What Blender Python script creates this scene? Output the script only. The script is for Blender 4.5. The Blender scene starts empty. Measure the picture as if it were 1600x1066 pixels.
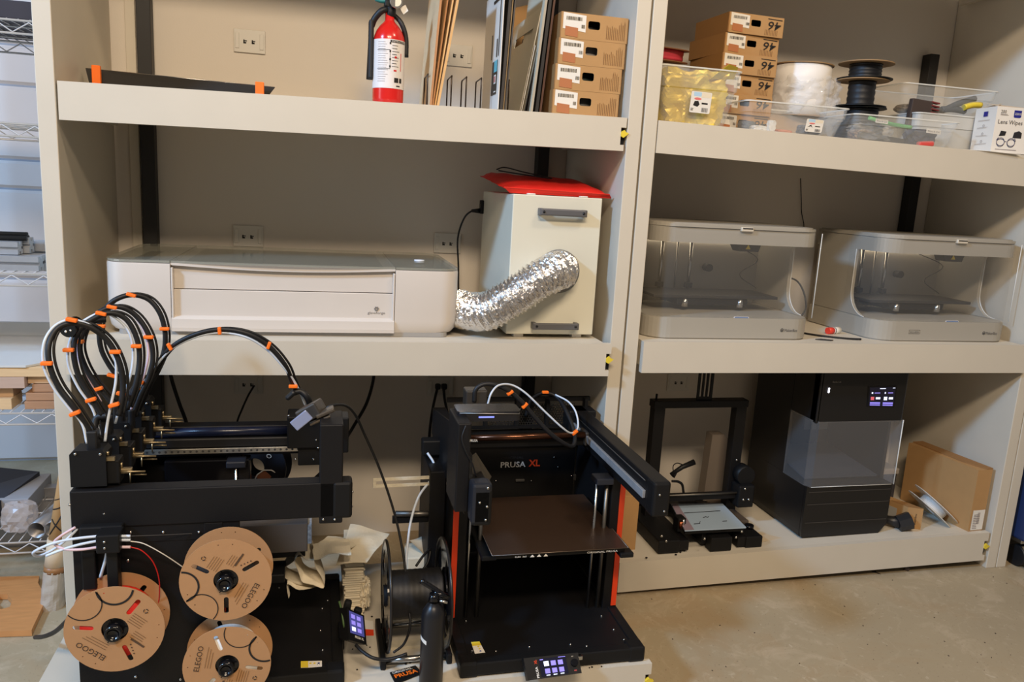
import bpy, bmesh, math, random
from mathutils import Vector, Matrix, noise
from mathutils.geometry import tessellate_polygon
random.seed(7)
SC = bpy.context.scene
COL = SC.collection
PI = math.pi
# ------------------------------------------------------------------ camera
FPX, YAW, PITCH, ROLL = 1228.66, .249, -.1922, -.0561
CAM = Vector((.633, -2.2496, 1.32))
_F = Vector((math.sin(YAW)*math.cos(PITCH), math.cos(YAW)*math.cos(PITCH), math.sin(PITCH)))
_r = Vector((math.cos(YAW), -math.sin(YAW), 0)); _u = _r.cross(_F)
_R = _r*math.cos(ROLL) - _u*math.sin(ROLL); _U = _u*math.cos(ROLL) + _r*math.sin(ROLL)
cd = bpy.data.cameras.new('camera'); co = bpy.data.objects.new('camera', cd); COL.objects.link(co)
cd.sensor_width = 36; cd.lens = 36*FPX/1600; cd.clip_start = .05
co.matrix_world = Matrix(((_R.x, _U.x, -_F.x, CAM.x), (_R.y, _U.y, -_F.y, CAM.y), (_R.z, _U.z, -_F.z, CAM.z), (0, 0, 0, 1)))
SC.camera = co
SC.view_settings.view_transform = 'Standard'; SC.view_settings.look = 'None'
SC.view_settings.gamma = 1; SC.view_settings.exposure = -.1
# ------------------------------------------------------------------ light
w = bpy.data.worlds.new('world'); SC.world = w; w.use_nodes = True
w.node_tree.nodes['Background'].inputs[0].default_value = (1.0, .94, .88, 1)
w.node_tree.nodes['Background'].inputs[1].default_value = .19
def area(name, loc, target, sx, sy, power, colr):
    l = bpy.data.lights.new(name, 'AREA'); l.shape = 'RECTANGLE'; l.size = sx; l.size_y = sy
    l.energy = power; l.color = colr
    o = bpy.data.objects.new(name, l); COL.objects.link(o); o.location = loc
    o.rotation_euler = (Vector(target)-Vector(loc)).to_track_quat('-Z', 'Y').to_euler()
    return o
WARM = (1, .80, .58); COOL = (.33, .60, 1)
area('ceiling_lamp_key', (2.3, -1.7, 3.7), (1.2, .3, 1.0), .6, .25, 28, WARM)
area('ceiling_lamp_far', (.6, -3.3, 3.5), (1.2, .3, 1.2), 1.6, .35, 130, WARM)

area('skylight_left', (-3.6, -2.5, 4.1), (2.2, .3, .8), .5, .5, 330, COOL)
area('window_light', (-2.6, -1.2, 1.5), (-.2, 1.0, .9), 1.0, 1.6, 18, (.88, .93, 1))

def U(px, py, X=None, Y=None, Z=None):
    d = _F*FPX + _R*(px-800) - _U*(py-533)
    i, v = (0, X) if X is not None else ((1, Y) if Y is not None else (2, Z))
    return CAM + d*((v-CAM[i])/d[i])

# ------------------------------------------------------------------ materials
def lin(c): return tuple(((x/255)/12.92 if x/255 <= .04045 else ((x/255+.055)/1.055)**2.4) for x in c)
_m = {}
def mat(name, c=(200, 200, 200), rough=.5, metal=0, var=0, scale=8, bump=0, bscale=60, spec=.5, alpha=1, trans=0, emit=0, coat=0, ior=1.45, stretch=None):
    if name in _m: return _m[name]
    m = bpy.data.materials.new(name); m.use_nodes = True; _m[name] = m
    nt = m.node_tree; b = nt.nodes['Principled BSDF']; L = nt.links
    col = (*lin(c), 1)
    b.inputs['Base Color'].default_value = col
    b.inputs['Roughness'].default_value = rough; b.inputs['Metallic'].default_value = metal
    b.inputs['Specular IOR Level'].default_value = spec; b.inputs['Coat Weight'].default_value = coat
    b.inputs['Alpha'].default_value = alpha; b.inputs['Transmission Weight'].default_value = trans; b.inputs['IOR'].default_value = ior
    m.diffuse_color = col
    if emit:
        b.inputs['Emission Color'].default_value = col; b.inputs['Emission Strength'].default_value = emit
    tc = nt.nodes.new('ShaderNodeTexCoord'); mp = nt.nodes.new('ShaderNodeMapping'); L.new(tc.outputs['Object'], mp.inputs[0])
    if stretch: mp.inputs['Scale'].default_value = stretch
    n = nt.nodes.new('ShaderNodeTexNoise'); n.inputs['Scale'].default_value = scale; n.inputs['Detail'].default_value = 5
    L.new(mp.outputs[0], n.inputs['Vector'])
    v = var if var else .04
    mx = nt.nodes.new('ShaderNodeMix'); mx.data_type = 'RGBA'
    mx.inputs['A'].default_value = (*[x*(1-v) for x in col[:3]], 1); mx.inputs['B'].default_value = (*[min(1, x*(1+v)) for x in col[:3]], 1)
    L.new(n.outputs['Fac'], mx.inputs['Factor'])
    if not emit: L.new(mx.outputs['Result'], b.inputs['Base Color'])
    if bump:
        n2 = nt.nodes.new('ShaderNodeTexNoise'); n2.inputs['Scale'].default_value = bscale; n2.inputs['Detail'].default_value = 3
        L.new(mp.outputs[0], n2.inputs['Vector'])
        bp = nt.nodes.new('ShaderNodeBump'); bp.inputs['Strength'].default_value = bump; bp.inputs['Distance'].default_value = .004
        L.new(n2.outputs['Fac'], bp.inputs['Height']); L.new(bp.outputs[0], b.inputs['Normal'])
    return m
CREAM = mat('cream_paint', (204, 195, 178), .45, bump=.05, bscale=300)
CREAM_E = mat('cream_paint_edge', (208, 199, 182), .5)
WALLM = mat('wall_paint', (214, 205, 192), .7, var=.03, scale=2, bump=.06, bscale=200)
BLACK = mat('black_plastic', (19, 19, 20), .5, spec=.3)
BLACKM = mat('black_powder_coat', (20, 19, 20), .5, bump=.08, bscale=500, spec=.3)
BLACKG = mat('gloss_black', (15, 15, 18), .15)
BLACKR = mat('black_rubber', (22, 22, 24), .5)
DKGREY = mat('dark_grey', (60, 58, 56), .5)
STEEL = mat('steel', (190, 188, 184), .25, 1)
ALU = mat('aluminium', (190, 186, 178), .4, .9, var=.15, scale=60)
BRASS = mat('brass', (168, 150, 116), .38, .9)
ORANGE = mat('orange_plastic', (255, 118, 26), .5)
ORANGE_D = mat('orange_strip', (232, 66, 22), .55)
WHITE = mat('white_plastic', (232, 228, 220), .4)
PAPER = mat('white_paper', (225, 220, 210), .8)
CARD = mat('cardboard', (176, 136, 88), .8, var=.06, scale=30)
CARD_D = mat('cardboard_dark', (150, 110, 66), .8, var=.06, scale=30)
CARD_S = mat('spool_cardboard', (176, 132, 90), .75, var=.05, scale=60)
INK = mat('black_ink', (30, 27, 25), .7)
INKB = mat('brown_ink', (120, 86, 52), .8)
WTUBE = mat('white_tube', (205, 215, 228), .35)
PTUBE = mat('pink_tube', (220, 195, 205), .35)
FROST = mat('frosted_bin', (225, 226, 222), .25, alpha=.13, spec=.6)
FROST_R = mat('frosted_bin_rim', (232, 232, 226), .3, alpha=.6)
ACRYL = mat('clear_acrylic', (225, 225, 222), .08, alpha=.2, spec=.8)
ACRYL_E = mat('acrylic_edge', (235, 235, 230), .2, alpha=.75)
RED = mat('red_paint', (206, 28, 22), .25, coat=.5)
YELLOW = mat('yellow_plastic', (226, 200, 60), .5)
WOODL = mat('plywood_light', (222, 192, 150), .6, var=.1, scale=6, stretch=(1, 1, 8))
WOODM = mat('plywood_edge', (190, 145, 95), .7, var=.2, scale=20)
SCREEN = mat('screen_lit', (60, 62, 120), .2, emit=1.0)
SCREEN_D = mat('screen_dark', (20, 20, 34), .15, emit=.6)
SCR_W = mat('screen_icon_white', (215, 225, 255), .3, emit=1.2)
SCR_P = mat('screen_icon_violet', (130, 120, 215), .3, emit=1.0)
LED = mat('led_white', (240, 240, 255), .3, emit=4)

# ------------------------------------------------------------------ mesh builder
def sm(pts, k=6, closed=False):
    P = [Vector(p) for p in pts]; n = len(P); out = []
    rng = range(n if closed else n-1)
    for i in rng:
        p0 = P[(i-1) % n] if (closed or i > 0) else P[0]*2-P[1]
        p1 = P[i]; p2 = P[(i+1) % n]; p3 = P[(i+2) % n] if (closed or i+2 < n) else P[-1]*2-P[-2]
        for j in range(k):
            t = j/k
            out.append(.5*((2*p1)+(p2-p0)*t+(2*p0-5*p1+4*p2-p3)*t*t+(3*p1-p0-3*p2+p3)*t**3))
    if not closed: out.append(P[-1])
    return out
def rotm(e): 
    from mathutils import Euler
    return Euler(e).to_matrix()
def rrect(x0, x1, y0, y1, r, n=4, corners=(1, 1, 1, 1)):
    """ccw from lower-left; corners ll, lr, ur, ul"""
    out = []
    for (cx, cy, a0, on) in ((x0+r, y0+r, PI, corners[0]), (x1-r, y0+r, 1.5*PI, corners[1]), (x1-r, y1-r, 0, corners[2]), (x0+r, y1-r, .5*PI, corners[3])):
        if on:
            for i in range(n+1):
                a = a0+i*PI/2/n; out.append((cx+r*math.cos(a), cy+r*math.sin(a)))
        else:
            out.append((cx+math.copysign(r, math.cos(a0+PI/4)), cy+math.copysign(r, math.sin(a0+PI/4))))
    return out
class MB:
    def __init__(s, T=None): s.v = []; s.f = []; s.sm = []; s.T = T
    def add(s, vs, fs, smooth=False):
        o = len(s.v)
        s.v += [(s.T @ Vector(p)) if s.T else Vector(p) for p in vs]
        s.f += [[i+o for i in f] for f in fs]; s.sm += [smooth]*len(fs)
        return s
    def bm(s, b, smooth=False, M=None):
        b.verts.index_update()
        s.add([(M @ v.co) if M else v.co.copy() for v in b.verts], [[v.index for v in f.verts] for f in b.faces], smooth); b.free(); return s
    def obox(s, c, size, rot=None, bev=0, seg=2):
        b = bmesh.new(); bmesh.ops.create_cube(b, size=1)
        for v in b.verts: v.co = Vector((v.co.x*size[0], v.co.y*size[1], v.co.z*size[2]))
        if bev: bmesh.ops.bevel(b, geom=list(b.edges), offset=min(bev, min(size)*.49), segments=seg, profile=.5, affect='EDGES')
        R = (rotm(rot) if isinstance(rot, tuple) else rot) if rot is not None else Matrix.Identity(3)
        return s.bm(b, False, Matrix.Translation(Vector(c)) @ R.to_4x4())
    def box(s, x0, x1, y0, y1, z0, z1, bev=0):
        return s.obox(((x0+x1)/2, (y0+y1)/2, (z0+z1)/2), (abs(x1-x0), abs(y1-y0), abs(z1-z0)), None, bev)
    def cyl(s, a, b, r, n=16, r2=None, cap=True, smooth=True):
        a = Vector(a); b = Vector(b); r2 = r if r2 is None else r2
        d = (b-a).normalized(); x = d.orthogonal().normalized(); y = d.cross(x)
        vs = []
        for (p, q) in ((a, r), (b, r2)):
            vs += [p+(x*math.cos(2*PI*i/n)+y*math.sin(2*PI*i/n))*q for i in range(n)]
        s.add(vs, [[i, (i+1) % n, n+(i+1) % n, n+i] for i in range(n)], smooth)
        if cap: s.add(vs, [list(range(n))[::-1], list(range(n, 2*n))])
        return s
    def tube(s, pts, r, n=8, closed=False, cap=True):
        P = [Vector(p) for p in pts]; m = len(P)
        rr = r if isinstance(r, (list, tuple)) else [r]*m
        t0 = (P[1]-P[0]).normalized(); x = t0.orthogonal().normalized(); vs = []
        for i in range(m):
            if closed: t = (P[(i+1) % m]-P[i-1]).normalized()
            else: t = (P[min(i+1, m-1)]-P[max(i-1, 0)]).normalized()
            x = (x-t*x.dot(t)).normalized(); y = t.cross(x)
            vs += [P[i]+(x*math.cos(2*PI*j/n)+y*math.sin(2*PI*j/n))*rr[i] for j in range(n)]
        fs = [[i*n+j, i*n+(j+1) % n, ((i+1) % m)*n+(j+1) % n, ((i+1) % m)*n+j] for i in range(m if closed else m-1) for j in range(n)]
        s.add(vs, fs, True)
        if cap and not closed: s.add(vs, [list(range(n))[::-1], list(range((m-1)*n, m*n))])
        return s
    def prism(s, loops, O, ex, ey, ez):
        """loops: [outer, hole, ...] 2-D; placed at O + ex*x + ey*y, extruded by vector ez"""
        O, ex, ey, ez = map(Vector, (O, ex, ey, ez))
        if not isinstance(loops[0][0], (tuple, list)): loops = [loops]
        tris = tessellate_polygon([[Vector((p[0], p[1], 0)) for p in l] for l in loops])
        flat = [p for l in loops for p in l]; n = len(flat)
        vs = [O+ex*p[0]+ey*p[1] for p in flat]; vs += [v+ez for v in vs]
        fs = [list(t) for t in tris]+[[i+n for i in t[::-1]] for t in tris]
        o = 0
        for l in loops:
            k = len(l); fs += [[o+i, o+(i+1) % k, n+o+(i+1) % k, n+o+i] for i in range(k)]; o += k
        return s.add(vs, fs)
    def plate(s, q, t):
        """quad (or polygon) of 3-D points, thickened by vector t"""
        q = [Vector(p) for p in q]; n = len(q); t = Vector(t)
        return s.add(q+[p+t for p in q], [list(range(n))[::-1], [n+i for i in range(n)]]+[[i, (i+1) % n, n+(i+1) % n, n+i] for i in range(n)])
    def lathe(s, prof, O, ax=(0, 0, 1), n=24, smooth=True):
        O = Vector(O); ax = Vector(ax).normalized(); x = ax.orthogonal().normalized(); y = ax.cross(x); vs = []
        for (r, h) in prof: vs += [O+ax*h+(x*math.cos(2*PI*i/n)+y*math.sin(2*PI*i/n))*r for i in range(n)]
        m = len(prof)
        s.add(vs, [[i*n+j, i*n+(j+1) % n, (i+1)*n+(j+1) % n, (i+1)*n+j] for i in range(m-1) for j in range(n)], smooth)
        return s
    def build(s, name, m, parent=None, **tags):
        return mkobj(name, s.v, s.f, s.sm, m, parent, tags)
_root = {}   # object -> world matrix of its thing
def mkobj(name, vs, fs, smo, m, parent, tags):
    me = bpy.data.meshes.new(name)
    if parent is None:
        xs = [v.x for v in vs]; ys = [v.y for v in vs]; zs = [v.z for v in vs]
        base = Vector(((min(xs)+max(xs))/2, (min(ys)+max(ys))/2, min(zs)))
        M = Matrix.Translation(base)
    else: M = _root[parent.name]
    Mi = M.inverted()
    me.from_pydata([Mi @ v for v in vs], [], fs)
    me.polygons.foreach_set('use_smooth', smo)
    b = bmesh.new(); b.from_mesh(me); bmesh.ops.remove_doubles(b, verts=b.verts, dist=1e-6); bmesh.ops.recalc_face_normals(b, faces=b.faces); b.to_mesh(me); b.free()
    if m: me.materials.append(m)
    o = bpy.data.objects.new(name, me); COL.objects.link(o)
    if parent is None: o.matrix_world = M
    else: o.parent = parent
    _root[o.name] = M
    for k, v in tags.items():
        if v is not None: o[{'cat': 'category'}.get(k, k)] = v
    return o
def thing(name, label, cat, loc, rotz=0, group=None):
    o = bpy.data.objects.new(name, None); COL.objects.link(o); o.empty_display_size = .05
    o.location = loc; o.rotation_euler = (0, 0, rotz); o['label'] = label; o['category'] = cat
    if group: o['group'] = group
    _root[o.name] = Matrix.Translation(Vector(loc)) @ Matrix.Rotation(rotz, 4, 'Z')
    return o
def dup(o, parent=None, loc=None, rotz=None, **tags):
    c = o.copy(); COL.objects.link(c)
    if parent: c.parent = parent
    if loc is not None: c.location = loc
    if rotz is not None: c.rotation_euler = (0, 0, rotz)
    for k, v in tags.items(): c[k] = v
    for ch in list(o.children): dup(ch, c)
    return c
_fonts = {}
def txt(s, O, ex, ey, w, h, m, parent, name='lettering', thick=.0004, bold=0, slant=0):
    """text filling w x h metres; lower-left corner at O, along ex, up ey"""
    cu = bpy.data.curves.new('t', 'FONT'); cu.body = s; cu.resolution_u = 2; cu.offset = bold; cu.shear = slant
    t = bpy.data.objects.new('t', cu); me = t.to_mesh()
    vs = [v.co.copy() for v in me.vertices]; fs = [list(p.vertices) for p in me.polygons]; t.to_mesh_clear(); bpy.data.objects.remove(t); bpy.data.curves.remove(cu)
    if not vs: return None
    x0 = min(v.x for v in vs); x1 = max(v.x for v in vs); y0 = min(v.y for v in vs); y1 = max(v.y for v in vs)
    O, ex, ey = Vector(O), Vector(ex).normalized(), Vector(ey).normalized(); nz = ex.cross(ey).normalized()
    P = [O+ex*((v.x-x0)/(x1-x0)*w)+ey*((v.y-y0)/max(1e-6, y1-y0)*h)+nz*thick for v in vs]
    b = MB(); b.add(P, fs); return b.build(name, m, parent)
def lines(b, O, ex, ey, w, h, n, duty=.45, jit=.25, nz=None):
    """n thin print lines in a w x h field"""
    O, ex, ey = Vector(O), Vector(ex).normalized(), Vector(ey).normalized(); nz = ex.cross(ey)*.0004
    for i in range(n):
        y = h*(i+.5)/n; ww = w*(1-random.random()*jit); t = h/n*duty/2
        b.add([O+ey*(y-t)+nz, O+ex*ww+ey*(y-t)+nz, O+ex*ww+ey*(y+t)+nz, O+ey*(y+t)+nz], [[0, 1, 2, 3]])
    return b
def barcode(b, O, ex, ey, w, h, n=16):
    O, ex, ey = Vector(O), Vector(ex).normalized(), Vector(ey).normalized(); nz = ex.cross(ey)*.0006; x = 0
    while x < w:
        t = w/n*random.uniform(.2, .8)
        b.add([O+ex*x+nz, O+ex*(x+t)+nz, O+ex*(x+t)+ey*h+nz, O+ex*x+ey*h+nz], [[0, 1, 2, 3]]); x += t+w/n*random.uniform(.25, .6)
    return b
VX, VY, VZ = Vector((1, 0, 0)), Vector((0, 1, 0)), Vector((0, 0, 1))
def screws(pts, nrm, r, parent, m=STEEL, name='screws'):
    b = MB(); n = Vector(nrm).normalized()
    for p in pts: b.lathe([(0, r*.7), (r*.6, r*.6), (r, r*.1), (r, -r*.3)], p, n, 8)
    return b.build(name, m, parent)
# ================================================================== SETTING
D = .5856
def floor_mat():
    m = mat('concrete', (168, 152, 124), .55, var=.12, scale=3, bump=.15, bscale=40)
    nt = m.node_tree; L = nt.links; b = nt.nodes['Principled BSDF']
    base = b.inputs['Base Color'].links[0].from_socket
    tc = nt.nodes.new('ShaderNodeTexCoord')
    def layer(scale, lo, hi, colr, amt, dist=0, kind='noise', det=8):
        nonlocal base
        n = nt.nodes.new('ShaderNodeTexNoise'); n.inputs['Scale'].default_value = scale; n.inputs['Detail'].default_value = det
        n.inputs['Distortion'].default_value = dist; n.inputs['Roughness'].default_value = .65
        L.new(tc.outputs['Object'], n.inputs['Vector'])
        r = nt.nodes.new('ShaderNodeMapRange'); r.inputs['From Min'].default_value = lo; r.inputs['From Max'].default_value = hi
        r.inputs['To Max'].default_value = amt; L.new(n.outputs['Fac'], r.inputs['Value'])
        x = nt.nodes.new('ShaderNodeMix'); x.data_type = 'RGBA'; x.inputs['B'].default_value = (*lin(colr), 1)
        L.new(r.outputs[0], x.inputs['Factor']); L.new(base, x.inputs['A']); base = x.outputs['Result']
    layer(2.2, .5, .75, (164, 132, 94), .6, 1.0)
    layer(5, .53, .72, (196, 178, 152), .6, 2.0)
    layer(14, .60, .74, (206, 192, 168), .5, 1.5)
    layer(38, .62, .72, (210, 196, 172), .5, .5)
    layer(130, .66, .72, (95, 78, 60), .6, 0, det=2)
    # thin pale crack veins
    v = nt.nodes.new('ShaderNodeTexVoronoi'); v.feature = 'DISTANCE_TO_EDGE'; v.inputs['Scale'].default_value = 3.1
    n = nt.nodes.new('ShaderNodeTexNoise'); n.inputs['Scale'].default_value = 5; n.inputs['Detail'].default_value = 6
    a = nt.nodes.new('ShaderNodeMix'); a.data_type = 'RGBA'; a.inputs['Factor'].default_value = .22
    L.new(tc.outputs['Object'], a.inputs['A']); L.new(n.outputs['Color'], a.inputs['B']); L.new(tc.outputs['Object'], n.inputs['Vector']); L.new(a.outputs['Result'], v.inputs['Vector'])
    r = nt.nodes.new('ShaderNodeMapRange'); r.inputs['From Min'].default_value = 0; r.inputs['From Max'].default_value = .012; r.inputs['To Min'].default_value = .13; r.inputs['To Max'].default_value = 0
    L.new(v.outputs['Distance'], r.inputs['Value'])
    x = nt.nodes.new('ShaderNodeMix'); x.data_type = 'RGBA'; x.inputs['B'].default_value = (*lin((200, 184, 158)), 1)
    L.new(r.outputs[0], x.inputs['Factor']); L.new(base, x.inputs['A']); L.new(x.outputs['Result'], b.inputs['Base Color'])
    return m
MB().box(-4, 6, -5, 2.0, -.1, 0).build('floor', floor_mat(), kind='structure')
MB().box(-.09, 6, D, D+.12, 0, 3.0).build('wall_back', WALLM, kind='structure')

# roll-up sectional door seen behind the wire rack on the left
door = MB().box(-3.0, -.1, 1.52, 1.56, 0, 3.0).build('door_1', mat('door_backing', (150, 155, 166), .6), kind='structure')
DOORM = mat('door_slat_paint', (214, 206, 202), .45, var=.05, scale=2)
z = 0.0; i = 0
for h in (.30, .22, .30, .12, .26, .12, .3, .16, .14, .12, .2, .11, .14, .2, .12, .15):
    b = MB(); b.prism([(0, .004), (.012, .016), (.012, h-.016), (0, h-.004), (-.02, h-.004), (-.02, .004)], (-2.95, 1.52, z), (0, -1, 0), (0, 0, 1), (2.84, 0, 0))
    b.build('slat', DOORM, door); z += h

# ------------------------------------------------------------------ shelving units
def unit(label, xa, xb, rear):
    t = thing('shelving_unit', label, 'shelving', ((xa+xb)/2, D/2, 0))
    for (p, q) in ((xa-.0435, xa), (xb, xb+.0435)):
        MB().box(p, q, 0, D-.002, 0, 2.4, .002).build('side_panel', CREAM, t)
    for x in rear:
        f = MB().box(x-.021, x+.021, D-.05, D-.004, .0 if x < 3 else 0, 2.4 if x < 2 else 1.93, .002)
        p = f.build('rear_post', mat('black_post', (30, 28, 27), .5), t, label='black metal rear post')
    return t
XR, XL2, XR2 = 1.52, 1.6134, 3.112
u1 = unit('cream painted shelving unit standing nearest the wire rack', 0, XR, (.106, 1.42))
u2 = unit('cream painted shelving unit on the right standing over bare concrete', XL2, XR2, (3.0,))
t3 = thing('shelving_unit', 'edge of a third cream unit, only its left side panel showing at far right', 'shelving', (3.18, D/2, 0))
MB().box(3.160, 3.203, 0, D-.002, 0, 2.4, .002).build('side_panel', CREAM, t3)
MB().box(.045, .075, D-.012, D-.002, 0, 2.4, .002).build('back_strip', CREAM_E, u1)

def tray(label, x0, x1, yf, zl, zr, hl, hr, yb, notch=True, sides=True):
    """pull-out shelf: front board + deck, lever latch at its right end"""
    t = thing('pull_out_shelf', label, 'shelf', ((x0+x1)/2, yf, min(zl-hl, zr-hr)))
    h = .28
    if notch:
        zn1, zn2 = zr-hr*.30, zr-hr*.82
        poly = [(x0, zl-hl), (x1-.004, zr-hr), (x1-.004, zn2), (x1-.016, zn2), (x1-.016, zn1), (x1, zn1), (x1, zr-.0), (x0, zl-.0)]
    else: poly = [(x0, zl-hl), (x1, zr-hr), (x1, zr), (x0, zl)]
    MB().prism(poly, (0, yf, 0), VX, VZ, (0, .022, 0)).build('front_board', CREAM, t)
    b = MB(); q = [(x0+.001, yf+.022, zl-.022), (x1-.02, yf+.022, zr-.022), (x1-.02, yb, zr-.022), (x0+.001, yb, zl-.022)]
    b.plate(q, (0, 0, .022)); b.build('deck', CREAM_E, t)
    for (xx, zz, hh) in ((x0+.002, zl, hl), (x1-.03, zr, hr)):
        MB().box(xx, xx+.014, yf+.022, yb-.02, zz-hh*.8, zz-.022).build('side_rail', CREAM_E, t)
    if notch:
        MB().box(x1-.017, x1-.002, yf+.010, yf+.3, zr-hr*.8, zr-hr*.32).build('slide', BLACK, t, label='black slide rail')
        b = MB(); zc = zr-hr*.5
        b.prism([(0, -.006), (.008, -.010), (.016, -.004), (.024, .003), (.014, .007), (.010, .012), (0, .006)], (x1-.016, yf+.004, zc), VX, VZ, (0, -.008, 0))
        b.build('release_lever', YELLOW, t, label='yellow release lever')
    return t
def zy(px, py, y): return U(px, py, Y=y).z
ZT = (zy(90, 126, 0), zy(979, 184, 0)); ZTb = (zy(92, 187, 0), zy(974, 236, 0))
YM = -.035
ZM = (zy(98, 530, YM), zy(964, 538, YM)); ZMb = (zy(98, 585.5, YM), zy(959, 588, YM))
YB = -.546; ZBL = .12
RT = (zy(1030, 188, 0), zy(1597, 243, 0)); RTb = (zy(1027, 239, 0), zy(1597, 292, 0))
RM = (zy(1001, 534, -.015), zy(1590, 540, -.015)); RMb = (zy(1000, 583, -.015), zy(1590, 583, -.015))
YRB = .0; RB = (zy(972, 880, YRB), zy(1537, 833, YRB)); RBb = (zy(969, 926, YRB), zy(1531, 876, YRB))
def lerp(a, x0, x1, x): return a[0]+(a[1]-a[0])*(x-x0)/(x1-x0)
def zt(x): return lerp(ZT, .005, 1.515, x)
def zm(x): return lerp(ZM, .005, 1.51, x)
def zb(x): return ZBL
def zrt(x): return lerp(RT, 1.618, 3.107, x)
def zrm(x): return lerp(RM, 1.625, 3.107, x)
def zrb(x): return lerp(RB, 1.618, 3.107, x)
XG = 3.107
tray('top pull-out shelf of the left unit holding the fire extinguisher', .005, 1.516, 0, *ZT, ZT[0]-ZTb[0], ZT[1]-ZTb[1], .56)
tray('middle pull-out shelf of the left unit under the wide white laser cutter', .0, 1.512, YM, *ZM, ZM[0]-ZMb[0], ZM[1]-ZMb[1], .53)
tray('lowest left shelf pulled far out under two black open-frame printers', .006, 1.493, YB, ZBL, ZBL, .105, .105, .1)
tray('top pull-out shelf of the right unit crowded with clear bins', 1.616, XG, 0, *RT, RT[0]-RTb[0], RT[1]-RTb[1], .56, notch=False)
tray('middle pull-out shelf of the right unit under two grey enclosed printers', 1.626, XG, -.015, *RM, RM[0]-RMb[0], RM[1]-RMb[1], .53, notch=False)
tray('lowest right shelf holding the black enclosed printer and leaning cartons', 1.616, 3.1, YRB, *RB, RB[0]-RBb[0], RB[1]-RBb[1], .53)
for (x0, x1, s) in ((.004, 1.516, 'left'), (1.617, 3.108, 'right')):
    tray('uppermost %s shelf above the picture edge' % s, x0, x1, 0, 2.2, 2.2, .1, .1, .56, notch=False)

# ------------------------------------------------------------------ wall outlets
OUT = mat('outlet_plate', (208, 203, 192), .4)
def outlet(px, py, label, w=.098, h=.072):
    c = U(px, py, Y=D-.0015)
    t = thing('wall_outlet', label, 'outlet', (c.x, c.y, c.z-h/2))
    x, y, zc = c.x, D-.001, c.z
    MB().box(x-w/2, x+w/2, y-.006, y, zc-h/2, zc+h/2, .002).build('cover_plate', OUT, t)
    for s in (-1, 1):
        b = MB(); cx = x+s*.013
        b.box(cx-.006, cx-.002, y-.0068, y-.0058, zc-.006, zc+.004); b.box(cx-.002, cx+.005, y-.0068, y-.0058, zc-.001, zc+.002); b.box(cx-.006, cx+.003, y-.0068, y-.0058, zc-.008, zc-.003)
        b.build('socket', INK, t, label='dark socket hole')
        b = MB().box(x+s*.038-.006, x+s*.038+.006, y-.0085, y-.0055, zc-.024, zc+.024, .001)
        b.build('blank_insert', OUT, t)
    return t
outlet(390, 65, 'cream wall outlet above the low black tray, uppermost on the left')
outlet(716, 87, 'cream wall outlet half hidden behind the plywood sheets')
outlet(388, 369, 'wall outlet just above the lid of the white laser cutter, left of centre')
outlet(699, 380, 'wall outlet between the laser cutter and the white filter box')
outlet(388, 600, 'shadowed wall outlet above the far beam of the left black printer')
outlet(688, 604, 'shadowed wall outlet with two black plugs left of the XL printer')
outlet(1060, 597, 'wall outlet behind the bare frame printer on the lowest right shelf')
# ================================================================== TOP LEFT SHELF
# black low tray with orange clips
x0, x1 = .03, .50; ya, yb_ = .10, .26
zs = zt(.1)+.001
t = thing('machine_tray', 'long low black tray with two orange clips lying on the top left shelf', 'tray', (.27, ya, zs))
b = MB(); b.plate([(x0+.01, ya, zs), (x1-.012, ya, zt(x1)), (x1-.012, yb_, zt(x1)), (x0+.01, yb_, zs)], (0, 0, .006))
b.build('base_plate', BLACKG, t)
b = MB(); b.plate([(x0, ya+.10, zs+.006), (x1-.01, ya+.10, zt(x1)+.006), (x1+.012, ya+.135, zt(x1)+.042), (x0-.018, ya+.135, zs+.056)], (0, .003, .001))
b.build('leaning_flange', mat('dark_sheet', (48, 46, 44), .35), t)
b = MB(); b.tube([(x0-.018, ya+.136, zs+.057), (x1+.012, ya+.136, zt(x1)+.043)], .0012, 6); b.build('bright_rim', STEEL, t, label='bright thin metal rim')
for xx, ww, hh in ((.048, .022, .058), (.472, .024, .044)):
    b = MB().obox((xx, ya+.098, zt(xx)+hh/2+.0065), (ww, .014, hh), None, .002); b.build('clip', ORANGE, t, label='orange clip')

# fire extinguisher
ex, ey = U(606, 152, Y=.15).x, .15; ez = zt(ex)
t = thing('fire_extinguisher', 'red fire extinguisher standing on the top left shelf beside the plywood', 'fire extinguisher', (ex, ey, ez))
R = .0405
b = MB().lathe([(0, .004), (R-.008, 0), (R-.001, .006), (R, .02), (R, .171), (R-.002, .180), (R-.007, .193), (R-.016, .206), (R-.025, .215), (.012, .220), (.012, .242), (0, .242)], (ex, ey, ez), n=36); cy_ = b.build('cylinder', RED, t)
LAB = mat('label_paper', (222, 216, 212), .4)
b = MB().lathe([(R+.0006, .045), (R+.0006, .168)], (ex, ey, ez), n=36); lb = b.build('wrap_label', LAB, t, label='white instruction label wrapped round the cylinder')
def on_cyl(fn, name, m, par):
    bb = MB(); fn(bb)
    vs = []
    for p in bb.v:
        a = -PI/2 + (p.x)/(R+.0008); vs.append(Vector((ex+math.cos(a)*(R+.0012), ey+math.sin(a)*(R+.0012), ez+p.z)))
    return mkobj(name, vs, bb.f, bb.sm, m, par, {})
def q(bb, x, z, w, h):
    n = max(1, int(w/.006))
    for i in range(n):
        xa, xb = x+w*i/n, x+w*(i+1)/n
        bb.add([(xa, 0, z), (xb, 0, z), (xb, 0, z+h), (xa, 0, z+h)], [[0, 1, 2, 3]])
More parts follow.
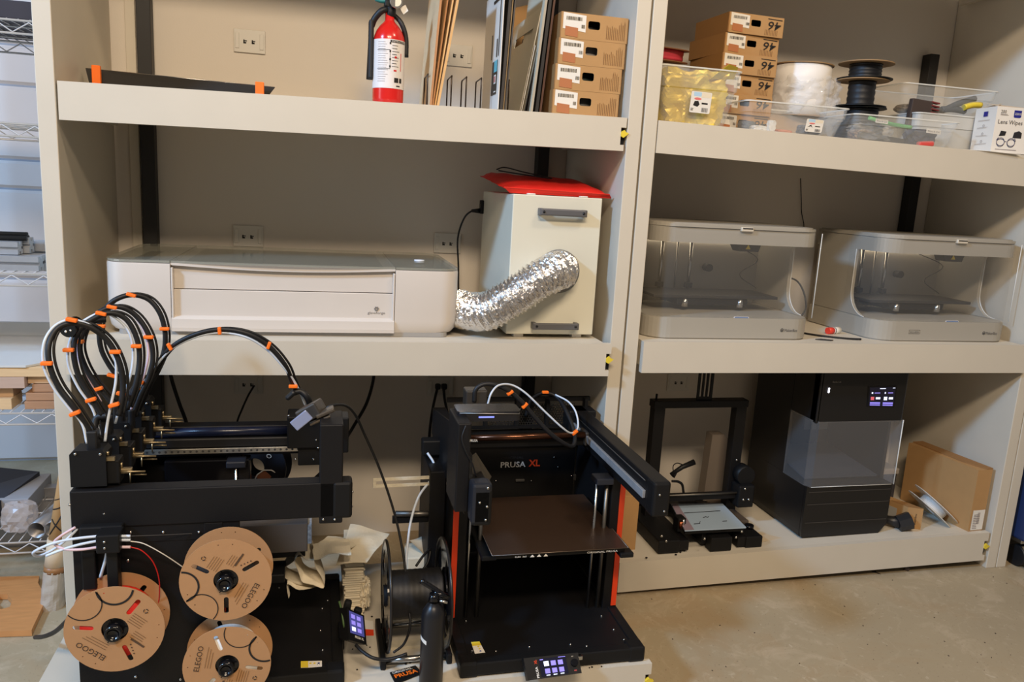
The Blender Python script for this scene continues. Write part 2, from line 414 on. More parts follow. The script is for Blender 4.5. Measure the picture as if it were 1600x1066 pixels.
def f(bb):
    q(bb, .0, .160, .05, .006)
    for z0 in (.155, .135, .115, .097): q(bb, -.002, z0, .004, .005)
    q(bb, -.035, .1405, .035, .0012); q(bb, -.035, .093, .035, .0012); q(bb, -.0008, .093, .001, .048)
    for zz in range(8): q(bb, .005, .152-zz*.0075, random.uniform(.012, .024), .0012)
    q(bb, .012, .060, .012, .012); q(bb, .027, .060, .008, .012); q(bb, .018, .050, .011, .003)
on_cyl(f, 'black_print', INK, lb)
def f(bb):
    for zz in range(18): q(bb, -.033, .160-zz*.0058, random.uniform(.02, .029), .0009)
on_cyl(f, 'grey_print', mat('grey_print', (150, 140, 138), .7), lb)
def f(bb):
    q(bb, .012, .121, .006, .005); q(bb, .010, .088, .008, .004); q(bb, .030, .09, .002, .045)
on_cyl(f, 'red_print', RED, lb)
def wrap_text(s, x, z, w, h):
    o = txt(s, (0, 0, 0), VX, VZ, w, h, None, t); vs = [_root[t.name] @ v.co for v in o.data.vertices]
    P = [Vector((ex+math.cos(-PI/2+(x+v.x)/R)*(R+.0016), ey+math.sin(-PI/2+(x+v.x)/R)*(R+.0016), ez+z+v.z)) for v in vs]
    fs = [list(p.vertices) for p in o.data.polygons]; bpy.data.objects.remove(o); mkobj('lettering', P, fs, [False]*len(fs), LAB, lb, {})
wrap_text('INSTRUCTIONS', .004, .161, .043, .004)
ezv = ez-.033
b = MB().lathe([(.012, .262), (.0135, .266), (.0135, .285), (.009, .29), (0, .29)], (ex+.002, ey, ezv)); b.obox((ex, ey, ezv+.293), (.03, .022, .02), (0, .15, 0), .004)
b.build('valve_head', BLACK, t)
b = MB().tube(sm([(ex-.038, ey-.004, ezv+.302), (ex-.02, ey-.004, ezv+.299), (ex+.004, ey, ezv+.303), (ex+.02, ey, ezv+.312)]), .0055, 8); b.build('carry_lever', mat('teal_lever', (42, 120, 122), .4), t, label='teal carry lever')
b = MB().obox((ex+.006, ey, ezv+.314), (.05, .018, .006), (0, -.2, 0), .002); b.build('squeeze_lever', BLACK, t)
g = MB().cyl((ex+.012, ey-.012, ezv+.298), (ex+.014, ey-.024, ezv+.298), .0165, 24).build('pressure_gauge', STEEL, t, label='round chrome pressure gauge')
MB().cyl((ex+.014, ey-.0238, ezv+.298), (ex+.014, ey-.0245, ezv+.298), .0125, 24).build('gauge_dial', mat('dial', (225, 215, 190), .3), g)
b = MB().tube(sm([(ex, ey, ezv+.28), (ex-.02, ey-.01, ezv+.275), (ex-.038, ey-.004, ezv+.255), (ex-.046, ey, ezv+.235)]), [.008]*19, 8)
b.cyl((ex-.046, ey, ezv+.25), (ex-.049, ey, ezv+.10), .0062, 12, .0085); b.obox((ex-.047, ey, ezv+.175), (.013, .03, .15), None, .005); b.build('hose_and_nozzle', BLACKR, t)
b = MB().tube(sm([(ex+.012, ey+.01, ezv+.27), (ex+.03, ey, ezv+.25), (ex+.043, ey, ezv+.215), (ex+.045, ey, ezv+.165)]), .0065, 8); b.build('strap', BLACKR, t)
b = MB().tube(sm([(ex+.02, ey-.01, ezv+.30), (ex+.045, ey-.02, ezv+.318), (ex+.05, ey-.02, ezv+.322)]), .0007, 5)
b.plate([(ex+.024, ey-.012, ezv+.285), (ex+.034, ey-.012, ezv+.27), (ex+.046, ey-.015, ezv+.28), (ex+.038, ey-.015, ezv+.294)], (0, .0006, 0)); b.build('pull_tag', PAPER, t)

t.scale = (1.1, 1.1, 1.08)
# wire sorter
WIRE = mat('dark_wire', (70, 60, 52), .35, .7)
xs = [U(px, 150, Y=.14).x for px in (666, 703, 726, 749, 792, 826)]
t = thing('wire_sorter', 'dark wire file sorter holding plywood and mat boards upright', 'rack', ((xs[0]+xs[-1])/2, .2, zt(1.1)))
def zw(x): return zt(x)+.003
for x in xs:
    b = MB(); za = zw(x); b.tube([(x, .12, za), (x, .12, za+.088), (x+.001, .124, za+.094), (x+.004, .22, za+.094), (x+.004, .224, za+.088), (x+.004, .224, za)], .0022, 6); b.build('divider_loop', WIRE, t)
b = MB()
for y in (.09, .13, .24, .3): b.tube([(xs[0]-.01, y, zw(xs[0])), (xs[-1]+.08, y, zw(xs[-1]+.08))], .0022, 6)
for x in (xs[0]-.01, xs[-1]+.08): b.tube([(x, .08, zw(x)), (x, .3, zw(x))], .0022, 6)
b.build('wire_base', WIRE, t)

# sheets standing in the sorter: (x at base, lean in x over height, y front, y back, height, thickness)
def sheet(name, label, cat, x, lean, yf, yb, h, th, m, group=None, z0=None, edge=None, build=True):
    z0 = zt(x)+.0055 if z0 is None else z0
    t = thing(name, label, cat, (x, (yf+yb)/2, z0), group=group)
    dx = lean
    b = MB(); b.plate([(x, yf, z0), (x, yb, z0), (x+dx, yb, z0+h), (x+dx, yf, z0+h)], (th, 0, 0))
    b.build('panel', m, t)
    b = MB(); b.plate([(x-.0002, yf-.0012, z0-.0002), (x+dx-.0002, yf-.0012, z0+h), (x+dx+th, yf-.0012, z0+h), (x+th, yf-.0012, z0-.0002)], (0, .0011, 0))
    b.build('front_edge', edge or m, t)
    return t
px0 = U(671, 153, Y=.085).x
WOODE = [mat('ply_edge_a', (214, 168, 110), .7, var=.15, scale=30), mat('ply_edge_b', (180, 128, 84), .7, var=.15, scale=30)]
sheet('plywood_sheet', 'plywood sheet nearest the fire extinguisher, its broad pale face showing', 'plywood', px0, .022, .075, .34, .34, .006, WOODL, 'plywood sheets in the sorter', edge=WOODE[1])
sheet('plywood_sheet', 'thin plywood sheet second from the left in the wire sorter', 'plywood', px0+.0085, .037, .085, .33, .34, .004, WOODL, 'plywood sheets in the sorter', edge=WOODE[1])
sheet('plywood_sheet', 'thin plywood sheet third from the left in the wire sorter', 'plywood', px0+.015, .047, .085, .34, .34, .004, WOODL, 'plywood sheets in the sorter', edge=WOODE[0])
sheet('plywood_sheet', 'thickest plywood sheet, rightmost of the bare wood in the sorter', 'plywood', px0+.021, .055, .08, .33, .35, .0065, WOODL, 'plywood sheets in the sorter', edge=WOODE[0])
# mat boards
MBW = mat('mat_white', (222, 216, 206), .5); GREYB = mat('grey_beige_board', (206, 196, 172), .6); BLKB = mat('black_board', (38, 35, 33), .5)
mx = U(778, 157, Y=.05).x
def bl(bx, tx, y, by=165, ty=0):
    p = U(bx, by, Y=y); q_ = U(tx, ty, Y=y); return p.x, (q_.x-p.x)/(q_.z-p.z)
def frame_sheet(name, label, x, lean, yf, yb, h, th, m, win, edge, z0=None, cat='board'):
    """upright board with a window cut out (y0,y1,z0,z1 in board metres from the lower front corner)"""
    z0 = zt(x)+.0055 if z0 is None else z0
    t = thing(name, label, cat, (x, (yf+yb)/2, z0))
    L = math.hypot(lean, h); up = Vector((lean/L, 0, h/L))
    b = MB(); W = yb-yf; loops = [[(0, 0), (W, 0), (W, L), (0, L)]]
    for wn in win: loops.append([(wn[0], wn[2]), (wn[1], wn[2]), (wn[1], wn[3]), (wn[0], wn[3])])
    b.prism(loops, (x, yf, z0), VY, up, (th, 0, 0)); b.build('panel', m, t)
    b = MB(); b.plate([(x, yf-.0012, z0), Vector((x, yf-.0012, z0))+up*L, Vector((x+th, yf-.0012, z0))+up*L, (x+th, yf-.0012, z0)], (0, .0011, 0)); b.build('front_edge', edge, t)
    return t, up
t, up = frame_sheet('picture_mat', 'white picture mat with black edges and a printed label, leaning in the sorter', mx, bl(778, 787.5, .05)[1]*.34, .05, .29, .34, .0025, MBW, [], MBW)
O = Vector((mx-.0008, .05, zt(mx)+.0055))
def onb(y, z): return O+VY*y+up*z
def strip(y0, y1, z0, z1, m, name, par, off=.0005):
    b = MB(); o = Vector((-off, 0, 0)); b.plate([onb(y0, z0)+o, onb(y1, z0)+o, onb(y1, z1)+o, onb(y0, z1)+o], (-.0003, 0, 0)); return b.build(name, m, par)
strip(.022, .03, .15, .315, BLKB, 'black_border', t); strip(.022, .125, .307, .315, BLKB, 'black_border', t); strip(.115, .125, .15, .22, BLKB, 'black_border', t); strip(.045, .055, .15, .20, BLKB, 'black_border', t)
lab = strip(.03, .10, .045, .14, BLKB, 'sticker', t); strip(.03, .07, .108, .14, mat('sticker_teal', (90, 175, 190), .5), 'sticker_band', lab, .0012); strip(.04, .065, .075, .100, PAPER, 'sticker_panel', lab, .0012)
strip(.044, .061, .079, .096, mat('sticker_red', (190, 110, 105), .6), 'sticker_print', lab, .0018); strip(.035, .06, .051, .054, PAPER, 'sticker_text', lab, .0012)
gx = U(838, 163, Y=.1).x
for (nm, lab_, bx, tx, yf, yb, h, th, m, win, ed, ty) in (
    ('black_board', 'black board directly behind the white picture mat', 781, 795, .05, .2, .35, .008, BLKB, [], mat('black_edge', (52, 47, 44), .5), 0),
    ('dark_board', 'thin tan-edged board between two dark boards in the sorter', 786, 800.5, .055, .21, .35, .003, GREYB, [], mat('tan_edge', (150, 128, 96), .6), 0),
    ('dark_board', 'dark grey board rightmost of the pack leaning on the picture mat', 788.5, 804, .05, .24, .36, .004, BLKB, [], mat('darkgrey_edge', (70, 64, 58), .5), 0),
    ('offcut_board', 'pale grey board with an angular cut-out, centre of the sorter', 812, 847, .1, .43, .30, .003, GREYB, [(.05, .27, .225, .252)], mat('pale_edge', (200, 192, 176), .5), 0),
    ('acrylic_sheet', 'short thin black sheet in front of the pale cut-out board', 814.5, 838, .09, .3, .19, .002, BLKB, [], MBW, 52),
    ('acrylic_sheet', 'thin grey-edged sheet just right of the short black sheet', 819, 843, .085, .3, .2, .0025, GREYB, [], BLKB, 52),
    ('acrylic_sheet', 'thin black sheet left of the bright-edged board near the cartons', 824, 846, .085, .3, .24, .0025, BLKB, [], BLKB, 30),
    ('offcut_board', 'pale board with its bright front edge turned out near the cartons', 829, 851, .07, .28, .36, .007, GREYB, [], mat('bright_edge', (168, 158, 140), .5), 0),
    ('dark_board', 'near-black board beside the carton stack, second from the cartons', 836.5, 857, .07, .26, .36, .009, BLKB, [], BLKB, 0),
    ('dark_board', 'brown-edged dark board right beside the carton stack', 843, 864, .075, .24, .36, .006, BLKB, [], mat('redbrown_edge', (84, 56, 44), .5), 0)):
    x_, sl = bl(bx, tx, yf, ty=ty)
    frame_sheet(nm, lab_, x_, sl*h, yf, yb, h, th, m, win, ed)
MB().plate([(gx-.055, .44, zt(gx)+.001), (gx+.055, .44, zt(gx)+.001), (gx+.055, .44, zt(gx)+.385), (gx-.055, .44, zt(gx)+.35)], (0, .004, 0)).build('cardboard_sheet', CARD, label='brown cardboard sheet standing at the back behind the leaning boards', cat='cardboard')

# cartons
BLKF = mat('black_filament', (18, 18, 19), .35)
def carton(px_pts, y, depth, label, group, i, marks=None, skew=0, film=BLKF, backshift=0):
    """px_pts: x0,x1,z0,z1 world front face"""
    x0, x1, z0, z1 = px_pts
    t = thing('filament_carton', label, 'box', ((x0+x1)/2, y, z0), group=group)
    W, H = x1-x0, z1-z0
    wx0, wx1, wz0, wz1 = W*.40, W*.58, H*.42, H*.74
    hole = [(x+W*.0, z) for (x, z) in rrect(wx0, wx1, wz0, wz1, H*.08, 3)]
    ex_ = Vector((1, skew, 0)).normalized(); O = Vector((x0, y, z0)); ey_ = Vector((-ex_.y+backshift, 1, 0)).normalized()
    b = MB(); b.prism([[(0, 0), (W, 0), (W, H), (0, H)], hole], O, ex_, VZ, ey_*.002)
    b.build('front_panel', CARD, t)
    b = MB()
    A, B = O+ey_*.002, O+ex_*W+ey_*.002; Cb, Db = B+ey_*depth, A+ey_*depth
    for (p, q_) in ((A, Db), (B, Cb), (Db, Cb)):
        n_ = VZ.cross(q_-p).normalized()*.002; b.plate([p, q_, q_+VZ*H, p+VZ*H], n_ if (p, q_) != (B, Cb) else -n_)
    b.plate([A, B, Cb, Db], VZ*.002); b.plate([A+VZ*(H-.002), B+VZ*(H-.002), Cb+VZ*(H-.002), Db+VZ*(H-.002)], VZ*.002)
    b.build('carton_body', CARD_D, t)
    c = O+ex_*(W*.5)+ey_*(.02+W*.45)+VZ*(H*.12)
    MB().cyl(c, c+VZ*H*.7, W*.42, 24).build('filament_spool', film, t, label='dark spool seen through the handle hole')
    nrm = -ey_
    def at(u, v): return O+ex_*(u*W)+VZ*(v*H)-ey_*.0007
    b = MB(); b.plate([at(.02, .98), at(.02, .38), at(.12, .38), at(.12, .46), at(.37, .30), at(.37, .92)], ey_*.0006)
    b = MB(); b.plate([at(.025, .36), at(.365, .28), at(.365, .92), at(.025, .98)], ey_*.0006); lb = b.build('label_sticker', PAPER, t, label='white barcode label')
    b = MB(); barcode(b, at(.07, .70)-ey_*.0002, ex_, VZ, W*.24, H*.14, 14); barcode(b, at(.30, .42)-ey_*.0002, ex_, VZ, W*.05, H*.14, 4); b.build('barcode', INK, lb)
    if marks is None or marks == 'r':
        b = MB(); b.plate([at(.06, .10), at(.25, .06), at(.25, .42), at(.06, .46)], ey_*.0005-ey_*.0009); b.build('tape_patch', mat('red_brown_patch', (176, 112, 72), .8), t, label='reddish stamp patch')
    if marks is None:
        b = MB()
        for k in range(11):
            u = .68+k*.027; h0 = .55 if k < 7 else .8
            b.add([at(u, .10)-ey_*.0001, at(u+.009, .10)-ey_*.0001, at(u+.009, .10+h0*random.uniform(.7, 1))-ey_*.0001, at(u, .10+h0*random.uniform(.7, 1))-ey_*.0001], [[0, 1, 2, 3]])
        b.build('printed_text', INKB, t)
    else:
        b = MB()
        for k in range(9):
            u = .66+k*.028; b.add([at(u, .06)-ey_*.0001, at(u+.008, .06)-ey_*.0001, at(u+.008, .34)-ey_*.0001, at(u, .34)-ey_*.0001], [[0, 1, 2, 3]])
        b.build('printed_text', INKB, t)
        txt('46', at(.95, .76)-ey_*.0004, -ex_, -VZ, W*.24, H*.42, INK, t, 'handwriting', bold=.004, slant=.15)
        b = MB(); b.add([at(.70, .86)-ey_*.0002, at(.97, .84)-ey_*.0002, at(.97, .88)-ey_*.0002, at(.70, .90)-ey_*.0002], [[0, 1, 2, 3]]); b.build('pen_stroke', INK, t)
    return t
rows = [((877, 983), 16, 66, 'topmost carton of the left stack beside the boards, with barcode label'),
        ((873, 980), 57, 106, 'second carton from the top of the left stack of four'),
        ((868, 976), 98, 142, 'third carton from the top of the left stack of four'),
        ((864, 974), 138, 181, 'lowest carton of the left stack, resting on the top left shelf')]
zl = [U(870, p, Y=.05).z for p in (16, 57, 97, 137)]; zbase = zt(1.41)
hs = [.068]*4; zz = zbase; levels = []
H4 = (zl[0]-zbase)/4
for i in range(4): levels.append((zbase+H4*i, zbase+H4*(i+1)-.0006))
for i, (xp, pt_, pb, label) in enumerate(rows):
    lv = levels[3-i]; xa = U(xp[0], (pt_+pb)/2, Y=.05).x; xb_ = xa+.203
    fm = (BLKF, mat('silver_filament', (150, 145, 140), .3), mat('green_black', (24, 40, 34), .4), mat('grey_filament', (98, 96, 94), .5))[i]
    carton((xa, xb_, lv[0], lv[1]), .05, .23, label, 'filament cartons on the left unit', i, film=fm, backshift=0)

# ================================================================== MIDDLE LEFT SHELF
GF = mat('cutter_shell', (208, 199, 189), .35); zg = zm(.5)
t = thing('laser_cutter', 'wide white laser cutter with a glass lid on the middle left shelf', 'laser cutter', (.566, .3, zm(.1)))
gx0, gx1, gy0, gy1 = .080, 1.046, .03, .545
def zG(x): return zm(x)
zb0 = min(zm(gx0), zm(gx1))+.014; zT = U(268, 405, Y=gy0).z
zT = 1.076
b = MB(); b.prism([rrect(gx0+.03, gx1-.03, gy0+.012, gy1-.03, .02, 4)], (0, 0, min(zm(gx0), zm(gx1))+.001), VX, VY, (0, 0, .014)); b.build('foot_frame', mat('foot_grey', (150, 146, 140), .5), t)
dx0, dx1 = U(267, 450, Y=gy0).x, U(617, 460, Y=gy0).x
# shell with tapered lower edge: stack of outlines
def shell(x0, x1, y0, y1, r, z0, z1, flare, ins, cl, cr):
    n = 6; vs = []; fs = []
    for (z, k) in ((z0, ins), (z0+.012, ins*.35), (z0+.035, .0), (z1-.006, -flare*.0), (z1, .001)):
        o = rrect(x0+(k if cl else 0), x1-(k if cr else 0), y0+k, y1-k, r, n, (cl, cr, cr, cl)); vs.append([(p[0], p[1], z) for p in o])
    m = len(vs[0]); V = [p for l in vs for p in l]
    for i in range(len(vs)-1): fs += [[i*m+j, i*m+(j+1) % m, (i+1)*m+(j+1) % m, (i+1)*m+j] for j in range(m)]
    fs += [list(range(m))[::-1], list(range((len(vs)-1)*m, len(vs)*m))]
    return V, fs
for (a, c, cl, cr, nm) in ((gx0, dx0-.0012, 1, 0, 'left_housing'), (dx1+.0012, gx1, 0, 1, 'right_housing')):
    V, Fs = shell(a, c, gy0, gy1, .055, zb0, zT-.008, 0, .012, cl, cr); MB().add(V, Fs).build(nm, GF, t)
o = bpy.data.objects['left_housing']
for nm in ('left_housing', 'right_housing'):
    me = bpy.data.objects[nm].data
    for p in me.polygons: p.use_smooth = abs(p.normal.z) < .6
    try: me.set_sharp_from_angle(angle=.6)
    except Exception: pass
MB().box(dx0, dx1, gy0+.03, gy1, zb0, zT-.01).build('bed_housing', GF, t)
b = MB(); zc = zT-.078   # upper door panel, concave towards the bottom
b.box(dx0, dx1, gy0+.018, gy0+.03, zc+.001, zT-.010, .001); b.build('upper_front_panel', GF, t)
b = MB(); W2 = .004
b.prism([(0, 0), (.0, .034), (-.004, .036), (.012, .040), (.016, .044), (.016, zc-zb0-.002), (.03, zc-zb0-.002), (.03, 0)], (dx0, gy0-.0, zb0), VY, VZ, (dx1-dx0, 0, 0))
b = MB(); b.box(dx0, dx1, gy0+.012, gy0+.03, zb0, zc-.001, .001); dr = b.build('lower_front_door', GF, t)
b = MB(); b.prism([(.012, .0), (-.002, .0), (-.004, .010), (-.003, .034), (.004, .040), (.012, .042)], (dx0, gy0+.0, zb0), VY, VZ, (dx1-dx0, 0, 0)); b.build('door_lip', GF, t)
b = MB()
for xx in (dx0, dx1-.006): b.box(xx, xx+.006, gy0, gy0+.014, zb0, zT-.018, .002)
b.build('door_jamb', GF, t)
EM = mat('emblem_grey', (120, 116, 112), .5)
lx = U(588, 490, Y=gy0+.011)
txt('glowforge', (lx.x-.025, gy0+.0115, lx.z-.004), VX, VZ, .050, .0095, EM, dr, bold=.0)
b = MB()
for k in range(6):
    a = k*PI/3; c = Vector((lx.x, gy0+.0105, lx.z+.014)); b.cyl(c+Vector((math.cos(a)*.0045, 0, math.sin(a)*.0045)), c+Vector((math.cos(a)*.0045, -.0006, math.sin(a)*.0045)), .0024, 10)
b.build('emblem', EM, dr)
arc = [(dx0+(dx1-dx0)*k/16, zT-.012-.010*math.sin(PI*k/16)) for k in range(17)]
MB().prism([[(dx0, zT-.006)]+arc+[(dx1, zT-.006)]], (0, gy0+.004, 0), VX, VZ, (0, .016, 0)).build('lid_handle_lip', GF, t, label='bowed lip under the front edge of the lid')
GLASSL = mat('tinted_glass_lid', (120, 122, 112), .06, coat=.3, spec=.9)
# lid: rounded glass plate in three sections, thickness visible as a bright rim
LG = mat('lid_glass', (176, 176, 162), .07, spec=.9, alpha=.5)
for (a, c, cl, cr, nm) in ((gx0+.001, dx0-.002, 1, 0, 'left_lid_glass'), (dx0+.0, dx1, 0, 0, 'centre_lid_glass'), (dx1+.002, gx1-.001, 0, 1, 'right_lid_glass')):
    if nm[0] == 'c':
        pts = [(a, gy0+.005)]+[(a+(c-a)*k/12, gy0+.005-.012*math.sin(PI*k/12)) for k in range(1, 12)]+[(c, gy0+.005), (c, gy1), (a, gy1)]
    else: pts = rrect(a, c, gy0+.002, gy1, .055, 6, (cl, cr, cr, cl))
    MB().prism([pts], (0, 0, zT-.006), VX, VY, (0, 0, .006)).build(nm, LG, t)
MB().box(gx0+.02, dx0-.01, gy0+.02, gy1-.02, zT-.0078, zT-.0065).build('left_deck', mat('deck_white', (206, 200, 188), .4), t)
MB().box(dx1+.01, gx1-.02, gy0+.02, gy1-.02, zT-.0078, zT-.0065).build('right_deck', mat('deck_grey', (120, 118, 112), .4), t)
MB().box(dx0+.03, dx1-.03, gy0+.05, gy1-.05, zT-.0098, zT-.0065).build('lid_window', mat('lid_window_dark', (86, 84, 76), .3), t, label='darker viewing window in the lid')
MB().box(gx0+.06, dx0-.07, gy0+.09, gy1-.2, zT-.0064, zT-.006).build('vent_panel', mat('deck_dark', (70, 66, 60), .4), t)
MB().cyl((U(655, 408, Z=zT).x, U(655, 408, Z=zT).y, zT), (U(655, 408, Z=zT).x, U(655, 408, Z=zT).y, zT+.004), .016, 20).build('power_button', mat('button_white', (235, 240, 250), .3), t, label='round white start button')

# filter box
fx0, fx1, fy0, fy1 = 1.197, 1.477, .05, .49
zf = zm(1.33)
FB = mat('filter_box_white', (214, 210, 192), .35)
t = thing('filter_box', 'tall white exhaust filter box with two grey handles beside the laser cutter', 'filter box', (1.337, .27, zf))
MB().box(fx0, fx1, fy0, fy1, zf+.012, 1.303, .003).build('cabinet', FB, t)
for (x, y) in ((fx0+.03, fy0+.02), (fx1-.06, fy0+.02), (fx0+.03, fy1-.05), (fx1-.06, fy1-.05)): MB().box(x, x+.03, y, y+.03, zf, zf+.013).build('foot', WHITE, t)
HG = mat('handle_grey', (92, 91, 92), .4)
for (px, py) in ((877, 332), (865, 508)):
    c = U(px, py, Y=fy0)
    b = MB(); b.box(c.x-.072, c.x+.072, fy0-.03, fy0-.022, c.z-.0105, c.z+.0105, .004)
    for s in (-1, 1): b.box(c.x+s*.068-.006, c.x+s*.068+.006, fy0-.028, fy0, c.z-.0105, c.z+.0105, .002)
    h = b.build('handle', HG, t, label='dark grey bar handle'); screws([(c.x-.062, fy0-.0305, c.z), (c.x+.062, fy0-.0305, c.z)], (0, -1, 0), .004, h, BLACKG, 'handle_screws')
pc = U(872, 424, Y=fy0)
MB().lathe([(.057, -.001), (.067, -.001), (.067, .006), (.057, .006)], (pc.x, fy0, pc.z), (0, -1, 0), 32).build('hose_port', mat('port_grey', (120, 118, 112), .4), t, label='dark ring port in the front')
for px in (830, 912):
    c = U(px, 306, Y=.06); MB().box(c.x-.012, c.x+.012, .052, .075, 1.303, 1.307, .002).build('lid_latch', WHITE, t)
c = U(755, 327, X=fx0); MB().box(fx0-.012, fx0, c.y-.012, c.y+.012, 1.225, 1.272, .003).build('power_inlet', BLACK, t)
c = Vector((fx0-.012, c.y, 1.235))
p = [c, c+Vector((-.03, -.01, -.002)), c+Vector((-.055, 0, -.03)), c+Vector((-.07, .02, -.1)), c+Vector((-.062, .03, -.2)), c+Vector((-.055, .04, -.3)), c+Vector((-.04, .05, -.36))]
b = MB().tube(sm(p, 6), .0032, 8); b.tube([p[0], p[0]+Vector((-.03, -.008, -.001))], [.009, .005], 8)
b.build('power_cord', BLACKR, label='black power cord hanging down the left side of the filter box', cat='cable')

# foil duct
FOIL = mat('foil', (232, 229, 226), .2, .95, bump=1.0, bscale=90)
ctrl = [U(702, 488, Y=.24), U(715, 482, Y=.17), U(735, 487, Y=.09), U(762, 486, Y=.03), U(790, 471, Y=.01), U(815, 456, Y=.00), U(843, 437, Y=-.005), U(866, 425, Y=.01), U(877, 422, Y=.045)]
path = sm(ctrl, 9); n = 40; P = path
prof = []; T = []
vs = []; fs = []; m = len(P); x = None; dist = 0
rings = []; step = .0026
acc = [0]
for i in range(1, m): acc.append(acc[-1]+(P[i]-P[i-1]).length)
K = int(acc[-1]/step); import bisect
def along(d):
    i = min(max(bisect.bisect_left(acc, d), 1), m-1); tt = (d-acc[i-1])/max(1e-9, acc[i]-acc[i-1]); return P[i-1].lerp(P[i], tt)
tprev = (along(.01)-along(0)).normalized(); x = tprev.orthogonal().normalized()
for k in range(K):
    d = acc[-1]*k/(K-1); c = along(d); tn = (along(min(acc[-1], d+.012))-along(max(0, d-.012))).normalized()
    x = (x-tn*x.dot(tn)).normalized(); y = tn.cross(x)
    for j in range(n):
        a = 2*PI*j/n; ph = d/.0135*2*PI+a
        dd = x*math.cos(a)+y*math.sin(a); pp = c+dd*.06
        cr = noise.noise(pp*75)*.0032+noise.noise(pp*170)*.0022
        sharp = abs(math.sin(ph/2))
        amp = min(1, max(.35, (d-.05)/.05))
        vs.append(c+dd*(.057+(.0036*(1-sharp*2))+cr*amp))
fs = [[i*n+j, i*n+(j+1) % n, (i+1)*n+(j+1) % n, (i+1)*n+j] for i in range(K-1) for j in range(n)]
MB().add(vs, fs, False).build('foil_duct', FOIL, label='silver foil duct hose curving from the laser cutter into the filter box', cat='duct hose')
# clear bag under duct
b = MB(); q0 = [U(762, 510, Z=zm(1.1)+.002), U(800, 500, Z=zm(1.1)+.002), U(790, 518, Z=zm(1.1)+.002), U(768, 517, Z=zm(1.1)+.002)]
N = 8; vs = []
for i in range(N+1):
    for j in range(N+1):
        p_ = q0[0].lerp(q0[1], i/N).lerp(q0[3].lerp(q0[2], i/N), j/N); vs.append(p_+VZ*(.002+abs(noise.noise(p_*40))*.012))
b.add(vs, [[i*(N+1)+j, i*(N+1)+j+1, (i+1)*(N+1)+j+1, (i+1)*(N+1)+j] for i in range(N) for j in range(N)], True)
b.build('plastic_bag', FROST, label='crumpled clear plastic bag under the foil duct', cat='bag')

# red bag on the filter box
t = thing('red_pouch', 'flat red pouch with printed text and a black cord on top of the filter box', 'pouch', (1.35, .2, 1.304))
N = 22; vs = []; M_ = 14
A, B_, C_, D_ = Vector((1.195, .075, 1.308)), Vector((1.505, .07, 1.308)), Vector((1.50, .34, 1.345)), Vector((1.15, .34, 1.352))
def pouch(dz, k):
    out = []
    for i in range(N+1):
        for j in range(M_+1):
            u, v = i/N, j/M_; p_ = A.lerp(B_, u).lerp(D_.lerp(C_, u), v)
            e = min(1, 6*min(u, 1-u, v*1.3, (1-v)*1.3))
            h = (.021+.006*noise.noise(Vector((u*4, v*3, 1))))*math.sqrt(max(0, e)) + .003*noise.noise(Vector((u*14, v*10, 3)))
            out.append(p_+VZ*(h*k+dz))
    return out
top = pouch(.001, 1); bot = pouch(0, .0)
b = MB(); G = [[i*(M_+1)+j, i*(M_+1)+j+1, (i+1)*(M_+1)+j+1, (i+1)*(M_+1)+j] for i in range(N) for j in range(M_)]
b.add(top+[Vector((p_.x, p_.y, 1.3045)) for p_ in bot], G+[[q_+len(top) for q_ in g] for g in G], True)
rim = [i*(M_+1) for i in range(N+1)]
b.add(top+[Vector((p_.x, p_.y, 1.3045)) for p_ in bot], [[rim[i], rim[i+1], rim[i+1]+len(top), rim[i]+len(top)] for i in range(N)])
b.build('pouch_body', mat('red_fabric', (214, 34, 24), .5, bump=.3, bscale=80), t)
b = MB(); b.plate([(1.17, .06, 1.322), (1.50, .055, 1.318), (1.515, .075, 1.306), (1.19, .07, 1.307)], (0, .0, -.002)); b.build('folded_edge', mat('red_fabric_bright', (236, 48, 30), .5), t)
b = MB()
for r_ in range(7):
    for k in range(26):
        u = .30+k*.022; v = .35+r_*.08
        if random.random() < .2: continue
        i0, j0 = u*N, v*M_; p_ = top[int(i0)*(M_+1)+int(j0)]+VZ*.0012
        p_ = Vector((A.lerp(B_, u).lerp(D_.lerp(C_, u), v).x, A.lerp(B_, u).lerp(D_.lerp(C_, u), v).y, p_.z+.001))
        b.add([p_, p_+VX*.005, p_+VX*.005+VY*.006, p_+VY*.006], [[0, 1, 2, 3]])
b.build('printed_text', mat('print_dark_red', (110, 34, 34), .7), t)
p0 = [Vector((1.20, .31, 1.376)), Vector((1.23, .32, 1.384)), Vector((1.28, .27, 1.372)), Vector((1.35, .18, 1.356)), Vector((1.26, .23, 1.364)), Vector((1.20, .28, 1.372))]
MB().tube(sm(p0, 6), .0022, 6).build('cord', BLACKR, t, label='black cord')
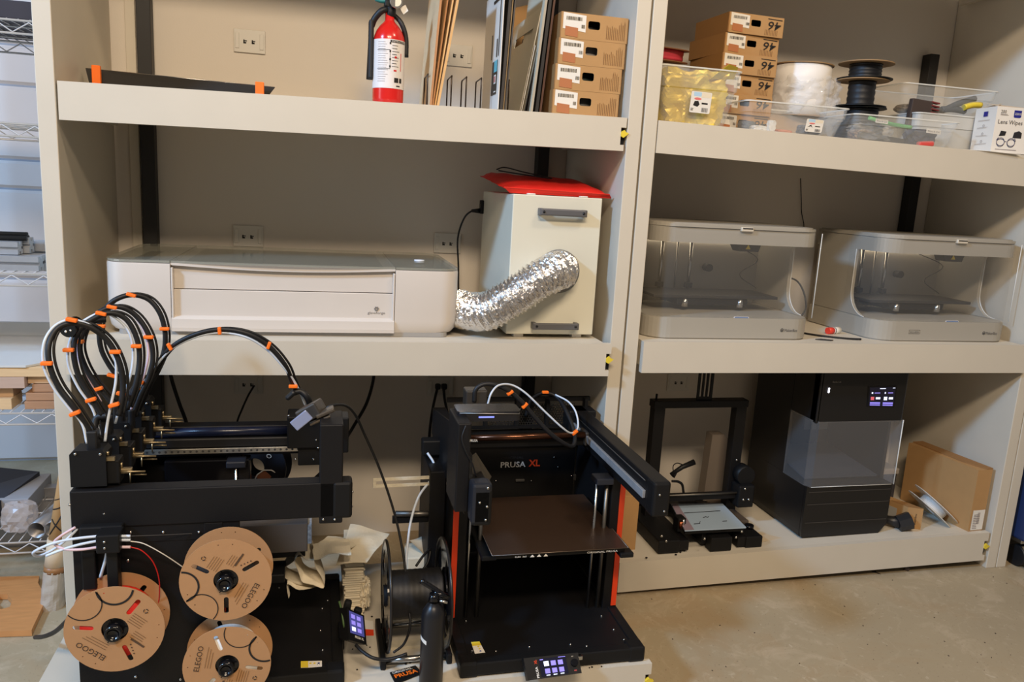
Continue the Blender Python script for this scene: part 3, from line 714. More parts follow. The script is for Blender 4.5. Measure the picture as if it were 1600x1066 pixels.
# ================================================================== TOP RIGHT SHELF
def blob(c, size, amp, freq, seed, sub=4, boxy=.6, flatz=None, rot=0):
    bm_ = bmesh.new(); bmesh.ops.create_icosphere(bm_, subdivisions=sub, radius=1)
    Rz = Matrix.Rotation(rot, 3, 'Z')
    for v in bm_.verts:
        p = v.co.copy(); mx_ = max(abs(p.x), abs(p.y), abs(p.z)); p = p.lerp(p/mx_*.85, boxy)
        nn = noise.noise(p*freq+Vector((seed, 0, 0)))
        rr_ = 1-abs(nn)*amp*2+noise.noise(p*freq*2.7+Vector((0, seed, 0)))*amp*.6
        p = Vector((p.x*size[0], p.y*size[1], p.z*size[2]))*rr_
        p = Rz @ p
        if flatz is not None: p.z = max(p.z, flatz-c[2])
        v.co = p+Vector(c)
    b = MB(); b.bm(bm_, False); return b
def sticker(t, O, ex, ez, w, h, kind=0):
    """white bin label with small picture, text and bar code"""
    O, ex, ez = Vector(O), Vector(ex).normalized(), Vector(ez).normalized(); n = ex.cross(ez)
    b = MB(); b.prism([rrect(0, w, 0, h, .004, 3)], O, ex, ez, n*.0005); lb = b.build('label_sticker', PAPER, t, label='white product label')
    def at(u, v): return O+ex*(u*w)+ez*(v*h)+n*.0007
    b = MB(); b.add([at(.12, .78), at(.5, .78), at(.5, .97), at(.12, .97)], [[0, 1, 2, 3]]); b.build('blue_band', mat('label_blue', (175, 205, 225), .6), lb)
    b = MB(); b.add([at(.5, .74), at(.95, .74), at(.95, .97), at(.5, .97)], [[0, 1, 2, 3]]); b.build('cream_band', mat('label_cream', (226, 214, 190), .6), lb)
    b = MB(); e = [at(.34+.18*math.cos(a*PI/8), .66+.06*math.sin(a*PI/8)) for a in range(16)]; b.add(e, [list(range(16))]); b.build('red_mark', mat('label_red', (220, 120, 115), .6), lb)
    b = MB()
    if kind == 0: b.add([at(.14, .34), at(.36, .28), at(.46, .40), at(.38, .56), at(.2, .54)], [[0, 1, 2, 3, 4]])
    else: b.add([at(.1, .34), at(.3, .56), at(.42, .34), at(.3, .44)], [[0, 1, 2, 3]])
    b.add([at(.55, .42), at(.85, .42), at(.85, .50), at(.55, .50)], [[0, 1, 2, 3]])
    lines(b, at(.05, .08), ex, ez, w*.14, h*.14, 3)
    b.build('print', INK, lb)
    b = MB(); barcode(b, at(.58, .06), ex, ez, w*.3, h*.2, 9); b.build('barcode', mat('barcode_grey', (90, 90, 95), .7), lb)
    return lb
def open_bin(name, label, x0, x1, y0, y1, z0, z1, tp, group=None, rotz=0, rim=.006, r=.02, m=None, step=True):
    cx, cy = (x0+x1)/2, (y0+y1)/2
    t = thing(name, label, 'bin', (cx, cy, z0), rotz, group)
    W, Dp, H = (x1-x0)/2, (y1-y0)/2, z1-z0
    M_ = _root[t.name]
    def loop(k, z, rr=r): return [tuple(M_ @ Vector((p[0], p[1], z))) for p in rrect(-W+k, W-k, -Dp+k, Dp-k, rr, 4)]
    levels = [(tp, 0), (tp*.55, H*.45), (tp*.40, H*.62), (tp*.25 if step else tp*.38, H*.64), (0.003, H*.985)]
    V = []; n = None
    for (k, z) in levels: l = loop(k, z); n = len(l); V += l
    for (k, z) in levels[::-1]: V += loop(k+.0015, max(z, .0015), r)
    L_ = len(levels)*2
    fs = [[i*n+j, i*n+(j+1) % n, (i+1)*n+(j+1) % n, (i+1)*n+j] for i in range(L_-1) for j in range(n)]+[list(range(n))[::-1], list(range((L_-1)*n, L_*n))]
    b = MB(); b.add(V, fs); b.build('bin_body', m or FROST, t)
    b = MB(); lo, hi = rrect(-W, W, -Dp, Dp, r, 4), rrect(-W+rim*.8, W-rim*.8, -Dp+rim*.8, Dp-rim*.8, r, 4)
    b.prism([lo, hi], M_ @ Vector((0, 0, H-.004)), M_.to_3x3() @ VX, M_.to_3x3() @ VY, VZ*.004)
    b.build('rim', FROST_R, t)
    return t
# bin with gold bag
zs = zrt(1.76)
tb = open_bin('clear_bin', 'large clear bin stuffed with a crinkled gold bag, first on the top right shelf', 1.625, 1.900, .035, .33, zs, 1.708, .03)
c = Vector((1.755, .04, 0)); zk = U(1077, 178, Y=.045).z
tilt = Vector((0, -.0, 1))
sticker(tb, (U(1077, 170, Y=.045).x, .0455, U(1077, 175, Y=.045).z), (1, .0, -.02), (0, -.12, 1), .068, .062, 0)
GOLD = mat('gold_foil_bag', (212, 184, 66), .38, .25, var=.15, scale=10, bump=.25, bscale=20)
b = blob((1.764, .18, zs+.084), (.128, .138, .104), .11, 1.9, 3, 5, .9, zs+.004)
b.build('gold_bag', GOLD, label='crinkled gold foil bag stuffed inside the large clear bin', cat='bag')
b = MB(); g = [(1.80, .06, 1.688), (1.845, .05, 1.735), (1.885, .08, 1.728), (1.90, .1, 1.70), (1.86, .10, 1.70)]
b.plate(g, (0, .004, 0)); 
MB().plate([(1.80, .06, 1.680), (1.852, .045, 1.726), (1.89, .06, 1.722), (1.896, .09, 1.69), (1.84, .11, 1.69)], (0, .004, .001)).build('bag_flap', mat('gold_flap', (200, 178, 48), .4, .2), label='stiff golden yellow bag corner poking over the bin rim', cat='bag')
# pink spool lying on the bin contents
def flat_spool(label, c, R, r, h, fl, fil, th=.003, n=32, group=None, tilt=(0, 0, 1), hub=.027, inner=.02):
    t = thing('filament_spool', label, 'spool', c, group=group); ax = Vector(tilt).normalized(); c = Vector(c)
    for k, s in ((0, 0), (1, h-th)):
        MB().lathe([(hub, s), (R, s), (R, s+th), (hub, s+th), (hub, s)], c, ax, n, False).build('flange', fl, t)
    if fil: MB().lathe([(hub, th), (r, th), (r*1.01, h*.3), (r*.99, h*.5), (r*1.01, h*.7), (r, h-th), (hub, h-th)], c, ax, n).build('filament', fil, t)
    return t
flat_spool('pink filament spool with a cardboard flange lying behind the gold bag', (1.725, .30, U(1070, 96, Y=.26).z), .098, .08, .040, mat('flange_brown', (120, 78, 52), .7), mat('pink_filament', (196, 62, 76), .4), tilt=(.03, -.13, 1))
# stack of six cartons marked 46
n46 = 6; sx = U(1136, 16, Y=.17)
z0_ = zrt(1.98); top46 = U(1140, 17, Y=.17).z; H = (top46-z0_)/n46
tops = [(1140, 1220), (1133, 1215), (1125, 1208), (1120, 1203), (1140, 1200), (1150, 1205)]
fx = [U(1139, 40, Y=.17).x, U(1134, 70, Y=.17).x, U(1129, 100, Y=.17).x, U(1127, 130, Y=.17).x, U(1122, 160, Y=.17).x, U(1121, 190, Y=.17).x]
nm46 = ['topmost carton marked 46 on the top right shelf', 'second carton marked 46 from the top of its stack', 'third carton marked 46 from the top, its label beside the gold bag corner', 'fourth carton marked 46 from the top, white spool touching its side', 'fifth carton of the stack, mostly hidden behind the large clear bin', 'lowest carton of the stack, showing its barcode between two bins']
for i in range(6):
    zt_ = top46-H*i; carton((fx[i], fx[i]+.200, zt_-H, zt_-.0008), .17+(.004 if i % 2 else 0), .21, nm46[i], 'filament cartons marked 46', i, marks='r', skew=.03*(i % 2)+.05, backshift=-.02 if i % 2 else 0, film=BLKF)
# support carton and white spool in plastic
zz = zrt(2.2)
wsx = U(1243, 130, Y=.30)
t = thing('filament_carton', 'plain brown carton lying under the plastic-wrapped white spool', 'box', (2.19, .32, zz))
MB().box(2.09, 2.30, .25, .46, zz, zz+.080, .001).build('carton_body', CARD, t)
t2 = flat_spool('white filament spool wrapped in clear plastic beside the 46 cartons', (U(1248, 140, Y=.31).x, .31, zz+.083), .108, .102, U(1245, 97, Y=.25).z-zz-.083, mat('tan_flange', (150, 120, 84), .7), mat('white_filament', (232, 228, 222), .45), th=.003)
bg = blob((U(1252, 140, Y=.31).x, .31, zz+.150), (.132, .125, .092), .12, 2.4, 9, 5, .5, zz+.083)
bag = bg.build('plastic_wrap', mat('clear_film', (235, 235, 235), .1, alpha=.22, spec=1.0, bump=.5, bscale=40), label='clear crinkled plastic wrap around the white spool', cat='bag')
b = MB(); tp_ = [(2.19, .25, zz+.175), (2.225, .24, zz+.215), (2.262, .25, zz+.22), (2.25, .28, zz+.18)]; b.plate(tp_, (0, .002, 0)); b.plate([(2.16, .22, zz+.172), (2.20, .24, zz+.19), (2.25, .23, zz+.205), (2.22, .21, zz+.168)], (0, .002, .001))
b.plate([(2.29, .23, zz+.16), (2.36, .21, zz+.14), (2.375, .22, zz+.10), (2.31, .22, zz+.09)], (0, .002, 0))
b.build('wrap_tail', mat('clear_film'), bag) if False else b.build('plastic_bag_tail', mat('clear_film'), label='loose plastic tails sticking up from the wrapped white spool', cat='bag')
# bin 2
zs = zrt(2.1)
t = open_bin('clear_bin', 'clear bin with white and red scraps and a product label, second from left', 1.925, 2.300, .045, .235, zs, zs+.095, .028, 'small clear bins')
sticker(t, (U(1257, 205, Y=.063).x, .064, U(1257, 205, Y=.06).z), (1, 0, -.02), (0, -.2, 1), .062, .04, 1)
for k, (x, y, s, m, lab, cat) in enumerate(((2.02, .12, (.035, .02, .012), PAPER, 'white plastic offcut in the second clear bin', 'scrap'), (2.05, .10, (.016, .012, .022), PAPER, 'small white printed bracket in the second clear bin', 'scrap'), (2.10, .11, (.035, .014, .008), mat('salmon', (205, 130, 100), .6), 'salmon coloured strip in the second clear bin', 'scrap'), (2.20, .12, (.04, .03, .02), mat('slate', (100, 106, 112), .6), 'slate grey lump behind the label of the second bin', 'scrap'), (1.99, .15, (.03, .02, .02), mat('slate'), 'grey curved piece at the left of the second bin', 'scrap'))):
    blob((x, y, zs+.004+s[2]), s, .12, 2, k*3.1, 3, .8, zs+.002).build('plastic_scrap', m, label=lab, cat=cat)
# black spool stack
bx = U(1345, 150, Y=.2).x
lev = [(215, 'black'), (176, 'b'), (152, 'b'), (125, 'c'), (97, 'c')]
zc = zrt(2.4)
BF = mat('black_filament_matte', (24, 23, 24), .5, bump=.3, bscale=20)
TANF = mat('tan_flange')
def loose_spool(label, z0, z1, R, r, m1, m2, tl, xo):
    t = thing('filament_spool', label, 'spool', (bx+xo, .2, z0), group='dark spools stacked on the top right shelf'); c = Vector((bx+xo, .2, z0)); ax = Vector(tl).normalized(); h = z1-z0
    MB().lathe([(.027, 0), (R, 0), (R, .003), (.027, .003), (.027, 0)], c, ax, 36, False).build('flange', m1, t)
    MB().lathe([(.027, h-.004), (R, h-.004), (R, h-.001), (.027, h-.001), (.027, h-.004)], c, ax, 36, False).build('flange', m2, t)
    pr = [(.027, .003)]
    for k in range(13): pr.append((r*(1+.03*math.sin(k*2.2)), .004+(h-.009)*k/12))
    pr.append((.027, h-.004)); MB().lathe(pr, c, ax, 36).build('filament', BF, t)
zspl = [zrt(2.4)+.001, zrt(2.4)+.075, zrt(2.4)+.125, zrt(2.4)+.178, U(1345, 98, Y=.2).z+.012]
zspl = [zspl[0], zspl[0]+.068, U(1330, 165, Y=.2).z-.004, U(1338, 124, Y=.2).z, U(1345, 100, Y=.2).z]
loose_spool('lowest black spool of the dark stack on the top right shelf', zspl[0], zspl[1]-.001, .085, .08, BLACK, BLACK, (0, 0, 1), .005)
loose_spool('second dark spool from the bottom with a raised black flange', zspl[1], zspl[2]-.001, .08, .055, BLACK, BLACK, (0, 0, 1), .01)
loose_spool('third dark spool from the bottom with a tan upper flange', zspl[2], zspl[3]-.001, .085, .044, BLACK, TANF, (.0, 0, 1), .0)
loose_spool('topmost spool of the dark stack with a tan cardboard flange', zspl[3], zspl[4]+.004, .09, .052, BLACK, TANF, (.0, 0, 1), .005)
# bin 3 with green zip bag
zs = zrt(2.52)
t = open_bin('clear_bin', 'clear bin holding a green-striped zip bag and dark parts, third from left', 2.315, 2.730, .045, .24, zs-.004, zs+.088, .026, 'small clear bins')
def small_label(px, py, w, h, y, t, s):
    c = U(px, py, Y=y); b = MB().plate([(c.x-w/2, y, c.z-h/2), (c.x+w/2, y, c.z-h/2-.002), (c.x+w/2, y, c.z+h/2-.002), (c.x-w/2, y, c.z+h/2)], (0, .0005, 0)); lb = b.build('name_label', PAPER, t, label='small white name label')
    txt(s, (c.x-w*.4, y-.0008, c.z-h*.2-.001), (1, 0, -.03), VZ, w*.8, h*.4, mat('grey_text', (120, 115, 112), .7), lb)
small_label(1378, 189, .048, .013, .058, t, 'Print & Cut'); small_label(1459, 205, .058, .014, .062, t, 'Print & Cut')
blob((2.44, .13, zs+.04), (.09, .05, .035), .2, 2, 4, 4, .5, zs+.002).build('zip_bag', mat('clear_film'), label='clear zip bag with brown and grey bits in the third bin', cat='bag')
blob((2.41, .13, zs+.03), (.05, .03, .02), .3, 2.5, 6, 4, .5, zs+.004).build('foam_scraps', mat('brown_bits', (150, 128, 108), .8), label='brownish scraps inside the zip bag', cat='scrap')
MB().tube(sm([(2.40, .09, zs+.082), (2.45, .085, zs+.072), (2.50, .085, zs+.066), (2.56, .08, zs+.062)]), .0065, 8).build('zip_strip', mat('green_strip', (96, 172, 96), .5), label='bright green zip strip across the third clear bin', cat='strip')
MB().obox((2.47, .11, zs+.022), (.18, .018, .02), (0, .08, 0), .003).build('dark_bar', DKGREY, label='dark grey bar lying in the bottom of the third bin', cat='bar')
blob((2.63, .12, zs+.035), (.055, .04, .032), .1, 2, 8, 3, .8, zs+.003).build('dark_block', mat('slate_dark', (70, 72, 82), .6), label='slate coloured block in the right half of the third bin', cat='block')
MB().obox((2.62, .075, zs+.012), (.06, .02, .018), (0, -.1, 0), .006).build('red_scraper', mat('soft_red', (205, 75, 68), .5), label='soft red rounded piece low in the third bin', cat='tool')
# brush / dark comb with red bristles
t = thing('scrub_brush', 'dark rectangular brush with red bristles standing in the third bin', 'brush', (2.63, .17, zs+.03))
c = U(1444, 175, Y=.16)
MB().obox((c.x-.012, .17, c.z-.01), (.085, .02, .10), (0, .07, 0), .003).build('brush_block', mat('dark_brown_block', (64, 52, 46), .7), t)
b = MB(); 
for k in range(9): b.obox((c.x+.045-.002, .168, c.z+.034-k*.0115), (.034, .018, .005), (0, .12, 0), .001)
b.build('bristles', mat('dark_red_bristle', (112, 44, 42), .6), t, label='dark red bristle rows')
# white bin behind
zs = zrt(2.8)
t = open_bin('clear_bin', 'milky bin with a wide white rim behind the lens wipes box', 2.62, 2.92, .13, .40, zs, zs+.125, .02, 'small clear bins', m=mat('milky_bin', (205, 203, 196), .4, alpha=.75), rim=.015)
small_label(1497, 209, .06, .022, .15-.004, t, 'SPARE PARTS')
# raised bin with pliers
t = open_bin('clear_bin', 'clear bin with yellow-gripped pliers resting on the milky bin', 2.585, 2.985, .17, .40, zs+.126, zs+.126+.098, .035, 'small clear bins')
zp = zs+.13
blob((2.68, .26, zp+.018), (.045, .04, .018), .15, 2, 1, 3, .6, zp).build('grey_part', mat('warm_grey', (120, 108, 98), .6), label='warm grey knob at the left of the pliers bin', cat='part')
blob((2.72, .25, zp+.022), (.022, .02, .024), .1, 2, 2, 3, .5, zp).build('grey_part', mat('warm_grey2', (132, 122, 112), .6), label='rounded grey knob beside the pliers jaws', cat='part')
t = thing('pliers', 'pliers with dark and yellow grips lying in the raised bin', 'pliers', (2.82, .22, zp))
for (a, c_, m, nm_) in (((2.79, .21, zp+.018), (2.915, .21, zp+.068), mat('grip_grey', (66, 70, 76), .5), 'grip'), ((2.86, .195, zp+.032), (2.93, .195, zp+.046), YELLOW, 'grip'), ((2.78, .21, zp+.02), (2.88, .21, zp+.022), mat('grip_grey'), 'grip')):
    MB().tube(sm([a, (Vector(a)+Vector(c_))/2+Vector((0, 0, .004)), c_], 5), .011, 8).build(nm_, m, t)
MB().tube([(2.79, .21, zp+.018), (2.73, .22, zp+.014), (2.70, .22, zp+.012)], [.010, .008, .003], 8).build('jaws', DKGREY, t)
for k in range(9):
    x = 2.80+k*.017; MB().lathe([(.003, 0), (.008, 0), (.008, .004), (.003, .004)], (x, .215, zp+.0), (random.random()*.3, -.4, 1), 10).build('washer', (STEEL, DKGREY)[k % 2], label=('leftmost', 'second from left', 'third from left', 'fourth from left', 'middle', 'fourth from right', 'third from right', 'second from right', 'rightmost')[k]+' of the small rings loose in the raised pliers bin', cat='washer', group='loose rings in the pliers bin')
# paper under box
q_ = [U(1478, 232, Y=.03), U(1512, 223, Y=.15), U(1560, 240, Y=.02), U(1500, 240, Y=.0)]
b = MB(); zs = zrt(2.8)+.001; b.plate([(2.69, .01, zs), (2.74, .12, zs+.010), (2.84, .10, zs+.001), (2.93, -.012, zs-.004), (2.80, -.006, zs)], (0, 0, .0008)); b.build('paper_sheet', PAPER, label='curled white paper sheet under the lens wipes box', cat='paper')
# lens wipes box
zs = zrt(2.9)+.002
lx0, lx1, ly0, ly1, lz = 2.835, 2.985, .02, .115, U(1553, 166, Y=.03).z
LWB = mat('wipes_box', (230, 224, 214), .45)
t = thing('wipes_box', 'white lens wipes carton with blue emblem and glasses picture', 'box', ((lx0+lx1)/2, .07, zs))
ca = Vector((lx0, ly0, zs)); rx = Vector((1, .0, 0)).normalized()
e1 = Vector((lx1, ly0-.01, zs)); bl_ = Vector((lx0+.015, ly1+.01, zs)); br_ = e1+(bl_-ca); Hh = lz-zs
b = MB()
for (p, q_) in ((ca, e1), (bl_, ca), (br_, bl_), (e1, br_)): b.plate([p, q_, q_+VZ*Hh, p+VZ*Hh], VZ.cross(q_-p).normalized()*.0012)
b.plate([ca, e1, br_, bl_], VZ*.001); b.build('carton_body', LWB, t)
b = MB(); b.plate([ca+VZ*Hh, e1+VZ*Hh, e1+VZ*(Hh-.004)+Vector((0, .05, .012)), ca+VZ*(Hh+.012)+Vector((0, .05, .0))], VZ*.001); b.plate([bl_+VZ*Hh, ca+VZ*Hh, ca+Vector((.045, .03, Hh+.014)), bl_+Vector((.05, -.02, Hh+.008))], VZ*.001); b.build('open_flap', mat('flap_tan', (205, 188, 165), .7), t)
fx_ = (e1-ca).normalized(); fn = fx_.cross(VZ); Wf = (e1-ca).length
def at(u, v): return ca+fx_*(u*Wf)+VZ*(v*Hh)+fn*.0006
txt('Lens Wipes', at(.07, .60), fx_, VZ, Wf*.62, Hh*.12, mat('text_dark', (60, 58, 60), .6), t)
txt('200', at(.10, .86), fx_, VZ, Wf*.14, Hh*.07, mat('text_dark'), t)
b = MB(); lines(b, at(.10, .81), fx_, VZ, Wf*.22, Hh*.04, 2); b.build('small_print', mat('grey_print'), t)
BLUE = mat('emblem_blue', (36, 40, 130), .4)
b = MB(); b.add([at(.46, .78), at(.60, .78), at(.63, .80), at(.63, .94), at(.44, .94), at(.44, .80)], [[0, 1, 2, 3, 4, 5]]); em = b.build('emblem', BLUE, t, label='blue square emblem')
txt('ZEISS', at(.455, .84)+fn*.0004, fx_, VZ, Wf*.16, Hh*.045, PAPER, em)
b = MB(); b.add([at(.14, .36), at(.30, .38), at(.32, .47), at(.18, .48)], [[0, 1, 2, 3]]); b.build('binocular_picture', mat('photo_black', (40, 38, 40), .5), t); b = MB(); b.add([at(.50, .34), at(.72, .34), at(.72, .46), at(.64, .50), at(.52, .46)], [[0, 1, 2, 3, 4]]); b.build('camera_picture', mat('photo_black'), t)
b = MB()
for u in (.17, .44): b.lathe([(Wf*.095, 0), (Wf*.105, 0)], at(u+.04, .23), fn, 18); 
for u in (.17, .44):
    c = at(u+.04, .23); pts = [c+fx_*math.cos(a*PI/9)*Wf*.10+VZ*math.sin(a*PI/9)*Wf*.075 for a in range(18)]; b.tube(pts, .0011, 5, True)
b.tube([at(.31, .25), at(.36, .25)], .001, 5); b.tube([at(.10, .27), at(.14, .33)], .001, 5); b.tube([at(.59, .27), at(.56, .33)], .001, 5)
b.build('glasses_picture', mat('photo_navy', (40, 44, 84), .5), t)
b = MB(); lines(b, at(.1, .05), fx_, VZ, Wf*.7, Hh*.05, 1, .3); b.build('bottom_print', mat('grey_print'), t)
sx_ = (ca-bl_).normalized(); sn = sx_.cross(VZ); Ws = (ca-bl_).length
def sa(u, v): return bl_+sx_*(u*Ws)+VZ*(v*Hh)+sn*.0018
b = MB(); b.add([sa(.42, .80), sa(.62, .80), sa(.62, .91), sa(.42, .91)], [[0, 1, 2, 3]]); b.build('side_emblem', BLUE, t)
b = MB()
for v in (.70, .54, .36, .18): lines(b, sa(.2, v), sx_, VZ, Ws*.6, Hh*.03, 2, .3)
for v in (.6, .42, .25): b.tube([sa(.5, v)+sx_*math.cos(a*PI/6)*.004+VZ*math.sin(a*PI/6)*.004 for a in range(12)], .0005, 4, True)
b.build('side_print', mat('grey_print'), t)

# ================================================================== MIDDLE RIGHT SHELF: two enclosed printers
SILV = mat('printer_silver', (164, 158, 146), .35, var=.02); SILV2 = mat('printer_silver_inside', (176, 170, 160), .5)
TINT = mat('smoky_cover', (175, 172, 166), .06, alpha=.13, spec=.9)
def boxed_printer(x0, x1, y0, y1, z0, H, label, plate_px, serial=False):
    t = thing('enclosed_printer', label, '3d printer', ((x0+x1)/2, (y0+y1)/2, z0), group=None)
    r = .075; hb, ht = .072, .062; z1 = z0+H
    foot = rrect(x0, x1, y0, y1, r, 8, (1, 1, 1, 1)); base = rrect(x0, x1, y0, y1, r, 8, (1, 1, 0, 0))
    b = MB()
    b.prism([rrect(x0+.004, x1-.004, y0+.004, y1, r-.004, 8, (1, 1, 0, 0))], (0, 0, z0), VX, VY, VZ*.004)
    b.prism([base], (0, 0, z0+.004), VX, VY, VZ*(hb-.008)); b.prism([rrect(x0+.003, x1-.003, y0+.003, y1, r-.003, 8, (1, 1, 0, 0))], (0, 0, z0+hb-.004), VX, VY, VZ*.003)
    bo = b.build('base', SILV, t)
    b = MB(); b.prism([rrect(x0+.002, x1-.002, y0+.012, y1, r-.01, 8, (1, 1, 0, 0))], (0, 0, z1-ht), VX, VY, VZ*(ht-.014)); b.build('top_housing', SILV, t)
    b = MB(); b.prism([rrect(x0, x1, y0+.006, y1, r, 8, (1, 1, 0, 0))], (0, 0, z1-.013), VX, VY, VZ*.009); b.prism([rrect(x0+.006, x1-.006, y0+.014, y1-.006, r, 8, (1, 1, 0, 0))], (0, 0, z1-.004), VX, VY, VZ*.004)
    lid = b.build('lid', SILV, t)
    xm = x0+(x1-x0)*.52
    b = MB(); b.box(xm-.022, xm+.022, y0, y0+.02, z1-.020, z1-.006, .003); b.build('lid_catch', CREAM_E, lid)
    b = MB(); b.box(xm-.018, xm+.018, y0-.001, y0+.003, z1-.012, z1-.008); b.build('catch_slot', DKGREY, lid)
    # back wall and curved-cut side walls
    MB().box(x0+.01, x1-.01, y1-.02, y1, z0+hb, z1-ht).build('back_wall', SILV2, t)
    ym = y0+(y1-y0)*.42; zlo, zhi = z0+hb, z1-ht; q = []
    for k in range(9):
        a = k*PI/2/8; q.append((ym-.06+.06*math.cos(a-PI/2)*1.0 if False else ym-.085*(1-math.sin(a)), zlo+.085*(1-math.cos(a))))
    poly = [(y1-.01, zlo)]+q+[(ym, zhi-.03), (ym-.01, zhi), (y1-.01, zhi)]
    for (x, s) in ((x0+.002, 1), (x1-.014, 1)):
        b = MB(); b.prism([poly], (x, 0, 0), VY, VZ, VX*.012); b.build('side_wall', SILV, t)
    b = MB()
    for x in (x0+.0, x1-.004): b.tube([(x+.002, p[0]-.001, p[1]) for p in q]+[(x+.002, ym-.001, zhi-.03), (x+.002, ym, zhi)], .0018, 5)
    b.build('cover_edge', ACRYL_E, t)
    # clear cover wrapping the front
    fr = rrect(x0-.001, x1+.001, y0+.001, y1, r+.001, 8, (1, 1, 0, 0))
    path = [(x0-.001, ym+.03)]+fr[0:18]+[(x1+.001, ym+.03)]
    b = MB(); V = [(p[0], p[1], z0+hb) for p in path]+[(p[0], p[1], z1-.014) for p in path]; n = len(path)
    b.add(V, [[i, i+1, n+i+1, n+i] for i in range(n-1)], True); b.build('clear_cover', TINT, t, label='smoky clear cover wrapped round the front')
    b = MB(); b.tube([(x1-.0005, y0+.02, z0+hb), (x1-.0005, y0+.02, z1-.016)], .0016, 5); b.build('cover_seam', ACRYL_E, t)
    # inside
    yb = y1-.05
    for (fx_, rr_) in ((.30, .0065), (.40, .004), (.49, .0065)):
        x = x0+(x1-x0)*fx_; b = MB().cyl((x, yb, z0+hb+.02), (x, yb, z1-ht), rr_, 12)
        b.build('guide_rod', STEEL if rr_ > .005 else ALU, t)
        if rr_ > .005: MB().box(x-.012, x+.012, yb-.014, yb+.012, z0+.125, z0+.145, .003).build('rod_bearing', DKGREY, t)
    MB().box(x0+.07, x1-.06, y0+.14, yb-.02, zlo+.043, zlo+.053, .002).build('build_plate', mat('build_plate_black', (44, 41, 39), .35), t)
    b = MB(); b.box(x0+.16, x1-.17, y0+.15, yb-.02, zlo+.018, zlo+.043, .004); b.build('plate_carriage', BLACK, t)
    b = MB()
    for x in (x0+.19, x1-.2): b.cyl((x, y0+.15, zlo+.012), (x, y0+.15, zlo+.040), .011, 14)
    b.build('levelling_knob', STEEL, t)
    # extruder under the lid
    xe = x0+(x1-x0)*.63
    b = MB(); b.prism([(-.045, 0), (.05, 0), (.04, -.028), (-.028, -.028)], (xe, y0+.10, z1-ht), VX, VZ, VY*.05); ex_ = b.build('extruder', DKGREY, t)
    MB().plate([(xe-.009, y0+.0985, z1-ht-.020), (xe+.009, y0+.0985, z1-ht-.020), (xe, y0+.0985, z1-ht-.004)], (0, .001, 0)).build('warning_triangle', YELLOW, ex_, label='small yellow warning triangle')
    for (fx_, y) in ((.08, y1-.025), (.62, y1-.025)):
        x = x0+(x1-x0)*fx_; MB().cyl((x, y, z0+.2), (x+.0, y-.03, z0+.2), .014, 16).build('wall_knob', DKGREY, t)
    b = MB().tube(sm([(x1-.13, y1-.03, z1-ht-.02), (x1-.05, y1-.08, z0+.24), (x1-.10, y1-.05, z0+.18), (x1-.03, y1-.06, z0+.13)], 6), .0015, 5); b.build('inner_wire', DKGREY, t)
    b = MB().box(x0+.05, x1-.05, y1-.028, y1-.022, z1-ht-.012, z1-ht-.004); b.build('glow_strip', mat('warm_glow_strip', (255, 236, 205), .4, emit=7), t, label='glowing strip under the lid')  # emissive strip along the bright line, strong enough that the interior glows
    xs_ = x0+(x1-x0)*.545
    b = MB(); b.prism([rrect(-.028, .028, 0, .014, .004, 3)], (xs_, y0+.004, z0+hb-.010), VX, Vector((0, .35, .9)), Vector((0, -.9, .35))*.0016); sc_ = b.build('status_display', mat('display_rim', (220, 220, 225), .3), t)
    b = MB(); b.prism([rrect(-.025, .025, 0, .011, .003, 3)], (xs_, y0+.0042-.0016*.9, z0+hb-.0085+.0007), VX, Vector((0, .35, .9)), Vector((0, -.9, .35))*.0006); b.build('display_glass', mat('display_blue', (96, 120, 160), .2), sc_)
    txt('MakerBot', (x1-.112, y0-.0012, z0+.028), VX, VZ, .048, .0095, mat('logo_grey', (82, 80, 78), .5), t)
    b = MB(); c = Vector((x1-.121, y0-.0005, z0+.033)); b.tube([c+Vector((math.cos(a*PI/9)*.0055, 0, math.sin(a*PI/9)*.0055)) for a in range(18)], .0009, 5, True); b.box(c.x-.003, c.x+.003, c.y-.0007, c.y+.0003, c.z-.003, c.z+.002); b.build('emblem', mat('logo_grey'), t)
    if serial:
        c = Vector((x0+.13, y0-.0006, z0+.028)); b = MB(); b.tube([c, c+VX*.045, c+VX*.045+VZ*.013, c+VZ*.013], .0005, 4, True)
        b.build('badge_frame', mat('logo_grey'), t); txt('HCL-0024', c+Vector((.004, -.0004, .003)), VX, VZ, .036, .006, mat('logo_grey'), t)
    return t
z_ = zrm(1.95)+.0005
boxed_printer(1.660, 2.258, .035, .43, min(zrm(1.66), zrm(2.258))+.001, U(1160, 352, Y=.035).z-z_, 'silver-grey enclosed 3d printer with clear cover, left one of the pair', None)
boxed_printer(2.505, 3.072, .035, .43, min(zrm(2.5), zrm(3.07))+.001, U(1480, 371, Y=.035).z-zrm(2.8), 'silver-grey enclosed 3d printer nearest the right side wall, badge at its left', None, True)
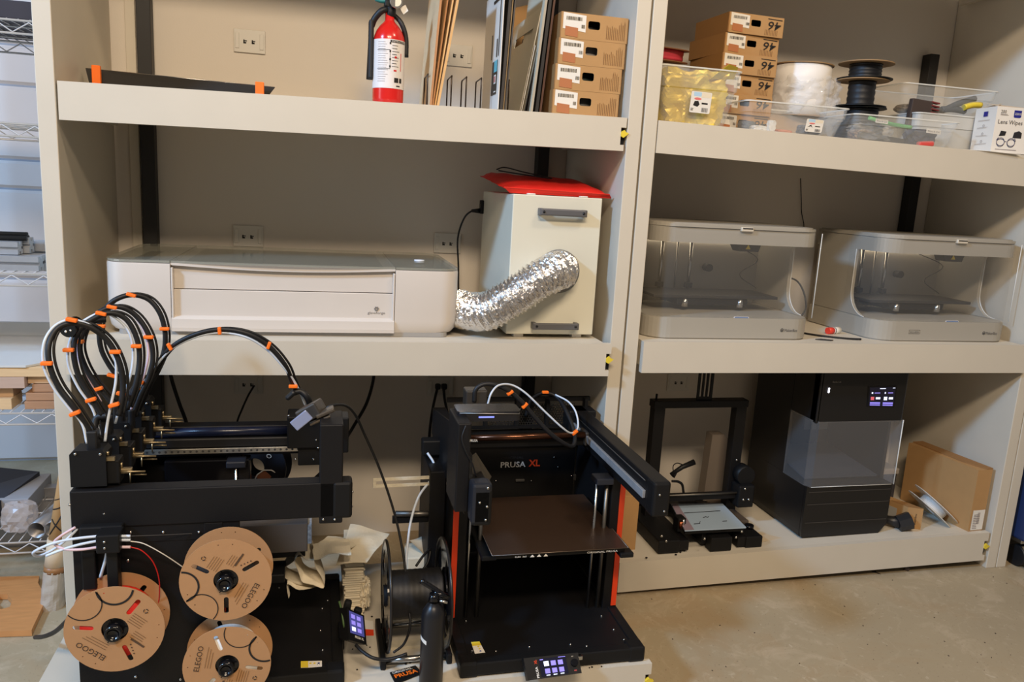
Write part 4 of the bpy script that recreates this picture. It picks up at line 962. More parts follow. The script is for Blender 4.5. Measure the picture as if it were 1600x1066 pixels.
# glue stick, cable, sliver
c = U(1293, 517, Z=zrm(2.35)+.012); d = Vector((.055, .012, 0))
t = thing('glue_bottle', 'small white bottle with an orange-red cap lying between the two printers', 'bottle', (c.x, c.y, zrm(2.35)))
MB().cyl(c, c+d*.45, .012, 16).build('cap', mat('cap_red', (228, 66, 48), .4), t, label='orange-red cap')
MB().cyl(c+d*.45, c+d, .0125, 16).build('bottle_body', PAPER, t)
MB().cyl(c+d*.50, c+d*.56, .0128, 16).build('black_band', INK, t)
zq = zrm(2.3)+.004
P_ = [(2.33, .40, 1.10), (2.36, .33, 1.07), (2.40, .28, .98), (2.385, .25, zq+.01), (2.33, .16, zq), (2.36, .10, zq), (2.44, .035, zq)]
MB().tube(sm([(2.30, .45, 1.02), (2.38, .36, 1.04), (2.40, .30, .95), (2.33, .26, zq+.004), (2.29, .20, zq), (2.32, .12, zq), (2.40, .06, zq), (2.455, .045, zq)], 8), .0032, 8).build('black_cable', BLACKR, label='black cable curling between the two enclosed printers', cat='cable')
MB().plate([(2.275, .045, zq-.003), (2.32, .025, zq-.003), (2.335, .03, zq-.003), (2.30, .05, zq-.003)], (0, 0, .003)).build('dark_sliver', DKGREY, label='small dark curved sliver in front of the gap between printers', cat='scrap')
MB().tube(sm([(U(1253, 262, Y=D-.006).x, D-.006, 1.42), (U(1255, 300, Y=D-.006).x, D-.008, 1.30), (U(1253, 345, Y=D-.006).x, D-.006, 1.18), (2.3, D-.02, 1.02)]), .0018, 6).build('thin_wire', BLACKR, label='thin dark wire running down the wall behind the left enclosed printer', cat='cable')
# ================================================================== TWO OPEN-FRAME PRINTERS ON THE PULLED-OUT SHELF
W_, H_ = .49, .52
def ring_arc(b, cx, cy, r, wd, R, at, n=48):
    """band of a circle, kept inside the flange of radius R"""
    run = []
    for k in range(n+1):
        a = 2*PI*k/n; p = (cx+r*math.cos(a), cy+r*math.sin(a))
        if math.hypot(*p) < R: run.append(a)
        else:
            if len(run) > 1: seg(b, cx, cy, r, wd, run, at)
            run = []
    if len(run) > 1: seg(b, cx, cy, r, wd, run, at)
def seg(b, cx, cy, r, wd, run, at):
    V = []
    for a in run: V += [at(cx+(r-wd/2)*math.cos(a), cy+(r-wd/2)*math.sin(a)), at(cx+(r+wd/2)*math.cos(a), cy+(r+wd/2)*math.sin(a))]
    b.add(V, [[2*i, 2*i+2, 2*i+3, 2*i+1] for i in range(len(run)-1)])
def big_spool(label, cx, cz, yf, phi, film, R=.095, width=.064, part=None):
    """cardboard spool with its axis along Y, printed front flange facing -Y, print turned by phi"""
    t = thing('filament_spool', label, 'spool', (cx, yf+width/2, cz-R), group='cardboard filament spools on the left printer')
    C_ = Vector((cx, yf, cz)); ca, sa_ = math.cos(phi), math.sin(phi)
    def at(u, v, off=.0007): return C_+Vector(((u*ca-v*sa_)*R, -off, (u*sa_+v*ca)*R))
    def rot2(u, v): return ((u*ca-v*sa_)*R, (u*sa_+v*ca)*R)
    def flange(y, name, front):
        loops = [[(R*math.cos(2*PI*k/56), R*math.sin(2*PI*k/56)) for k in range(56)], [(.272*R*math.cos(2*PI*k/28), .272*R*math.sin(2*PI*k/28)) for k in range(28)]]
        for k in range(3):
            a = math.radians(150+120*k); sl = []
            ux, uy = math.cos(a), math.sin(a); px, py = -uy, ux; hw = .052
            for j in range(7):
                g = -PI/2+PI*j/6; sl.append(rot2(ux*(.78+hw*math.cos(g))+px*hw*math.sin(g), uy*(.78+hw*math.cos(g))+py*hw*math.sin(g)))
            for j in range(7):
                g = PI/2+PI*j/6; sl.append(rot2(ux*(.47+hw*math.cos(g))+px*hw*math.sin(g), uy*(.47+hw*math.cos(g))+py*hw*math.sin(g)))
            loops.append(sl)
            for da in (-10, 10):
                a2 = math.radians(90+120*k+da); loops.append([rot2(.88*math.cos(a2)+.016*math.cos(g*PI/4), .88*math.sin(a2)+.016*math.sin(g*PI/4)) for g in range(8)])
        b = MB(); b.prism(loops, (cx, y, cz), VX, VZ, (0, .002, 0)); return b.build(name, CARD_S, t)
    ff = flange(yf, 'front_flange', True); flange(yf+width-.002, 'rear_flange', False)
    r = .70*R; prof = [(.275*R, .0025)]
    for k in range(25): prof.append((r*(1+.004*math.sin(k*1.9)), .003+(width-.006)*k/24))
    prof.append((.275*R, width-.0025))
    MB().lathe(prof, C_, VY, 40).build('filament', film, t)
    # print
    b = MB()
    ring_arc(b, -.945, -.10, .36, .045, .985, at, 72); ring_arc(b, -.55, -.68, .37, .024, .985, at, 72)
    b.build('printed_rings', INK, ff)
    def vec(deg): return Vector((math.cos(math.radians(deg)+phi), 0, math.sin(math.radians(deg)+phi)))
    d = vec(-119); up = vec(-29); c0 = at(.66, -.12)-up*.05*R
    txt('ELEGOO', c0-up*.0*R+up*.02*R, d, up, .66*R, .125*R, mat('dark_brown_ink', (52, 38, 28), .7), ff, thick=.0004)
    b = MB(); b_d = d*R
    for k, L_ in enumerate((.55, .5, .42)): 
        O = c0-up*R*(.10+.06*k)+d*R*.1; b.add([O, O+d*R*L_, O+d*R*L_+up*R*.012, O+up*R*.012], [[0, 1, 2, 3]])
    e = vec(57); f_ = vec(147)
    for (u, v, n_, ln) in ((-.40, .34, 5, .36), (.02, .40, 4, .30)):
        for k in range(n_):
            O = at(u, v)-f_*R*(.055*k-.0) ; b.add([O, O+e*R*ln*random.uniform(.8, 1), O+e*R*ln*.9+f_*R*.012, O+f_*R*.012], [[0, 1, 2, 3]])
    b.build('fine_print', INKB, ff)
    O = at(.22, .33); b = MB(); b.add([O, O+e*R*.34, O+e*R*.34+f_*R*.045, O+f_*R*.045], [[0, 1, 2, 3]])
    for k in range(4): 
        O = at(.34+.07*k, .33+.03*k); b.add([O, O+e*R*.03, O+e*R*.03+f_*R*.03, O+f_*R*.03], [[0, 1, 2, 3]])
    b.build('spec_bar', mat('bar_brown', (84, 62, 44), .7), ff)
    b = MB(); c = at(-.47, .57)
    for k in range(3):
        a = 2*PI*k/3; pts = [c+Vector((math.cos(a+g*.25)*.045*R, 0, math.sin(a+g*.25)*.045*R)) for g in range(7)]; b.tube(pts, .0008, 4)
    b.build('recycling_mark', INK, ff)
    b = MB().cyl(C_+VY*.006, C_+VY*(width+.008), .268*R, 28); b.lathe([(0, .004), (.13*R, .004), (.13*R, .010), (.18*R, .010), (.18*R, -.01)], C_+Vector((-.02*R, 0, -.06*R)), (0, -1, 0), 20)
    for k in range(3):
        a = 2*PI*k/3; b.obox(C_+Vector((math.cos(a)*.19*R-.02*R, -.008, math.sin(a)*.19*R-.06*R)), (.006, .003, .002), (0, -a, 0))
    b.build('hub_and_dark_hole', BLACKG, t, label='glossy black hub in a hole filled black for its shade')
    return t

def xl(T, L, label, H=H_, W=W_, yb=0, back=True, col_y=.21, beam_front=-.06, panel_len=None, near_side=0):
    t = thing('open_frame_printer', label, '3d printer', T @ Vector((W/2, L/2, 0)))
    def mb(): return MB(T)
    b = mb(); b.box(.012, W-.012, .012, L-.012, .010, .036, .003); b.build('base_plate', BLACKM, t)
    for (a, c) in (((0, 0), (W, .028)), ((0, L-.028), (W, L)), ((0, .028), (.028, L-.028)), ((W-.028, .028), (W, L-.028))):
        mb().box(a[0], c[0], a[1], c[1], .006, .040, .003).build('base_extrusion', BLACK, t)
    for (x, y) in ((-.001, -.001), (W-.045, -.001), (-.001, L-.044), (W-.045, L-.044)): mb().box(x, x+.046, y, y+.045, .001, .042, .006).build('corner_foot', BLACK, t)
    R3 = T.to_3x3()
    screws([T @ Vector(p) for p in ((.04, .06, .037), (.10, .05, .037), (.19, .055, .037), (.30, .05, .037), (.45, .05, .037), (.44, .10, .037), (.43, .17, .037), (.05, .2, .037), (.34, .035, .037), (.06, .33, .037))], VZ, .0032, t)
    hb = .085
    for s in (0, 1):
        x0 = 0 if s == 0 else W-.045
        mb().box(x0+.002, x0+.043, col_y, col_y+.04, .034, H-hb, .002).build('column', BLACKM, t)
        xs = .004 if s == 0 else W-.019
        mb().box(xs, xs+.015, col_y-.003, col_y+.001, .045, H-hb-.01).build('orange_strip', ORANGE_D, t, label='orange strip down the column')
        bm1 = mb(); bm1.box(x0, x0+.042, beam_front+.03, L, H-hb, H, .003); be = bm1.build('top_side_beam', BLACKM, t)
        mb().box(x0-.002, x0+.044, beam_front, beam_front+.045, H-hb-.004, H+.001, .007).build('beam_end_cap', BLACK, be)
        screws([T @ Vector((x0+.014, beam_front-.001, H-.03)), T @ Vector((x0+.03, beam_front-.001, H-hb+.012))], R3 @ Vector((0, -1, 0)), .0032, be)
        xi = x0+.042 if s == 0 else x0
        sg = 1 if s == 0 else -1
        b = mb(); b.obox((xi+sg*.004, (beam_front+.05+L-.06)/2, H-.048), (.008, L-beam_front-.11, .020), None, .001); rl = b.build('linear_rail', mat('rail_grey', (150, 152, 155), .35, .2, var=.3, scale=60), t)
        b = mb(); b.tube([(xi+sg*.004, beam_front+.05, H-.012), (xi+sg*.004, L-.06, H-.012)], .0015, 5); b.build('drive_belt', DKGREY, t)
        b = mb(); b.box(x0+.004, x0+.016, col_y+.04, L, .03, H-hb) if s == 0 else b.box(x0+.03, x0+.042, col_y+.04, L, .03, H-hb); b.build('side_panel', BLACKM, t)
        for q_ in (.052, .082) if s == 0 else (W-.085, W-.055):
            mb().cyl((q_, col_y+.01, .036), (q_, col_y+.01, H-hb-.005), .0042 if q_ in (.052, W-.085) else .006, 10).build('lift_rod', STEEL if q_ in (.052, W-.085) else mat('dull_steel', (120, 116, 110), .4, .9), t)
        mb().box(xi+min(0, sg*.05), xi+max(0, sg*.05), col_y-.015, col_y+.035, H-hb-.02, H-hb-.002, .003).build('rod_mount', mat('blue_black', (34, 38, 48), .45), t)
    if back: mb().box(.02, W-.02, L-.022, L-.008, .03, H-.10).build('back_panel', mat('deep_black_panel', (14, 13, 13), .4), t)
    mb().box(.04, W-.04, L-.04, L, H-.12, H-.075, .003).build('rear_beam', BLACK, t)
    return t
# ---------------------------------------------------------------- right printer
TR = Matrix.Translation((.985, -.535, .12))
pr = xl(TR, .62, 'black open-frame printer on the pulled-out shelf facing forward with a brown print sheet')
def R_(x, y, z): return TR @ Vector((x, y, z))
MBt = MB(TR)
logoY = .598
cL = U(782, 731, Y=-.535+logoY-.001)
txt('PRUSA', (cL.x, cL.y-.0008, cL.z), VX, VZ, .082, .019, WHITE, pr, bold=.02)
txt('XL', (cL.x+.092, cL.y-.0008, cL.z+.001), VX, VZ, .038, .023, ORANGE_D, pr, bold=.03)
txt('ORIGINAL', (cL.x, cL.y-.0008, cL.z+.028), VX, VZ, .075, .009, mat('faint_grey', (52, 48, 46), .5), pr)
# connector plates on the back panel
for (px, py, w_, h_) in ((812, 750, .03, .008), (903, 745, .035, .02)):
    c = U(px, py, Y=cL.y); MB().box(c.x-w_/2, c.x+w_/2, c.y-.008, c.y, c.z-h_/2, c.z+h_/2, .002).build('connector', DKGREY, pr)
screws([U(px, py, Y=cL.y-.002) for px, py in ((866, 715), (872, 730), (775, 752), (830, 752), (893, 744), (914, 744), (925, 785))], (0, -1, 0), .003, pr)
# gantry
yg = U(748, 683, Z=.60).y
MB().cyl((1.04, yg-.01, .600), (1.455, yg-.01, .602), .0095, 16).build('gantry_tube', mat('copper_tube', (96, 62, 44), .22, .8), pr, label='copper-brown gantry tube')
MB().box(1.03, 1.455, yg, yg+.03, .565, .605, .003).build('gantry_beam', BLACK, pr)
MB().box(1.42, 1.45, yg-.02, yg+.035, .57, .612, .004).build('gantry_carriage', DKGREY, pr)
# riser box and side plate at the left beam
rb = MB(); rb.box(.975, 1.045, -.50, -.42, .575, .782, .003); 
rz = U(722, 655, Y=-.5)
b = MB(); b.box(rz.x-.014, rz.x+.018, -.53, -.40, .56, U(735, 662, Y=-.53).z, .003); ri = b.build('cable_riser', BLACKM, pr)
c = U(737, 688, Y=-.5315); txt('PRUSA', (c.x-.004, c.y, c.z-.004), VX, VZ, .018, .006, WHITE, ri)
b = MB(); q_ = [U(738, 712, Y=-.5), U(744, 708, Y=-.5), U(768, 745, Y=-.45), U(764, 752, Y=-.45), U(738, 740, Y=-.5)]; b.plate(q_, (0, .003, 0)); b.build('bracket', mat('bracket_grey', (92, 88, 82), .35, .6), pr)
sp_ = [U(680, 634, Y=-.02), U(700, 632, Y=-.1), U(722, 650, Y=-.4), U(736, 745, Y=-.52), U(733, 790, Y=-.50), U(716, 758, Y=-.34), U(686, 700, Y=-.03)]
b = MB(); b.plate([(.979, -.02, .66), (.979, -.25, .70), (.979, -.45, .735), (.979, -.52, .70), (.979, -.52, .55), (.979, -.3, .53), (.979, -.02, .55)], (.004, 0, 0)); b.build('outer_side_plate', BLACKM, pr)
# end cap motor housing at front left
c = U(751, 785, Y=-.58); b = MB(); b.box(c.x-.024, c.x+.024, -.595, -.55, c.z-.050, c.z+.050, .008); mh = b.build('motor_housing', mat('blue_black2', (28, 31, 38), .4), pr); screws([(c.x+.012, -.596, c.z+.04), (c.x+.012, -.596, c.z-.005)], (0, -1, 0), .0035, mh)
c = U(1041, 775, Y=-.598); 
# heated bed
bx0, bx1, by0, by1, bz = 1.072, 1.442, -.445, -.075, .40
BEDM = mat('print_sheet_brown', (66, 50, 40), .42, .3, bump=.1, bscale=400)
MB().prism([[(0, 0), (.37, 0), (.37, .37), (.25, .372), (.12, .372), (0, .37)]], (bx0, by0, bz-.0015), VX, VY, VZ*.0015).build('print_sheet', BEDM, pr, label='dark brown satin print sheet')
fr_ = MB().box(bx0+.01, bx1-.005, by0+.01, by1, bz-.016, bz-.002, .002).build('heated_bed', BLACK, pr)
b = MB(); b.box(bx0-.02, bx1+.02, by1-.04, by1+.0, bz-.045, bz-.018, .003); b.box(bx1-.02, bx1+.018, by0+.0, by1, bz-.03, bz-.016, .003); b.box(bx0-.02, bx0+.02, by0+.03, by1, bz-.03, bz-.016, .003); b.build('bed_frame', BLACK, pr)
b = MB(); b.add([(bx0, by0, bz), (bx1, by0, bz), (bx1, by0-.0, bz), (bx0, by0, bz)], [[0, 1, 2, 3]])
b = MB()
for (p, q_) in (((bx0, by0), (bx1, by0)), ((bx1, by0), (bx1, by1)), ((bx0, by0), (bx0, by1))): b.tube([(p[0], p[1], bz), (q_[0], q_[1], bz)], .0006, 4)
b.build('sheet_edge', mat('bare_edge', (150, 135, 120), .3, .8), pr)
txt('ORIGINAL PRUSA', (bx1-.115, by0-.0006, bz-.009), VX, VZ, .085, .005, WHITE, pr)
txt('FLEX  360', (bx0+.06, by0-.0006, bz-.009), VX, VZ, .03, .004, WHITE, pr)
for k in range(3): MB().plate([(bx0+.10+k*.018, by0-.0006, bz-.010), (bx0+.112+k*.018, by0-.0006, bz-.010), (bx0+.106+k*.018, by0-.0006, bz-.003)], (0, .0005, 0)).build('warning_icon', WHITE, pr)
# label, screen
q_ = [U(736, 1004, Z=.157), U(749, 1003, Z=.157), U(758, 1020, Z=.157), U(742, 1022, Z=.157)]
def warn_label(q_, par):
    lb = MB().plate(q_, (0, 0, .0006)).build('warning_label', PAPER, par, label='yellow and white warning label')
    A, B_, C_, D_ = [Vector(p)+VZ*.0009 for p in q_]
    b = MB(); b.add([D_.lerp(A, .0), D_.lerp(C_, .22), A.lerp(B_, .22), A], [[0, 1, 2, 3]]) if False else b.add([A, B_, B_.lerp(C_, .35), A.lerp(D_, .35)], [[0, 1, 2, 3]]); b.build('yellow_field', YELLOW, lb)
    for k in range(3): 
        u = .45+.2*k; p = A.lerp(D_, u).lerp(B_.lerp(C_, u), .62); MB().cyl(p, p+VZ*.0004, .003, 6).build('warning_icon', (YELLOW, YELLOW, mat('label_blue2', (90, 100, 160), .5))[k], lb)
warn_label(q_, pr)
def screen_unit(par, q, tv, name='touch_display'):
    """q: world corners TL,TR,BR,BL of the body; screen content laid on it"""
    TL, TR_, BR, BL = map(Vector, q); n = (TR_-TL).cross(TL-BL).normalized()
    b = MB(); b.plate([TL, TR_, BR, BL], -n*tv); d = b.build(name, BLACK, par)
    def at(u, v, o=.0008): return TL.lerp(TR_, u).lerp(BL.lerp(BR, u), v)+n*o
    def quad(nm, u0, u1, v0, v1, m, o=.0008): b = MB(); b.add([at(u0, v1, o), at(u1, v1, o), at(u1, v0, o), at(u0, v0, o)], [[0, 1, 2, 3]]); return b.build(nm, m, d)
    return d, at, quad
q_ = [U(818, 1029, Y=-.562), U(903, 1020, Y=-.562), U(909, 1052, Y=-.592), U(825, 1064, Y=-.592)]
d, at, quad = screen_unit(pr, q_, .022)
quad('lit_screen', .26, .76, .10, .92, SCREEN_D, .0008)
for i in range(3):
    for j in range(2): quad('icon', .34+i*.13, .43+i*.13, .24+j*.34, .46+j*.34, (SCR_W if (i, j) == (0, 0) else SCR_P), .0014)
    quad('icon_caption', .35+i*.13, .42+i*.13, .86, .90, SCR_W, .0014)
quad('status_bar', .28, .34, .13, .17, SCR_P, .0014); quad('status_bar', .62, .75, .10, .13, SCR_P, .0014)
ul = (at(0, 0)-at(0, 1)).normalized(); rl_ = (at(1, 0)-at(0, 0)).normalized()
txt('PRUSA', at(.22, .95), ul, -rl_, .026, .0065, WHITE, d, bold=.02); txt('XL', at(.22, .32), ul, -rl_, .010, .0065, ORANGE_D, d, bold=.02)
c = at(.89, .45); MB().cyl(c, c+(at(.5, .5, .02)-at(.5, .5, 0)).normalized()*.010, .0085, 18).build('control_knob', BLACKG, d)
quad('usb_mark', .86, .90, .12, .18, STEEL); quad('reset_mark', .87, .92, .8, .86, mat('reset_red', (170, 60, 60), .4))
MB().obox(at(1.03, .22, -.006), (.012, .012, .010), None, .001).build('usb_plug', STEEL, pr)
# perforated panels behind the gantry (real holes)
def perf(O, ex, ey, nx, ny, s, m, par):
    b = MB(); O, ex, ey = Vector(O), Vector(ex).normalized(), Vector(ey).normalized()
    for j in range(ny):
        for i in range(nx):
            c = O+ex*((i+(j % 2)*.5)*s)+ey*(j*s*.9); V = []
            for k in range(8): 
                a = k*PI/4; m_ = 1/max(abs(math.cos(a)), abs(math.sin(a))); V.append(c+ex*math.cos(a)*m_*s*.5+ey*math.sin(a)*m_*s*.46)
            for k in range(8): a = k*PI/4; V.append(c+ex*math.cos(a)*s*.36+ey*math.sin(a)*s*.36)
            b.add(V, [[k, (k+1) % 8, 8+(k+1) % 8, 8+k] for k in range(8)])
    return b.build('perforated_panel', m, par)
for (pa, n_) in ((765, 10), (812, 11), (860, 11)):
    c = U(pa, 672, Y=.06); perf((c.x, .075, .585), VX, (0, .25, 1), n_, 9, .0082, BLACK, pr)
MB().box(1.03, 1.46, .055, .068, .575, .583).build('panel_frame', BLACK, pr); b = MB()
for px in (758, 806, 853, 912): b.box(U(px, 660, Y=.07).x-.004, U(px, 660, Y=.07).x+.006, .06, .085, .575, .668)
b.box(1.03, 1.50, .085, .098, .655, .668); b.build('panel_rib', BLACK, pr)
MB().box(1.41, 1.50, .02, .085, .575, .64, .004).build('motor_block', BLACK, pr); screws([U(921, 648, Y=.02), U(917, 656, Y=.02)], (0, -1, 0), .006, pr)
# slotted metal arm on the left and a mount
ALUX = mat('worn_aluminium', (214, 204, 180), .5, .1, var=.2, scale=80)
a0, a1 = U(583, 753, Y=-.2), U(706, 750, Y=-.2)
fr = [(0, 0), (a1.x-a0.x, .003), (a1.x-a0.x, -.024), (0, -.026)]; hol = [(.008, -.007), (a1.x-a0.x-.014, -.0055), (a1.x-a0.x-.014, -.017), (.008, -.0185)]
b = MB(); b.prism([fr[::-1], hol[::-1]], (a0.x, -.2, a0.z+.008), VX, VZ, (0, .006, 0)); ar = b.build('slotted_arm', ALUX, pr, label='slotted bare metal arm')
MB().box(a1.x-.006, a1.x+.004, -.215, -.18, a1.z-.024, a1.z+.018, .002).build('arm_bracket', ALUX, ar)
MB().box(.93, .985, -.12, -.08, .555, .60, .004).build('filament_sensor', BLACK, pr)
# hoses above the right printer
def hose(par, pts, r, m, name='hose', k=8): return MB().tube(sm([U(x, y, Y=yy) for x, y, yy in pts], k), r, 8).build(name, m, par)
def clip(par, px, py, y, ang, L_=.02):
    c = U(px, py, Y=y-.004); b = MB(); b.obox(c, (L_, .012, .008), (0, ang, 0), .002); return b.build('hose_clip', ORANGE, par, label='orange hose clip')
hose(pr, [(762, 632, -.25), (768, 614, -.25), (780, 602, -.22), (800, 602, -.2), (822, 615, -.2), (850, 642, -.2), (878, 668, -.2), (893, 677, -.18), (903, 668, -.14), (900, 645, -.1), (888, 628, -.05), (868, 617, .0)], .0028, WTUBE, 'white_tube')
hose(pr, [(741, 628, -.2), (744, 608, -.2), (762, 600, -.2), (790, 608, -.2), (815, 628, -.2), (838, 655, -.2), (865, 682, -.2), (893, 698, -.18), (898, 680, -.14), (888, 650, -.08), (872, 622, .0), (850, 614, .02), (830, 625, .04), (822, 650, .05)], .0065, BLACKR, 'cable_sleeve')
for (x, y, yy, a) in ((797, 614, -.2, -.6), (820, 634, -.2, -.8), (852, 613, .0, 0), (898, 676, -.17, -.7)): clip(pr, x, y, yy, a)
b = MB(); c = U(745, 622, Y=-.2); b.box(c.x-.03, c.x+.03, -.2, -.15, c.z-.03, c.z+.02, .004); b.build('idle_tool', mat('tool_grey', (50, 46, 42), .4), pr)
# webcam bar on top of riser
def webcam(label, q, m, dn=.02):
    t = thing('small_webcam', label, 'camera', tuple(sum((Vector(p) for p in q), Vector())/4-VZ*dn))
    b = MB(); b.plate(q, (0, 0, -dn)); b.build('housing', m, t); return t
z_ = .775
wc = thing('webcam', 'black webcam bar with a blue light lying on the right printer', 'camera', (1.04, -.42, .75))
A = U(713, 648, Y=-.45); B_ = U(806, 655, Y=-.42)
b = MB(); b.prism([rrect(A.x, B_.x, -.47, -.40, .012, 4)], (0, 0, A.z-.012), VX, VY, VZ*.024); b.build('housing', mat('gloss_case', (26, 26, 30), .15), wc)
b = MB(); b.box(U(748, 652, Y=-.47).x, U(772, 652, Y=-.47).x, -.4715, -.4700, A.z-.003, A.z+.0005); b.build('light_line', mat('blue_led', (110, 120, 225), .3, emit=1.6), wc, label='blue lit line')
b = MB(); b.box(A.x-.001, A.x+.003, -.472, -.469, A.z-.022, A.z-.010); b.build('side_led', mat('blue_led2', (150, 150, 240), .3, emit=2), wc)
b = MB().tube([(A.x+.004, -.472, A.z+.010), (B_.x-.006, -.472, A.z+.006), (B_.x+.001, -.45, A.z+.012)], .0009, 5); b.build('bright_seam', ALU, wc)

# ---------------------------------------------------------------- left printer (turned 90 degrees, its front to the right)
Lx = .66
TL_ = Matrix.Translation((.705, -.515, .12)) @ Matrix.Rotation(PI/2, 4, 'Z')
pl = xl(TL_, .575, 'black open-frame printer at left carrying cardboard spools and a row of tool heads', back=True, beam_front=-.012, col_y=.27)
# extra near-side skirt under the beam
MB().box(.14, .47, -.512, -.500, .515, .556, .002).build('beam_skirt', BLACKM, pl)
MB().box(.135, .46, -.510, -.495, .16, .516, .002).build('side_cover', BLACKM, pl)
screws([U(x, y, Y=-.513) for x, y in ((204, 832), (255, 832), (311, 832), (163, 803), (109, 789), (200, 876))], (0, -1, 0), .0035, pl)
screws([U(x, y, Y=-.512) for x, y in ((212, 1058), (282, 1062), (200, 877))], (0, -1, 0), .0035, pl)
MB().box(.150, .178, -.53, -.512, .42, .52, .003).build('side_block', BLACK, pl)
MB().box(.15, .235, -.535, -.512, U(200, 858, Y=-.53).z, U(200, 820, Y=-.53).z, .004).build('motor_cover', BLACK, pl)
# inner far-side dark box and belt cover tubes
y_ = -.055
b = MB(); b.cyl((.19, y_-.02, .625), (.60, y_-.02, .625), .013, 16); b.build('blue_black_tube', mat('blue_black_tube', (22, 28, 50), .25), pl, label='glossy blue-black tube along the far beam')
b = MB(); b.box(.19, .60, y_-.035, y_, .585, .612, .004); b.build('belt_cover', BLACKR, pl)
b = MB()
b.obox((.40, y_-.039, .578), (.42, .006, .014), None, .001); b.build('toothed_rail', mat('bright_rail', (205, 200, 188), .3, .8, var=.5, scale=45, stretch=(1, 1, 1)), pl, label='bright metal rail')
for k in range(26):
    pass
b = MB()
for k in range(27): b.cyl((.20+k*.0155, y_-.0425, .578), (.20+k*.0155, y_-.041, .578), .0032, 8)
b.build('rail_bolts', DKGREY, pl)
MB().box(.24, .46, -.09, -.05, .42, .55, .004).build('inner_box', BLACKG, pl)
b = MB().tube([(.27, -.30, .56), (.27, -.06, .56)], .012, 8); 
# gantry riser box
gb = MB().box(.643, .695, -.515, -.40, .540, .777, .003).build('gantry_riser', BLACKM, pl); screws([U(505, 812, Y=-.516), U(523, 812, Y=-.516)], (0, -1, 0), .0032, gb)
MB().box(.695, .713, -.36, -.30, .655, .745, .003).build('riser_side_block', BLACK, pl)
MB().box(.655, .69, -.40, -.06, .60, .655, .003).build('gantry_beam', BLACK, pl)
tb_ = MB().box(.560, .655, -.16, -.08, .60, .69, .004).build('active_tool_head', BLACK, pl)
MB().box(.588, .655, -.15, -.09, .548, .60, .003).build('tool_lower_body', BLACK, tb_); screws([U(x, y, Y=-.162) for x, y in ((462, 718), (490, 718), (451, 650), (494, 688), (497, 700))], (0, -1, 0), .003, tb_)
# tool heads docked along the rear edge
def toolhead(k):
    y = -.505+k*.098; x0 = .131+k*.004
    th = MB().prism([[(0, 0), (.070, 0), (.070, .072), (.064, .080), (.008, .080), (0, .072)]], (x0, y, .646), VX, VZ, (0, .052, 0)).build('docked_tool_head', BLACK, pl)
    screws([(x0+.012, y-.001, .72), (x0+.06, y-.001, .718)], (0, -1, 0), .0035, th)
    MB().box(x0+.030, x0+.052, y+.012, y+.04, .72, .765, .004).build('cable_plug', BLACKR, th)
    b = MB(); cx = x0+.098; cz = .645+.02
    b.box(cx-.020, cx+.018, y+.02, y+.032, cz+.0, cz+.012, .002); b.cyl((cx-.022, y+.02, cz+.006), (cx+.045, y+.02, cz+.004), .0022, 8); b.cyl((cx+.01, y+.03, cz-.006), (cx+.045, y+.03, cz-.007), .0018, 8)
    b.cyl((cx-.004, y+.025, cz+.01), (cx-.004, y+.025, cz+.024), .003, 8); b.cyl((cx-.008, y+.02, cz-.022), (cx-.008, y+.02, cz+.004), .0016, 6); b.cyl((cx+.014, y+.02, cz-.02), (cx+.014, y+.02, cz+.002), .0016, 6)
    b.build('nozzle_fittings', BRASS, th, label='brass nozzle fittings')
    b = MB(); b.box(x0+.066, x0+.094, y+.01, y+.05, .646, .70, .003); b.build('tool_frame', BLACK, th)
    b = MB(); b.box(x0+.07, x0+.086, y+.006, y+.014, .70, .708); b.cyl((x0+.072, y+.01, .712), (x0+.072, y+.01, .72), .003, 8); b.build('small_fittings', BRASS, th)
for k in range(5): toolhead(k)
